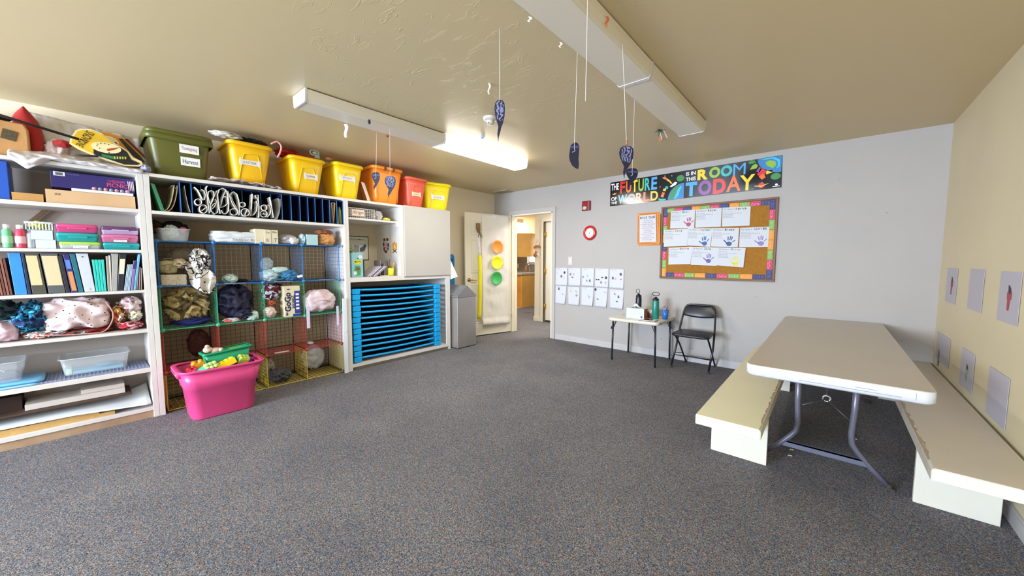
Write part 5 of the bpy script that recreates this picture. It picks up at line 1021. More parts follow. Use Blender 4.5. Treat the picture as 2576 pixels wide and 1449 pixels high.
# ================================================================== trash can
tc_=thing('trash_can','stainless steel trash can with a pitched swing lid by the cabinet','trash can',(-4.12,3.60,0)); st=mat('brushed_steel',S('#b4afab'),.34,metal=.75,bump=.03,bscale=120,var=.08,vscale=2.5)
build('body',MB().box(-4.30,-3.958,3.415,3.775,.012,.735),st,tc_,bevel=.006); build('base',MB().box(-4.29,-3.968,3.425,3.765,0,.012),mat('dark_rubber'),tc_)
m=MB(); x0,x1,y0,y1=-4.303,-3.953,3.410,3.780; zt=.735; zp=.905; xm=(x0+x1)/2; ym=(y0+y1)/2
m.add([(x0,y0,zt),(x1,y0,zt),(x1,y1,zt),(x0,y1,zt),(x0,y0,zt+.02),(x1,y0,zt+.02),(x1,y1,zt+.02),(x0,y1,zt+.02),(x0,ym,zp),(x1,ym,zp)],[(0,1,5,4),(1,2,6,5),(2,3,7,6),(3,0,4,7),(4,5,9,8),(6,7,8,9),(5,6,9),(7,4,8),(3,2,1,0)])
build('lid',m,mat('steel_grey_lid',S('#8f8d8f'),.35,metal=.5),tc_,bevel=.004); 
m=MB().add([(x0+.03,y0+.006,zt+.027),(x1-.03,y0+.006,zt+.027),(x1-.03,ym-.01,zp-.006),(x0+.03,ym-.01,zp-.006),(x0+.03,y0+.003,zt+.032),(x1-.03,y0+.003,zt+.032),(x1-.03,ym-.013,zp-.001),(x0+.03,ym-.013,zp-.001)],[(0,1,2,3),(4,5,6,7),(0,1,5,4),(1,2,6,5),(2,3,7,6),(3,0,4,7)]); build('flap',m,mat('steel_flap',S('#a3a2a4'),.3,metal=.6),tc_)
# blue molded board behind the trash can
bc_=thing('blue_cot_end','blue moulded plastic board with a grip hole against the wall','board',(-4.62,3.74,0))
m=MB(); o_=[(a,b_) for b_,a,_ in []]
pts=[(z,y) for y,z,_ in []]
R=[(p[0],p[1]) for p in rr(.46,1.36,.05,0,3.70,.68)]
m.prism([(a,b_) for a,b_ in R],'x',-4.655,-4.615); build('panel',m,mat('board_blue',S('#1c83c2'),.4),bc_,bevel=.004)
build('grip_hole',MB().box(-4.6145,-4.613,3.80,3.88,1.20,1.245).box(-4.6145,-4.613,3.80,3.90,1.245,1.29),mat('deep_blue',S('#0d4f86'),.5),bc_)
tag(build('white_sheet',MB().add([(-4.07,3.388,1.275),(-4.07,3.390,.995),(-3.99,3.455,1.035),(-4.07,3.387,1.275),(-4.071,3.389,.995),(-3.991,3.456,1.035)],[(0,1,2),(5,4,3),(0,3,4,1),(1,4,5,2),(2,5,3,0)]),mat('plain_paper')),'corner of a white paper taped to the cabinet side','paper')
# ================================================================== long table and benches
lt=thing('folding_table','long low folding table with a tan top and white edge','table',(.025,3.66,0))
tx0,tx1,ty0,ty1=-.345,.395,2.462,4.885
def rt_(x0,x1,y0,y1,r,z): return rr(x1-x0,y1-y0,r,z,(x0+x1)/2,(y0+y1)/2,5)
build('tabletop',MB().ring([rt_(tx0+.003,tx1-.003,ty0+.003,ty1-.003,.045,.668),rt_(tx0+.003,tx1-.003,ty0+.003,ty1-.003,.045,.676)]),mat('table_tan_laminate',S('#bdb3a2'),.32,var=.02,vscale=3,spec=.6),lt)
build('edge_band',MB().ring([rt_(tx0+.012,tx1-.012,ty0+.012,ty1-.012,.04,.612),rt_(tx0,tx1,ty0,ty1,.05,.622),rt_(tx0,tx1,ty0,ty1,.05,.670),rt_(tx0+.004,tx1-.004,ty0+.004,ty1-.004,.045,.6735)]),mat('table_edge_white',S('#cfd0d6'),.45,var=.03,vscale=30),lt)
m=MB()
for x0,x1,z in ((.12,.20,.645),(-.1,.28,.632),(.30,.302,.65)): m.box(x0,x1,ty0-.0006,ty0+.001,z-.0012,z+.0012)
m.box(.325,.3268,ty0-.0006,ty0+.001,.628,.662); build('edge_scratches',m,mat('scratch_grey',S('#8a8a96'),.6),lt)
gm=mat('leg_grey_metal',S('#6d6c7c'),.35,metal=.4)
for yl in (2.86,4.50):
    for s_,xo in ((-1,0),(1,.03)):
        build('leg',MB().tube([(xo+s_*.118,yl,.62),(xo+s_*.115,yl,.40),(xo+s_*.108,yl,.26),(xo+s_*.115,yl,.205),(xo+s_*.14,yl,.165),(xo+s_*.20,yl,.09),(xo+s_*.275,yl,.014)],.0155,12),gm,lt)
        build('foot_cap',MB().tube([(xo+s_*.268,yl,.022),(xo+s_*.287,yl,.006)],[.019,.012],10).box(xo+s_*.28-.018,xo+s_*.28+.018,yl-.018,yl+.018,0,.012),mat('dark_rubber'),lt)
    build('crossbar',MB().box(-.178,.215,yl-.012,yl-.004,.095,.128).box(-.178,.215,yl-.012,yl+.012,.122,.128),mat('crossbar_metal',S('#7f8299'),.3,metal=.5),lt)
    build('top_rail',MB().tube([(-.13,yl,.617),(.16,yl,.617)],.012,8),gm,lt)
br=MB(); 
for s_ in (-1,1): br.tube([(.015+s_*.008,2.98,.60),(.017+s_*.010,2.97,.50),(.019,2.965,.455)],.004,6)
br.tube([(.02,2.95,.415),(-.10,2.87,.37)],.003,6).tube([(.02,2.95,.415),(.135,2.87,.33)],.003,6).tube([(.02,2.965,.455),(.02,2.96,.43)],.003,6)
br.tube([(.015,2.98,.60),(.015,3.68,.64)],.006,6)
build('folding_brace',br,mat('brace_metal',S('#5d5a5c'),.4,metal=.6),lt); build('lock_ring',MB().tube([(.02+.018*math.cos(a),2.955,.418+.018*math.sin(a)) for a in [2*PI*i/14 for i in range(14)]],.006,6,True),mat('steel_bright',S('#c9c9cc'),.25,metal=.9),lt)
def bench(label,x0,x1,y0,y1,col,chip_side,legs,seed):
    t=thing('bench',label,'bench',((x0+x1)/2,(y0+y1)/2,0)); r_=random.Random(seed); zt=.355; zb=.297; pm=mat('bench_paint_'+col,S(col),.35,var=.025,vscale=4); side=mat('bench_white_paint',S('#d8d5cc'),.4,var=.02)
    raw=mat('bench_chipped_wood',S('#b9a68c'),.8,bump=.3,bscale=60,var=.12,vscale=30)
    build('seat',MB().box(x0,x1,y0,y1,zb,zt-.002),side,t,bevel=.004)
    # top skin with a ragged chipped edge on the inner side
    xe=x1 if chip_side>0 else x0; o=[]; n=90
    for i in range(n+1):
        y=y0+.004+(y1-y0-.008)*i/n; d=.006+(.012*abs(noise.noise(Vector((y*9,seed,0))))*2+.010*r_.random() if y>y0+.12 else .002)
        o.append((xe-chip_side*d,y))
    xo=x0+.003 if chip_side>0 else x1-.003; poly=[(xo,y0+.003)]+o+[(xo,y1-.004)]
    build('seat_top',MB().prism(poly,'z',zt-.003,zt+.0008),pm,t)
    build('worn_edge',MB().box(min(xe,xe-chip_side*.045),max(xe,xe-chip_side*.045),y0+.10,y1-.003,zt-.003,zt-.0012),raw,t)
    build('edge_board',MB().box(*( (xe,xe+.0015) if chip_side>0 else (xe-.0015,xe)),y0+.004,y1,zb+.002,zt-.010),mat('edge_paint_'+col,S(col),.5,var=.05,vscale=12),t)
    for yl in legs:
        build('leg',MB().box(x0+.015,x1+.0,yl,yl+.03,0,zb-.001) if chip_side>0 else MB().box(x0-.0+.005,x1-.04,yl,yl+.03,0,zb-.001),mat('bench_leg_paint',S('#dad7c9'),.4,var=.02),t,bevel=.003)
    return t
bench('cream yellow topped bench between the folding chair and the long table',-.568,-.243,2.335,4.60,'#e6dfb9',1,(2.692,4.40),5)
bench('pinkish cream bench running along the yellow wall',.383,.715,2.40,4.91,'#d4c9b9',-1,(2.790,4.72),11)
for i,(x,y) in enumerate(((.193,3.515),(-.137,3.033),(-.139,2.931))):
    m=MB().tube([(x+.011*math.cos(a),y+.008*math.sin(a),.003) for a in [PI*(.2+1.0*k/6) for k in range(7)]],.004,5); tag(build('paper_scrap',m,mat('scrap_white',S('#c9b9b0'),.7)),'tiny pale scrap on the carpet under the long table, %s'%['furthest back','beside the crossbar','nearest the crossbar foot'][i],'scrap','scraps under the long table')
tag(build('floor_scrap',MB().box(.50,.56,2.18,2.19,.001,.004,),mat('scrap_white')),'thin pale scrap on the carpet by the wall bench','scrap')
# ================================================================== small square table
kt=thing('square_table','small square folding table with a cream top and black legs','table',(-1.79,4.6,0)); kx0,kx1,ky0,ky1=-2.105,-1.475,4.29,4.895
build('tabletop',MB().ring([rr(kx1-kx0-.02,ky1-ky0-.02,.04,.508,(kx0+kx1)/2,(ky0+ky1)/2,6),rr(kx1-kx0,ky1-ky0,.05,.514,(kx0+kx1)/2,(ky0+ky1)/2,6),rr(kx1-kx0,ky1-ky0,.05,.540,(kx0+kx1)/2,(ky0+ky1)/2,6),rr(kx1-kx0-.014,ky1-ky0-.014,.045,.547,(kx0+kx1)/2,(ky0+ky1)/2,6)]),mat('tabletop_cream',S('#d3cbbd'),.35,var=.02),kt)
build('corner_latch',MB().box(kx1-.001,kx1+.002,4.36,4.385,.523,.533),mat('dark_rubber'),kt)
legm=mat('leg_black_metal',S('#23262f'),.35)
for x,y in ((kx0+.045,ky0+.07),(kx1-.055,ky0+.07),(kx0+.05,ky1-.045),(kx1-.045,ky1-.045)):
    sx=1 if x<-1.8 else -1; 
    l=build('leg',MB().tube([(x,y,.505),(x-sx*.004,y,.25),(x-sx*.008,y,.002)],.0115,10),legm,kt)
    m=MB().tube([(x,y,.40),(x+sx*.045,y,.505)],.004,6); m.tube([(x,y+.012,.42),(x+sx*.03,y+.012,.505)],.004,6); build('brace',m,legm,l)
    if y>4.5 and sx<0 or (y<4.5 and sx>0): build('lock_lever',MB().tube([(x,y,.47),(x-sx*.02,y-.01,.40)],[.006,.010],8),legm,l)
# tissue box
tb_=thing('tissue_box','pale blue patterned tissue box on the small square table','tissue box',(-1.81,4.47,.547))
build('body',MB().box(-1.925,-1.700,4.44,4.555,.5475,.672),mat('tissue_box_blue',S('#b5d6dd'),.5,two=S('#dbe3e8'),vscale=22),tb_,bevel=.002)
build('side_panel',MB().box(-1.7,-1.6985,4.442,4.553,.549,.670),mat('tissue_side_brown',S('#a4552f'),.55),tb_)
build('logo',MB().poly([(-1.73+.014*math.cos(t),4.4392,.572+.013*math.sin(t)) for t in [2*PI*i/14 for i in range(14)]]),mat('logo_blue',S('#3f6494'),.5),tb_)
m=MB(); sheet(m,lambda u,v:(-1.885+.15*u,4.475+.05*v+.01*math.sin(u*8),.6725+(.055*math.sin(PI*min(1,u*1.25))*(1-abs(v-.5)))+.01*noise.noise(Vector((u*6,v*6,1)))),12,6); build('tissue',m,mat('tissue_white',S('#dedde4'),.7),tb_,solid=.001)
def flask(label,x,y,r,h_,body,lidc,loop,logo=False):
    t=thing('water_bottle',label,'bottle',(x,y,.5475))
    build('body',MB().lathe([(.001,0),(r*.94,0),(r,.006),(r,h_*.80),(r*.86,h_*.86),(r*.86,h_*.88),(.001,h_*.88)],n=24),body,t,local=True)
    lid=build('lid',MB().lathe([(.001,h_*.865),(r*.92,h_*.865),(r*.92,h_*.93),(r*.80,h_*.935),(r*.8,h_*.96),(r*.4,h_*.965),(r*.4,h_*1.02),(.001,h_*1.02)],n=20),lidc,t,local=True)
    if loop=='ring': build('carry_loop',MB().tube([(-.012+.024*math.cos(a),0,h_+.035+.026*math.sin(a)) for a in [2*PI*i/18 for i in range(18)]],.0035,6,True),lidc,lid,local=True)
    else: build('carry_loop',MB().tube([(.044*math.cos(a),0,h_+.043+.022*math.sin(a)) for a in [2*PI*i/22 for i in range(22)]],.0045,6,True),lidc,lid,local=True)
    if logo: build('logo',MB().poly([(.008+.009*math.cos(a),-r-.001,h_*.52+.009*math.sin(a)) for a in [2*PI*i/12 for i in range(12)]]),mat('logo_pale',S('#c9cdd6'),.5),t,local=True)
    return t
blkp=mat('bottle_black',S('#1a1d28'),.3)
flask('black flask with a ring loop behind the tissue box','x' and -1.835,4.60,.037,.292,blkp,mat('lid_black',S('#17181d'),.4),'ring',True)
flask('tall teal green flask with an oval loop on the square table',-1.620,4.60,.041,.262,mat('bottle_teal',S('#1b8071'),.3,var=.04),mat('lid_black'),'oval')
td=thing('tape_dispenser','red brown tape dispenser between the tissue box and teal flask','tape dispenser',(-1.665,4.61,.5475))
m=MB(); m.prism([(-1.72,.5475),(-1.63,.5475),(-1.625,.57),(-1.64,.60),(-1.66,.58),(-1.69,.575),(-1.705,.62),(-1.72,.63)],'y',4.60,4.64); build('base',m,mat('dispenser_red',S('#6e1f1c'),.35),td,bevel=.003)
build('tape_roll',MB().lathe([(.014,-.008),(.026,-.008),(.026,.008),(.014,.008)],n=18,M=Matrix.Translation((-1.68,4.62,.625))@Matrix.Rotation(PI/2,4,'X')),mat('tape_pale',S('#c9c5b2'),.3),td)
cup=thing('pen_cup','blue plastic cup of pencils on the square table','cup',(-1.475,4.55,.547)); CX,CYy=-1.507,4.62
build('cup',MB().lathe([(.001,0),(.030,0),(.040,.118),(.037,.118),(.028,.004),(.001,.004)],c=(CX,CYy,.5475),n=22),mat('cup_blue',S('#2a68b0'),.35),cup)
for i,(a,b_,h_,c,nm) in enumerate(((-.024,0,.155,'#6f2f3a','dark red, leftmost'),(-.012,.012,.165,'#3a3f5a','dark blue, second from the left'),(.002,-.008,.205,'#b08c88','dusty pink, tallest'),(.012,.008,.20,'#9b9486','grey brown, next to the tallest'),(.024,-.004,.16,'#7a3130','maroon, second from the right'),(.030,.006,.15,'#c9736a','coral, rightmost'))):
    tag(build('pencil',MB().tube([(CX+a*.4,CYy+b_*.4,.553),(CX+a*1.0,CYy+b_,.5475+h_-.008),(CX+a*1.05,CYy+b_,.5475+h_)],[.0035,.0035,.001],6),mat('pencil_%s'%c,S(c),.5)),'%s pencil in the blue cup'%nm,'pencil','pencils in the blue cup')
tag(build('blue_marker',MB().sphere((CX-.014,CYy-.012,.668),.012,8,6).sphere((CX+.004,CYy-.014,.672),.012,8,6),mat('marker_blue',S('#7fa8dc'),.4)),'pale blue marker caps at the rim of the blue cup','marker')
ph=thing('tablet','tablet in a white case lying on the square table','tablet',(-1.62,4.36,.547)); K=Matrix.Translation((-1.63,4.40,.5478))@Matrix.Rotation(math.radians(4),4,'Z')
build('case',MB().ring([[K@Vector(p) for p in rr(.19,.13,.012,z)] for z in (0,.009)]),mat('case_white',S('#cfcdcb'),.4),ph); build('underside',MB().ring([[K@Vector(p) for p in rr(.196,.136,.012,z)] for z in (-.0003,.003)]),mat('case_dark',S('#33332f'),.5),ph)
build('screen',MB().box(-.05,.045,-.045,.055,.009,.0098,K),mat('screen_dark',S('#231f22'),.1,spec=.8),ph)
# ================================================================== folding chair
ch=thing('folding_chair','black metal folding chair with vinyl back against the wall','chair',(-1.16,4.65,0)); cm=mat('chair_black_metal',S('#15161c'),.3,spec=.6); cv=mat('chair_black_vinyl',S('#1d1e26'),.36,bump=.08,bscale=60)
xl,xr=-1.355,-.965
m=MB()   # front frame: one bent tube up over the back
pts=[(xl-.03,4.505,.004),(xl-.004,4.60,.25),(xl+.004,4.665,.42),(xl+.02,4.745,.62),(xl+.03,4.775,.69)]
arcp=[(xl+.05,4.787,.722),(xl+.085,4.792,.735),(xr-.085,4.792,.735),(xr-.05,4.787,.722)]
pts2=[(xr-.03,4.775,.69),(xr-.02,4.745,.62),(xr-.004,4.665,.42),(xr+.000,4.60,.25),(xr-.018,4.505,.004)]
build('front_frame',m.tube(pts+arcp+pts2,.011,10),cm,ch)
for xs,ex in ((xl+.022,.03),(xr-.022,-.03)):
    build('rear_leg',MB().tube([(xs,4.435,.415),(xs+ex*.2,4.62,.27),(xs+ex*.3,4.885,.006)],.010,10),cm,ch)
    build('link_strut',MB().tube([(xs-ex*.7,4.57,.17),(xs+ex*.2,4.745,.14)],.004,6),cm,ch)
    build('foot_cap',MB().tube([((xl-.03) if ex>0 else (xr-.018),4.503,.0),((xl-.027) if ex>0 else (xr-.016),4.511,.022)],.014,8),mat('dark_rubber'),ch)
build('stretcher',MB().tube([(xl+.028,4.79,.095),(xr-.028,4.79,.095)],.006,8),cm,ch)
build('front_stretcher',MB().tube([(xl-.01,4.56,.145),(xr+.005,4.56,.145)],.005,8),cm,ch)
m=MB(); cxs=(xl+xr)/2
def seatp(z,w,d,r=.06): 
    o=[]; 
    for p in rr(w,d,r,z,cxs,4.53,5): 
        k=(p[1]-4.53)/d; o.append((cxs+(p[0]-cxs)*(1+.0-.10*k),p[1],p[2]+.012*k))
    return o
build('seat',m.ring([seatp(.408,.34,.29),seatp(.415,.385,.325),seatp(.432,.39,.33),seatp(.442,.36,.30),seatp(.444,.25,.19)]),cv,ch)
m=MB(); nb=16; A=[];B=[]
def bk_(u,v,d):   # curved backrest panel
    x=xl+.012+(xr-xl-.024)*u; s_=math.sin(PI*u); top=.628+.112*min(1,(s_*2.6)**.55) ; bot=.605-.022*s_
    z=bot+(top-bot)*v; y=4.765+.035*s_*.9+(z-.66)*.33+d; return (x,y,z)
build('backrest',sheet(sheet(m,lambda u,v:bk_(u,v,-.014+.012*abs(2*v-1)**3),20,8),lambda u,v:bk_(u,v,.006),20,8),cv,ch,solid=.004)
# ================================================================== wall fittings
al=thing('fire_alarm','red fire alarm strobe high on the wall above the clock','alarm',(-2.78,YB,2.0)); rp=mat('alarm_red',S('#7d1a1f'),.35)
build('body',MB().box(-2.848,-2.715,YB-.035,YB,1.997,2.137),rp,al,bevel=.004); build('side_ridge',MB().box(-2.745,-2.728,YB-.040,YB-.035,2.0,2.13),mat('alarm_pink_ridge',S('#b0595f'),.4),al)
build('strobe_lens',MB().sphere((-2.80,YB-.036,2.035),.034,14,8,(1.1,.5,.85)),mat('lens_cloudy',S('#c9b8a8'),.15,spec=.8),al); build('speaker_panel',MB().box(-2.835,-2.785,YB-.038,YB-.035,2.075,2.125),mat('alarm_darker_red',S('#8e1216'),.4),al)
ck=thing('wall_clock','round wall clock with a thick red rim','clock',(-2.722,YB,1.67)); K=Matrix.Translation((-2.722,YB,1.669))@Matrix.Rotation(PI/2,4,'X')
build('rim',MB().lathe([(.060,0),(.106,0),(.109,.012),(.100,.030),(.085,.036),(.074,.030),(.072,.012),(.060,.012)],n=40,M=K),mat('clock_red',S('#c01f1d'),.25,coat=.4),ck)
build('dial',MB().poly([K@Vector((.0735*math.cos(2*PI*i/40),.0735*math.sin(2*PI*i/40),.013)) for i in range(40)]),mat('dial_white',S('#dcdbe0'),.5),ck)
m=MB()
for i in range(12):
    a=2*PI*i/12; t=MB(); text(t,str(12 if i==0 else i),None,.016,.0006); m.add([(-2.722+.058*math.sin(a)+x,YB-.0142,1.669+.058*math.cos(a)+y) for x,y,z in t.v],t.f)
build('numerals',m,blk,ck)
for nm,a,L_,w_ in (('hour_hand',math.radians(38),.036,.0035),('minute_hand',math.radians(202),.048,.0025)):
    dx,dz=math.sin(a),math.cos(a); build(nm,MB().poly([(-2.722-dz*w_,YB-.016,1.669+dx*w_),(-2.722+dz*w_,YB-.016,1.669-dx*w_),(-2.722+dx*L_,YB-.016,1.669+dz*L_)]),blk,ck)
sw=thing('light_switch','white rocker light switch beside the doorway','switch',(-3.05,YB,1.2)); swm=mat('switch_white',S('#cfcac3'),.35)
build('plate',MB().box(-3.09,-3.018,YB-.006,YB,1.195,1.32),swm,sw,bevel=.002); build('rocker',MB().box(-3.07,-3.038,YB-.011,YB-.006,1.225,1.29),mat('rocker_white',S('#dedad2'),.3),sw,bevel=.002)
# ---- banner in two panels
gl=mat('banner_black_gloss',S('#0d0d14'),.13,spec=.6)
P={'red':'#d8281f','orange':'#ee6a22','yellow':'#f3cf2a','green':'#8fba35','teal':'#2fb6b8','blue':'#4aa3dd','purple':'#8e4799','white':'#e9e7ea','gold':'#e8c75a','pinkc':'#e07a62','sky':'#9bd0e6','dgreen':'#2f8a3c','earthblue':'#2c7fbd','cyan':'#3fc3e0','peach':'#eec2a8','grey':'#b7b6c0'}
def bm(c): return mat('banner_'+c,S(P[c]),.25)
def bpoly(parent,nm,pts,c,d=.003): 
    return build(nm,MB().prism(pts,'y',YB-.004-d,YB-.004-d+.0005),bm(c),parent)
def btext(parent,s,x0,x1,z0,z1,c,bold=.03,nm='letter'): 
    m=MB(); fit_text(m,s,'y-',x0,x1,z0,z1,YB-.0052,(0 if s=='M' else .02) if s in 'MWAY' else bold,7); build(nm,m,bm(c),parent)
Lb=thing('banner','left half of the black banner, reading THE FUTURE OF THE WORLD','banner',(-1.92,YB,2.03))
def slab(pts,parent,m,th=.004,nm='backing'): build(nm,MB().prism(pts,'y',YB-th,YB-.0004),m,parent)
slab([(-2.412,2.028),(-1.424,2.034),(-1.432,2.370),(-2.412,2.355)],Lb,gl)
btext(Lb,'THE',-2.399,-2.285,2.243,2.335,'white'); btext(Lb,'OF',-2.397,-2.312,2.098,2.150,'white'); btext(Lb,'THE',-2.397,-2.309,2.050,2.088,'white')
for i,(c_,c) in enumerate(zip('FUTURE',('red','orange','yellow','green','teal','blue'))):
    x0=-2.268+.0865*i; btext(Lb,c_,x0,x0+.074,2.186,2.347,c)
for c_,x0,x1,c in (('W',-2.292,-2.163,'sky'),('O',-2.150,-2.050,'grey'),('R',-2.037,-1.948,'peach'),('L',-1.938,-1.852,'pinkc'),('D',-1.842,-1.744,'gold')): btext(Lb,c_,x0,x1,2.046,2.168,c)
def ep(cx_,cz_,a,b_,t0=0,t1=2*PI,n=24,clip=None):
    o=[(cx_+a*math.cos(t0+(t1-t0)*i/n),cz_+b_*math.sin(t0+(t1-t0)*i/n)) for i in range(n+(0 if t1-t0>6.28 else 1))]
    if clip: o=[(min(max(x,clip[0]),clip[1]),min(max(z,clip[2]),clip[3])) for x,z in o]
    return o
def planet(parent,x,z,r,c='pinkc'): bpoly(parent,'planet',ep(x,z,r,r),c); bpoly(parent,'planet_ring',[(x-r*2.1,z-.004),(x,z-.014),(x+r*2.1,z+.012),(x+r*2.1,z+.016),(x,z-.004),(x-r*2.1,z+.004)],'gold',.0035)
planet(Lb,-2.345,2.192,.015); 
bpoly(Lb,'earth',ep(-1.43,2.03,.19,.195,PI/2,PI,14)+[(-1.43,2.036)],'earthblue'); bpoly(Lb,'land',[(-1.60,2.04),(-1.585,2.12),(-1.53,2.19),(-1.47,2.21),(-1.50,2.15),(-1.53,2.12),(-1.55,2.04)],'dgreen',.0035); bpoly(Lb,'river',[(-1.55,2.04),(-1.52,2.10),(-1.50,2.16),(-1.47,2.19),(-1.455,2.18),(-1.48,2.13),(-1.49,2.08),(-1.53,2.04)],'cyan',.004)
bpoly(Lb,'tree',ep(-1.475,2.285,.045,.04),'dgreen'); bpoly(Lb,'rocket',[(-1.70,2.325),(-1.66,2.33),(-1.63,2.30),(-1.64,2.29),(-1.68,2.305)],'pinkc'); bpoly(Lb,'rocket_trail',[(-1.635,2.305),(-1.60,2.275),(-1.57,2.235),(-1.585,2.23),(-1.61,2.26),(-1.645,2.285)],'yellow'); bpoly(Lb,'house',[(-1.60,2.20),(-1.54,2.25),(-1.51,2.24),(-1.53,2.21),(-1.58,2.19)],'white')
for a,b_,c in ((-1.665,2.165,'gold'),(-1.68,2.12,'orange'),(-1.69,2.09,'pinkc'),(-1.64,2.19,'teal')): bpoly(Lb,'book_shape',[(a-.02,b_-.01),(a+.015,b_-.018),(a+.022,b_+.012),(a-.012,b_+.02)],c)
bpoly(Lb,'leaf_cloud',ep(-1.69,2.045,.05,.012),'teal')
for a,b_ in ((-1.58,2.33),(-1.72,2.21),(-1.665,2.34),(-1.73,2.06)): bpoly(Lb,'star',ep(a,b_,.006,.006,n=8),'white')
Rb=thing('banner','right half of the black banner, reading IS IN THIS ROOM TODAY','banner',(-.94,YB,2.03))
slab([(-1.422,2.036),(-.444,2.047),(-.450,2.384),(-1.430,2.370)],Rb,gl)
btext(Rb,'IS IN',-1.412,-1.300,2.305,2.350,'white'); btext(Rb,'THIS',-1.412,-1.298,2.238,2.284,'white')
for c_,x0,x1,z0,z1,c in (('R',-1.280,-1.165,2.232,2.357,'yellow'),('O',-1.152,-1.036,2.236,2.362,'green'),('O',-1.030,-.914,2.236,2.362,'teal'),('M',-.903,-.782,2.234,2.362,'blue'),('T',-1.412,-1.280,2.052,2.222,'blue'),('O',-1.265,-1.122,2.050,2.222,'purple'),('D',-1.106,-.972,2.048,2.222,'red'),('A',-.965,-.822,2.056,2.234,'orange'),('Y',-.834,-.686,2.052,2.225,'yellow')):
    btext(Rb,c_,x0,x1,z0,z1,c,.05)
bpoly(Rb,'earth',ep(-.455,2.375,.215,.165,PI,1.5*PI,14)+[(-.452,2.380)],'earthblue'); bpoly(Rb,'land',[(-.60,2.33),(-.56,2.35),(-.51,2.33),(-.50,2.29),(-.53,2.26),(-.58,2.29)],'green',.0035); bpoly(Rb,'river',[(-.66,2.376),(-.60,2.36),(-.54,2.365),(-.49,2.33),(-.485,2.28),(-.50,2.25),(-.47,2.27),(-.47,2.34),(-.52,2.375)],'cyan',.0035)
bpoly(Rb,'leaf_shape',[(-.76,2.36),(-.73,2.378),(-.70,2.37),(-.685,2.35),(-.715,2.335),(-.75,2.34)],'dgreen'); bpoly(Rb,'leaf_shape',[(-.74,2.275),(-.72,2.315),(-.69,2.335),(-.665,2.31),(-.68,2.28)],'green')
bpoly(Rb,'book_shape',[(-.68,2.245),(-.655,2.29),(-.63,2.28),(-.645,2.235)],'purple'); bpoly(Rb,'book_shape',[(-.67,2.21),(-.64,2.275),(-.58,2.25),(-.61,2.17)],'red'); bpoly(Rb,'book_shape',[(-.655,2.19),(-.61,2.215),(-.59,2.17),(-.625,2.15)],'orange',.0035); bpoly(Rb,'arrow_shape',[(-.59,2.24),(-.53,2.24),(-.535,2.215),(-.56,2.21),(-.585,2.20)],'yellow'); bpoly(Rb,'tree',ep(-.50,2.17,.045,.035),'dgreen')
planet(Rb,-.625,2.09,.03,'red')
bpoly(Rb,'logo_badge',ep(-.49,2.082,.013,.011),'white'); bpoly(Rb,'logo_bar',[(-.525,2.060),(-.458,2.061),(-.458,2.068),(-.525,2.067)],'white')
for a,b_ in ((-.70,2.06),(-1.20,2.40-.06),(-.62,2.12)): bpoly(Rb,'star',ep(a,b_,.004,.004,n=8),'white')
# ---- class poster
cpz=thing('class_poster','orange bordered poster headed IN OUR CLASS','poster',(-1.85,YB,1.47)); co=mat('poster_orange',S('#d88a35'),.55,var=.04)
build('backing',MB().add([(-2.013,YB-.003,1.898),(-1.735,YB-.010,1.895),(-1.700,YB-.022,1.86),(-1.695,YB-.022,1.49),(-1.705,YB-.012,1.466),(-2.000,YB-.003,1.459),(-2.0,YB-.001,1.459),(-1.705,YB-.001,1.466),(-1.695,YB-.003,1.49),(-1.70,YB-.003,1.86),(-1.735,YB-.001,1.895),(-2.013,YB-.001,1.898)],[(0,1,2,3,4,5),(6,7,8,9,10,11),(0,1,10,11),(1,2,9,10),(2,3,8,9),(3,4,7,8),(4,5,6,7),(5,0,11,6)]),co,cpz)
build('sheet',MB().prism([(-1.973,1.862),(-1.757,1.862),(-1.742,1.508),(-1.963,1.506)],'y',YB-.026,YB-.024),mat('poster_sheet',S('#cfccd2'),.6),cpz)
m=MB(); 
for i in range(14): 
    z=1.50+.026*i; m.box(-1.992,-1.984,YB-.025,YB-.0235,z,z+.012); m.box(-1.730,-1.722,YB-.025,YB-.0235,z,z+.012)
for i in range(10): 
    x=-1.97+.024*i; m.box(x,x+.012,YB-.025,YB-.0235,1.874,1.882); m.box(x,x+.012,YB-.025,YB-.0235,1.484,1.492)
build('dotted_border',m,mat('border_rust',S('#9c5a20'),.6),cpz)
for s_,x0,x1,c in (('IN',-1.965,-1.935,'#2e2e34'),('OUR',-1.922,-1.865,'#2f8a72'),('CLASS',-1.852,-1.765,'#3b3b44')):
    m=MB(); fit_text(m,s_,'y-',x0,x1,1.815,1.846,YB-.0268,.03); build('heading',m,mat('head_'+c,S(c),.6),cpz)
m=MB()
for i,s_ in enumerate(('WE ARE A TEAM','WE ARE CREATIVE','WE RESPECT EACH OTHER','WE TRY OUR BEST','WE HELP EACH OTHER','WE ARE KIND','WE ARE HONEST','WE LISTEN TO OTHERS','WE HAVE FUN','WE CELEBRATE SUCCESS','WE ARE A FAMILY')):
    z=1.790-.0252*i; w_=.0046*len(s_); fit_text(m,s_,'y-',-1.860-w_,-1.860+w_,z-.006,z+.006,YB-.0268)
build('lettering',m,mat('ink_grey_violet',S('#5c5a6c'),.6),cpz)
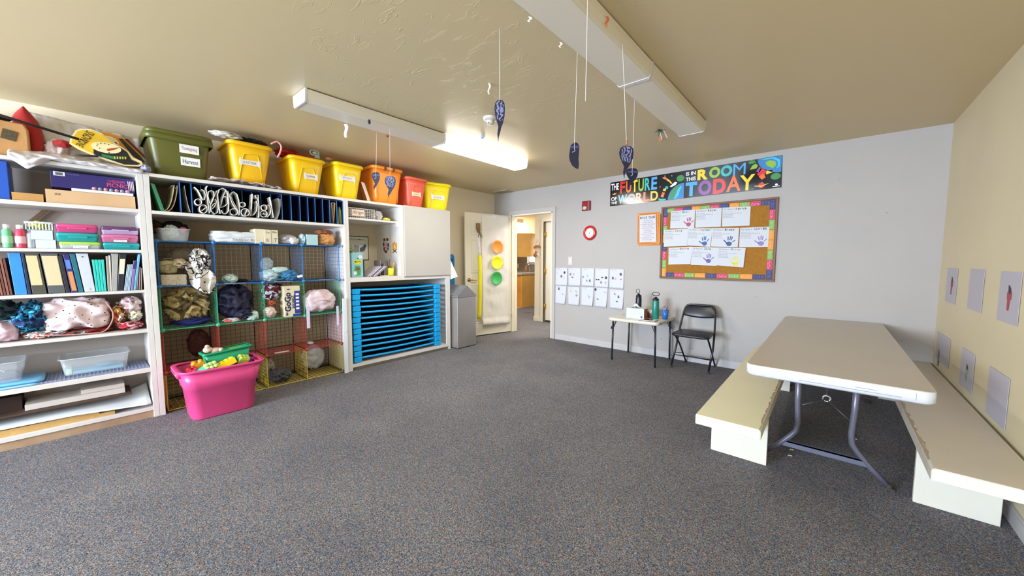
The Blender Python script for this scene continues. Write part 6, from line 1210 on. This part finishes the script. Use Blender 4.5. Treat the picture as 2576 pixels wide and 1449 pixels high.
# ---- cork board
ckb=thing('cork_board','framed cork board with a bright patterned border','cork board',(-1.073,YB,1.03)); X0,X1,Z0,Z1=-1.690,-.460,1.033,1.948
fr=mat('cork_frame_wood',S('#6f4a2c'),.5,var=.08); F=.022
m=MB().box(X0,X1,YB-.022,YB,Z1-F,Z1).box(X0,X1,YB-.022,YB,Z0,Z0+F).box(X0,X0+F,YB-.022,YB,Z0+F,Z1-F).box(X1-F,X1,YB-.022,YB,Z0+F,Z1-F); build('frame',m,fr,ckb,bevel=.003)
build('cork',MB().box(X0+F,X1-F,YB-.010,YB,Z0+F,Z1-F),mat('cork',S('#a06c1f'),.85,bump=.3,bscale=220,var=.10,vscale=60),ckb)
sc_={'n':('strip_navy','#1e1f5e','#5c6fc0'),'p':('strip_pink','#c42a5c','#ecc0cf'),'g':('strip_green','#74a043','#c2dc8f'),'o':('strip_orange','#e08e1e','#f0c66a')}
def strip(seq,start,z,horiz,length=.090):
    pos=start
    for k,c in enumerate(seq):
        nm,a,b_=sc_[c]; L_=length if k or c!='x' else length/2; e=pos+(L_ if horiz else -L_)
        m=MB(); f_=.004
        if horiz: m.box(pos+f_/2,e-f_/2,YB-.0115,YB-.0105,z-.026,z+.026)
        else: m.box(z-.026,z+.026,YB-.0118,YB-.0106,e+f_/2,pos-f_/2)
        o=build('border_'+nm[6:],m,mat(nm,S(a),.55),ckb); q=MB()
        for j in range(6):
            t=(j+.6)/6.5
            if horiz:
                x=pos+.006+(L_-.012)*t; 
                if c in 'ng': q.box(x-.0018,x+.0018,YB-.0125,YB-.0120,z-.018+.003*(j%2),z+.018-.003*(j%3))
                else: q.box(x-.003,x+.003,YB-.0125,YB-.0120,z-.006+.006*math.sin(j*2.3),z+.002+.006*math.sin(j*2.3)); q.box(x-.002,x+.004,YB-.0125,YB-.0120,z-.018,z-.014)
            else:
                y=pos-.006-(L_-.012)*t
                if c in 'ng': q.box(z-.018+.003*(j%2),z+.018-.003*(j%3),YB-.0128,YB-.0123,y-.0018,y+.0018)
                else: q.box(z-.006+.006*math.sin(j*2.3),z+.002+.006*math.sin(j*2.3),YB-.0128,YB-.0123,y-.003,y+.003); q.box(z-.018,z-.014,YB-.0128,YB-.0123,y-.002,y+.004)
        build('border_marks',q,mat(nm+'_marks',S(b_),.55),o); pos=e
        q=MB(); 
strip('gpnogpnogpn',-1.632,Z1-F-.030,True,.1010); strip('npgonpgon',-1.630,Z0+F+.030,True,.1205)
strip('npgonpgo',Z1-F,X0+F+.030,False,.1085); strip('npgoogpn',Z1-F,X1-F-.030,False,.1085)
# cards
white_c=mat('card_paper',S('#c9ccd2'),.6)
def hand(parent,x,z,s,c,y,tilt=0,thumb=-1):
    m=MB(); n=0
    def R_(a,b_): 
        ca,sa=math.cos(tilt),math.sin(tilt); return (x+s*(a*ca-b_*sa),y,z+s*(a*sa+b_*ca))
    m.poly([R_(.24*math.cos(t)*(1+.08*math.sin(3*t)),-.22+.22*math.sin(t)) for t in [2*PI*i/16 for i in range(16)]])
    for k,(ax,bz,ex,ez,w_) in enumerate(((-.14,-.02,-.22,.42,.045),(-.02,.03,-.02,.52,.045),(.08,.02,.14,.47,.045),(.17,-.08,.42,.20,.04),(-.20,-.20,-.52,.06,.05))):
        dx,dz=ex-ax,ez-bz; l=math.hypot(dx,dz); nx,nz=-dz/l*w_,dx/l*w_
        a0=.22 if k<4 else .0
        p=[(ax+dx*a0-nx*.9,bz+dz*a0-nz*.9),(ax+dx*a0+nx*.9,bz+dz*a0+nz*.9),(ex+nx,ez+nz),(ex+dx/l*.04,ez+dz/l*.04),(ex-nx,ez-nz)]
        m.poly([R_(a,b_) for a,b_ in p])
    build('handprint',m,mat('paint_'+c,S(c),.6,var=.12,vscale=120),parent)
CG='name cards on the cork board'
def card(q,label,name,cols,y,hp=None,lines=5):
    t=thing('name_card',label,'card',(sum(p[0] for p in q)/4,YB-.02,q[3][1]),CG); build('sheet',MB().prism(q,'y',YB-y-.001,YB-y),white_c,t)
    (ax,az),(bx_,bz),(cx_,cz_),(dx,dz)=q; sl=(bz-az)/(bx_-ax); w_=bx_-ax; Y=YB-y-.0015
    def put(s_,x0,x1,zt,h_,mt,nm,bold=.0):
        m=MB(); t_=MB(); text(t_,s_,None,1,bold); xs=[v[0] for v in t_.v]; ys_=[v[1] for v in t_.v]; a_,b__=min(xs),max(xs); c_,d_=min(ys_),max(ys_)
        m.add([(x0+(v[0]-a_)/(b__-a_)*(x1-x0),Y,az+sl*(x0+(v[0]-a_)/(b__-a_)*(x1-x0)-ax)-zt-h_+(v[1]-c_)/(d_-c_)*h_) for v in t_.v],t_.f); build(nm,m,mt,t)
    grey=mat('ink_card_grey',S('#6f6c74'),.7); put('My Name is',ax+.05*w_,ax+.42*w_,.012,.022,grey,'handwriting')
    x=ax+.48*w_; W_=[.35 if c_ in 'il' else (1.25 if c_ in 'mwW' else 1) for c_ in name]; step=min(.46*w_/sum(W_),.021)
    for k,c_ in enumerate(name): xx=x+step*sum(W_[:k]); hi=c_.isupper() or c_ in 'lhkdi'; put(c_,xx,xx+step*(W_[k]-.16),.008 if hi else .0145,.0225 if hi or c_=='y' else .016,mat('name_ink_'+cols[k%len(cols)],S(cols[k%len(cols)]),.6),'name_letter',.04)
    for i,(s_,l) in enumerate((('My Favorite Color',.34),('What I want to be when I grow up',.66),('My Favorite Animal',.36),('My Favorite Food',.33),('My Birthday',.38))):
        put(s_,ax+.03*w_,ax+(.03+l)*w_,.046+.0165*i,.010,mat('ink_card_dark',S('#47444e'),.7),'handwriting')
    if hp: hand(t,hp[0],hp[1],hp[2],hp[3],Y-.0003,hp[4] if len(hp)>4 else 0)
k1,k2,k3='#2f7d68','#a8433f','#3b3f52'
card([(-1.572,1.886),(-1.290,1.884),(-1.292,1.661),(-1.577,1.672)],'name card lettered Syon with a pink handprint, top left','Syon',[k3,k1,k1,'#c9a24a'],.0135,(-1.355,1.735,.115,'#b0486c',-.1))
card([(-1.282,1.882),(-1.000,1.880),(-1.003,1.660),(-1.279,1.665)],'name card lettered Royal without a handprint, top middle','Royal',['#8e3038',k3,k1,'#2b4f4a','#4aa08e'],.014)
card([(-.993,1.880),(-.713,1.870),(-.716,1.657),(-.992,1.662)],'name card lettered Kerick, top right of the cork board','Kerick',['#b0524a','#4e4a7a','#5a7a90',k1,'#7a8a30','#a0303c'],.015)
card([(-1.650,1.657),(-1.362,1.657),(-1.362,1.447),(-1.647,1.442)],'name card lettered Remy without a handprint, middle row left','Remy',['#8a9a4a','#a88a3a','#c98a4a','#3b3f52'],.0155)
card([(-1.361,1.664),(-1.090,1.648),(-1.104,1.428),(-1.360,1.452)],'name card lettered Hayden with a bright blue handprint','Hayden',['#c9b25a','#8aa04a','#7a8a5a','#5a8a6a','#4a7a72','#6a9a8a'],.017,(-1.170,1.495,.115,'#1d5a96',.05))
card([(-1.091,1.650),(-.815,1.638),(-.820,1.420),(-1.098,1.432)],'name card lettered Elijah with a dark blue handprint','Elijah',['#33343f','#b06a4a','#6a5a8a','#4a4a5a','#7a3a4a','#a04a5a'],.0165,(-.905,1.485,.12,'#33528a',-.2))
card([(-.806,1.637),(-.530,1.635),(-.534,1.416),(-.808,1.419)],'name card lettered SAWYER with a lilac handprint, middle row right','SAWYER',['#9a7ab0','#7a3a30','#a05a3a','#5a8ab0','#3a3a44','#2e5a4e'],.015,(-.600,1.480,.115,'#8f78b8',0))
card([(-1.585,1.427),(-1.306,1.436),(-1.318,1.222),(-1.582,1.212)],'name card lettered Sophia without a handprint, bottom left','Sophia',['#54546a','#54546a','#c98a6a','#c9a24a','#8a5a7a','#b05a6a'],.018)
card([(-1.306,1.433),(-1.022,1.420),(-1.028,1.203),(-1.314,1.212)],'name card lettered Zaila with a violet handprint, bottom middle','Zaila',['#2e3138','#6a6a7a','#8a9a7a','#4a9a7a','#3a5a4e'],.020,(-1.115,1.285,.115,'#6a539e',-.1))
card([(-1.022,1.421),(-.741,1.408),(-.755,1.187),(-1.029,1.210)],'name card lettered Oliver with a yellow handprint, bottom right','Oliver',['#33353c','#7ab0a0','#7ab0a0','#5aa0a0','#e0a080','#a05030'],.0215,(-.833,1.255,.115,'#dbd246',0))
# ---- ten sticker sheets
PG='sticker sheets taped in two rows by the doorway'
sq=[[(-3.330,1.147),(-3.105,1.151),(-3.104,.869),(-3.328,.867)],[(-3.095,1.147),(-2.866,1.152),(-2.866,.875),(-3.084,.869)],[(-2.859,1.152),(-2.638,1.150),(-2.644,.878),(-2.850,.879)],[(-2.632,1.150),(-2.406,1.146),(-2.411,.873),(-2.632,.873)],[(-2.402,1.145),(-2.178,1.142),(-2.180,.866),(-2.400,.869)],
[(-3.327,.863),(-3.114,.860),(-3.138,.577),(-3.325,.575)],[(-3.097,.857),(-2.878,.860),(-2.884,.578),(-3.084,.575)],[(-2.855,.858),(-2.641,.866),(-2.654,.586),(-2.856,.581)],[(-2.632,.865),(-2.416,.867),(-2.432,.587),(-2.624,.582)],[(-2.394,.855),(-2.174,.848),(-2.184,.583),(-2.383,.581)]]
lab=['Oliver','Syon','Elijah','Royal','Remy','Zaila','Rayan','Kerick','Sawyer','Sophia']
st_=[[(.20,.30,'#b9b7bf','L'),(.52,.48,'#6d5a5a','o'),(.78,.27,'#5a1d28','o'),(.24,.58,'#d9c2a0','.'),(.75,.57,'#8a8a94','.')],[(.20,.35,'#8b8c7d','o'),(.50,.35,'#7d7d86','C'),(.35,.52,'#a0434a','h')],[(.15,.50,'#4a4a80','x'),(.50,.43,'#9fc3cc','s'),(.45,.70,'#6f5a50','x'),(.68,.68,'#7a5a5a','t')],[(.55,.48,'#4a3436','h'),(.82,.48,'#3a2f1c','o'),(.22,.60,'#2a262a','g'),(.48,.74,'#8e8a88','o'),(.82,.76,'#8e2f30','C')],[(.78,.26,'#55483f','o'),(.25,.46,'#6d3a40','t'),(.48,.50,'#8a8f96','C'),(.80,.52,'#d37d7d','h')],
[(.33,.16,'#5a4a2c','t'),(.72,.45,'#3c4452','L')],[(.28,.24,'#e0bd3a','*'),(.72,.24,'#5a5058','L'),(.76,.46,'#7a6a5a','*')],[(.62,.44,'#7a7f96','L'),(.68,.54,'#b29ab0','x')],[(.08,.10,'#15304a','o'),(.82,.22,'#7d7a88','-'),(.25,.60,'#4a8ea0','h')],[(.38,.23,'#5d5a66','x'),(.64,.36,'#5c6b38','t'),(.54,.62,'#6d6b70','h')]]
wh=['first','second','third','fourth','last']
desc=['with a maroon blob sticker','with small grey and red stickers','with a blue square sticker','with black sunglasses sticker','with a pink mouth sticker','with one brown sticker near its top','with a yellow sun sticker','with a thin pink and grey sticker','with a dark blue round sticker','with a green sticker']
for i,q in enumerate(sq):
    t=thing('sticker_sheet','white sheet %s, %s from the door, %s row'%(desc[i],wh[i%5],'upper' if i<5 else 'lower'),'paper',((q[0][0]+q[1][0])/2,YB,q[2][1]),PG)
    (ax,az),(bx_,bz),(cx_,cz_),(dx,dz)=q
    def fn(u,v,q=q,i=i):
        x=(ax*(1-u)+bx_*u)*(1-v)+(dx*(1-u)+cx_*u)*v; z=(az*(1-u)+bz*u)*(1-v)+(dz*(1-u)+cz_*u)*v
        y=YB-.003-(.022 if i>4 else .010)*max(0,v-.3)**1.6*(.35+1.0*u*u)-.003*u; return (x,y,z)
    build('sheet',sheet(MB(),fn,10,12),mat('sticker_paper',S('#cbcdd6'),.6),t,solid=.0006)
    for u,v,c,k in st_[i]:
        x,y,z=fn(u,v); y-=.0015; m=MB(); r_=.018
        if k in 'oh': m.poly([(x+r_*math.cos(a),y,z+r_*(1.15 if k=='o' else .6)*math.sin(a)) for a in [2*PI*j/12 for j in range(12)]])
        elif k=='.': m.poly([(x+.008*math.cos(a),y,z+.008*math.sin(a)) for a in [2*PI*j/8 for j in range(8)]])
        elif k=='t': m.poly([(x-.014,y,z-.02),(x+.016,y,z-.02),(x+.012,y,z+.01),(x,y,z+.024),(x-.012,y,z+.006)])
        elif k=='s': m.box(x-.017,x+.017,y-.0003,y,z-.017,z+.017)
        elif k=='-': m.box(x-.022,x+.022,y-.0003,y,z-.003,z+.003)
        elif k=='g': [m.poly([(x+dx_+.014*math.cos(a),y,z+.011*math.sin(a)) for a in [2*PI*j/10 for j in range(10)]]) for dx_ in (-.017,.017)]; m.box(x-.01,x+.01,y-.0003,y,z+.002,z+.006)
        elif k=='*': [m.poly([(x,y-.0002*j,z)]+[(x+.020*math.cos(2*PI*j/7+d_),y-.0002*j,z+.020*math.sin(2*PI*j/7+d_)) for d_ in (-.25,.25)]) for j in range(7)]
        elif k=='C': m.tube([(x+.014*math.cos(a),y,z+.016*math.sin(a)) for a in [.8+4.4*j/9 for j in range(10)]],.003,5)
        elif k=='x': m.tube([(x-.014,y,z+.012),(x,y,z),(x+.014,y,z-.010)],.003,5); m.tube([(x-.008,y,z-.014),(x,y,z),(x+.003,y,z+.014)],.003,5)
        else: m.tube([(x-.012,y,z+.012),(x-.004,y,z-.006),(x+.014,y,z-.010)],.003,5)
        build('sticker',m,mat('sticker_'+c,S(c),.5),t)
    m=MB(); x0,y0,z0=fn(.18,.07); x1,_,_=fn(.45,.07); fit_text(m,lab[i],'y-',x0,x1,z0-.008,z0+.008,y0-.0015); build('handwriting',m,mat('pencil_grey',S('#9a9aa6'),.7),t)
# little wall marks: handwriting low on the wall
m=MB(); fit_text(m,'Reed','y-',-1.300,-1.250,.160,.182,YB-.0008); m.tube([(-1.645+.012*math.cos(a),YB-.001,.231+.010*math.sin(a)) for a in [.3+5*j/9 for j in range(10)]],.0015,5)
o=build('crayon_scribble',m,mat('crayon_violet',S('#7b7c92'),.7)); tag(o,'small scribbled marks low on the wall behind the chair','scribble')
m=MB()
for x,z in ((.371,1.713),(-1.484,2.0),(-.571,.377),(.535,.528),(.014,2.064),(-2.47,.631),(-.62,.86)): m.box(x-.004,x+.004,YB-.0015,YB,z-.003,z+.003)
o=build('wall_nick',m,mat('nick_dark',S('#7b7476'),.7)); o['kind']='structure'; o.name='wall_nicks'  # small dark nicks in the wall surface
# ---- papers on the yellow wall
YG2='pale sheets taped on the yellow wall'
def ysheet(label,y0,y1,z0,z1,fig=None,skew=0):
    t=thing('wall_sheet',label,'paper',(XR,(y0+y1)/2,z0),YG2); m=MB().add([(XR-.004,y1,z0+skew),(XR-.004,y0,z0),(XR-.004,y0,z1),(XR-.004,y1,z1-skew*.2),(XR-.0025,y1,z0+skew),(XR-.0025,y0,z0),(XR-.0025,y0,z1),(XR-.0025,y1,z1-skew*.2)],[(0,1,2,3),(7,6,5,4),(0,4,5,1),(1,5,6,2),(2,6,7,3),(3,7,4,0)])
    build('sheet',m,mat('pale_lilac_sheet',S('#bbb7c2'),.6),t)
    if fig:
        cy,cz,h_,c,hc=fig; X=XR-.0048
        def pl(nm,p,cc,d=0): build(nm,MB().poly([(X-d,cy-a*h_,cz+b_*h_) for a,b_ in p]),mat('figure_'+cc,S(cc),.6),t)
        pl('figure_body',[(-.16,-.5),(-.02,-.52),(.08,-.5),(.14,-.1),(.26,-.05),(.27,.2),(.12,.32),(-.14,.32),(-.26,.15),(-.24,-.05),(-.18,-.1)],c)
        pl('figure_head',[(-.10,.22),(.06,.12),(.18,.24),(.16,.36),(.02,.44),(-.08,.50),(-.14,.46)],hc,.0006)
    return t
ysheet('pale sheet with a slim red figure, nearest the room corner',4.32,4.645,.935,1.211,(4.46,1.075,.14,'#a04a5c','#4a4654'))
ysheet('blank pale sheet between the two red figure drawings',3.67,3.985,.940,1.213)
ysheet('pale sheet with a larger red figure at the picture edge',3.07,3.378,.936,1.211,(3.215,1.072,.135,'#b04555','#3c3c46'))
ysheet('faint pale sheet with a tall grey figure, low by the corner',4.35,4.80,.43,.66,(4.69,.455,.15,'#8d8795','#76727f'),0)
ysheet('pale sheet with a small green figure, low above the bench',3.70,4.01,.405,.665,(3.845,.520,.115,'#8fae92','#3b4744'))
ysheet('blank low pale sheet, right of the green figure one',3.09,3.41,.385,.660)
# ================================================================== ceiling
def fixture(label,x0,x1,y0,y1,on,cap=None):
    t=thing('fluorescent_light',label,'ceiling light',((x0+x1)/2,(y0+y1)/2,2.35),'fluorescent ceiling fixtures'); w=x1-x0
    hm=mat('fixture_white_metal',S('#c9c5ba'),.4)
    build('housing',MB().box(x0+.03,x1-.03,y0+.004,y1-.004,2.405,H-.0005),hm,t)
    dm_=mat('diffuser_lit',(1,.97,.9),.4,emit=(1,.95,.86),estr=40) if on else mat('diffuser_unlit',S('#e4dccb'),.35,spec=.4)
    m=MB(); prof=[(x0-.004,2.432),(x0-.002,2.400),(x0+.004,2.366),(x0+.016,2.352),(x1-.016,2.352),(x1-.004,2.366),(x1+.002,2.400),(x1+.004,2.432)]
    rings=[[(a,y,b_) for a,b_ in prof] for y in (y0+.012,y1-.012)]
    for i in range(len(prof)-1):
        m.mi=1 if on and i in (0,1,5,6) else 0
        m.add([rings[0][i],rings[0][i+1],rings[1][i+1],rings[1][i]],[(0,1,2,3)])
    build('diffuser',m,[dm_,mat('diffuser_lit_side',(1,.97,.9),.4,emit=(1,.95,.84),estr=3.2)] if on else dm_,t,solid=0 if on else .002)
    for ye in (y0,y1-.012): 
        m=MB().prism([(x0-.007,2.436),(x0-.004,2.40),(x0+.002,2.362),(x0+.014,2.348),(x1-.014,2.348),(x1-.002,2.362),(x1+.004,2.40),(x1+.007,2.436)],'y',ye,ye+.012); build('end_cap',m,mat('end_cap_white',S('#d6d6d8'),.4) if not on else mat('end_cap_lit',(1,.97,.9),.4,emit=(1,.96,.88),estr=2),t)
    return t
fixture('unlit fluorescent fixture over the shelves, nearer the camera',-2.985,-2.775,1.055,2.272,False)
fixture('lit fluorescent fixture glowing white beyond the unlit one',-2.985,-2.775,2.276,3.49,True)
fixture('unlit fluorescent fixture nearest the camera, over the open floor',-1.078,-.862,1.052,2.268,False)
fixture('unlit fluorescent fixture over the floor, closer to the cork board wall',-1.078,-.862,2.272,3.49,False)
sd=thing('smoke_detector','round white smoke detector on the ceiling behind the spotted feather','smoke detector',(-2.19,2.26,2.40)); sm_=mat('detector_white',S('#cbc7bd'),.4)
build('base',MB().lathe([(.001,0),(.058,0),(.060,-.006),(.052,-.022),(.034,-.026),(.001,-.026)],c=(-2.19,2.262,2.4395),n=28),sm_,sd)
build('sensor_head',MB().lathe([(.001,0),(.034,0),(.034,-.020),(.028,-.030),(.001,-.031)],c=(-2.19,2.262,2.414),n=24),sm_,sd); build('sensor_slots',MB().box(-2.207,-2.197,2.228,2.231,2.386,2.392).box(-2.185,-2.175,2.228,2.231,2.386,2.392),mat('slot_dark',S('#6d6a62'),.6),sd)
vt=thing('ceiling_vent','rectangular ceiling vent in the corner above the open door','vent',(-4.3,4.77,2.43))
build('frame',MB().box(-4.47,-4.17,4.68,4.87,2.432,2.4395),mat('vent_cream',S('#c2b79f'),.5),vt,bevel=.002); m=MB(); [m.box(-4.45,-4.19,4.70+.022*i,4.71+.022*i,2.428,2.433) for i in range(7)]; build('slats',m,mat('vent_slat',S('#9b907b'),.5),vt)
# feathers on strings
strm=mat('string_white',S('#d8d0ca'),.7)
def scribble(name):
    if name in MATS: return MATS[name]
    m=mat(name,S('#10102c'),.6); N,Lk,b=nodes(m); tc=N.new('ShaderNodeTexCoord'); w_=N.new('ShaderNodeTexWave'); w_.inputs['Scale'].default_value=30; w_.inputs['Distortion'].default_value=14; w_.inputs['Detail'].default_value=2
    r=N.new('ShaderNodeValToRGB'); e=r.color_ramp.elements; e[0].position=.35; e[0].color=S('#10102c')+(1,); e[1].position=.6; e[1].color=S('#76769c')+(1,)
    Lk.new(tc.outputs['Object'],w_.inputs['Vector']); Lk.new(w_.outputs['Color'],r.inputs['Fac']); Lk.new(r.outputs['Color'],b.inputs['Base Color']); return m
def feather(label,top,zt,zb,w_,tail,y,dark=False,stringtop=None,knot=None,lean=0,tape=False,blunt=False):
    """feather cut-out hung at distance y from the camera wall; top=(x of feather top)"""
    x=top; t=thing('paper_feather',label,'paper feather',(x,y,zb),'paper feathers hung from the ceiling'); L_=zt-zb
    fm=mat('feather_navy',S('#0d0d2a'),.6); r_=Vector((math.cos(yaw),math.sin(yaw),0))
    def q(a,s_): v=Vector((x,y,0))+r_*a; return (v.x,v.y,zt-s_*L_)
    if blunt: o=[(0,0),(.32,.03),(.5,.15),(.46,.42),(.42,.62),(.48,.8),(.42,1.0),(.1,.95),(-.2,.85),(-.42,.68),(-.5,.5),(-.42,.3),(-.36,.12)]
    else: o=[(0,0),(.28,.015),(.45,.08),(.5,.2),(.46,.38),(.30,.55),(.16,.64),(.06,.74),(tail*.6-.02,.88),(tail,1.0),(tail*.8-.12,.8),(-.14,.62),(-.30,.48),(-.46,.32),(-.5,.2),(-.42,.07),(-.22,.012)]
    f=[q(a*w_,s_) for a,s_ in o]; nrm=Vector((math.sin(yaw),-math.cos(yaw),0))*.0012
    n=len(f); b=[tuple(Vector(p)-nrm) for p in f]
    build('feather',MB().add(f+b,[tuple(range(n)),tuple(reversed(range(n,2*n)))]+[(i,n+i,n+(i+1)%n,(i+1)%n) for i in range(n)]),fm,t)
    if not dark:
        f2=[tuple(Vector(q(a*w_*.80,s_*.9+.02))+nrm*.6) for a,s_ in o if s_<.62]
        build('scribble',MB().poly(f2),scribble('scribble_chalk'),t)
    else: build('tape',MB().poly([tuple(Vector(q(a*w_,s_))+nrm*.6) for a,s_ in ((-.36,.13),(.46,.13),(.46,.22),(-.38,.22))]),mat('tape_bluish',S('#3a3f6e'),.3),t)
    st=stringtop or (x,y,2.439)
    p0=Vector(st); p1=Vector(q(0,.01 if not dark else .22)); build('string',MB().tube([p0,p0.lerp(p1,.5)+Vector((.0008,0,0)),p1],.0016,5),strm,t)
    if dark: build('string_tail',MB().tube([p1,tuple(p1+r_*.004+Vector((0,0,-.015))),tuple(p1-r_*.010+Vector((0,0,-.022)))],.0014,5),strm,t)
    if knot: build('pipe_cleaner',MB().tube([q(0,-.0),q(.002,-.09),q(.0,-.16)],.003,6),mat('pipe_orange',S('#a2461f'),.6),t)
    return t
feather('long scribbled paper feather hanging below the smoke detector',-1.335,2.091,1.876,.054,-.14,1.45,stringtop=(-1.335,1.45,2.4395))
feather('plain navy paper feather hung from the middle fixture edge',-1.083,1.903,1.760,.056,0,1.77,dark=True,blunt=True,stringtop=(-1.072,1.77,2.372))
feather('scribbled paper feather with an orange tip hung in front of the banner',-.823,1.852,1.685,.074,-.10,1.85,stringtop=(-.858,1.85,2.36),knot=True)
feather('plain navy paper feather hanging in front of the FUTURE lettering',-1.076,1.903,1.764,.082,-.30,2.52,dark=True,stringtop=(-1.072,2.52,2.372))
feather('plain navy paper feather hanging before the orange bin',-3.022,2.026,1.866,.070,-.28,1.70,dark=True,stringtop=(-2.985,1.70,2.38))
feather('scribbled black paper feather hanging before the orange bin, right one',-2.845,1.970,1.787,.093,-.18,1.73,stringtop=(-2.835,1.73,2.352))
tag(build('bare_string',MB().tube([(-.775,1.35,2.4395),(-.776,1.352,2.1),(-.777,1.35,1.901)],.0018,5),mat('string_grey',S('#c9bdb8'),.7)),'bare white string hanging over the near fixture, nothing on it','string')
# tape, scraps and bits stuck on the ceiling
def dangle(name,label,x,y,z0,z1,w_,c,cat='paper scrap'):
    r_=Vector((math.cos(yaw),math.sin(yaw),0)); m=MB(); P0=Vector((x,y,0))
    sheet(m,lambda u,v:tuple(P0+r_*((u-.5)*w_*(1-.35*v)+.004*math.sin(v*7))+Vector((0,.004*math.sin(v*5),z1+(z0-z1)*v))),3,8); tag(build(name,m,mat('scrap_'+c,S(c),.6),solid=.001),label,cat,'scraps dangling from the ceiling')
dangle('tape_strip','whitish tape strip hanging left of the long scribbled feather',-1.78,1.83,2.365,2.4395,.016,'#cdc4bb')
dangle('tape_strip','pinkish tape strip hanging from the unlit shelf fixture',-3.0,1.44,2.245,2.352,.032,'#cfbcc4')
dangle('blue_scrap','tiny blue and red scrap on the ceiling near the lit fixture',-2.55,2.53,2.405,2.4395,.04,'#8fa0bd')
dangle('orange_tag','small orange tag on the side of the near fixture',-.850,1.66,2.352,2.40,.012,'#c9622a')
dangle('orange_scrap','small orange scrap on the ceiling past the floor fixture',-1.30,3.70,2.41,2.4395,.05,'#c78a62')
dangle('pale_scrap','tiny pale scrap stuck to the ceiling above the banner',-2.21,3.67,2.42,2.4395,.03,'#c4b08a')
dangle('torn_tape','torn white tape on the near fixture edge, upper one',-1.079,1.37,2.330,2.355,.014,'#d8d4c8'); dangle('torn_tape','torn white tape on the near fixture edge, lower one',-1.079,1.62,2.325,2.352,.012,'#d8d4c8')
m=MB(); lump(m,(-2.77,1.515,2.335),(.012,.010,.020),3,.3); tag(build('dark_knot',m,mat('knot_dark',S('#2a2236'),.7)),'small dark scrap with an orange tip on the unlit shelf fixture','paper scrap')
m=MB(); lump(m,(-2.99,1.80,2.345),(.014,.012,.012),4,.3); tag(build('orange_knot',m,mat('knot_orange',S('#a8522a'),.7)),'small orange knot between the two strings at the shelf fixture','paper scrap')
m=MB(); rg_=random.Random(5)
for i in range(26):
    a=rg_.uniform(0,2*PI); b_=rg_.uniform(-1,.2); m.tube([(-1.215,3.42,2.425),(-1.215+.045*math.cos(a)*math.cos(b_),3.42+.045*math.sin(a)*math.cos(b_),2.425+.055*math.sin(b_)-.01)],[.003,.001],4)
pm_=tag(build('green_pompom',m,mat('pom_green',S('#4a5a44'),.7)),'spiky green tinsel tuft on the ceiling by the floor fixture','tinsel'); build('white_strand',MB().tube([(-1.215,3.42,2.42),(-1.20,3.44,2.34)],.004,5).tube([(-1.19,3.43,2.43),(-1.16,3.46,2.35)],.004,5),strm,pm_)
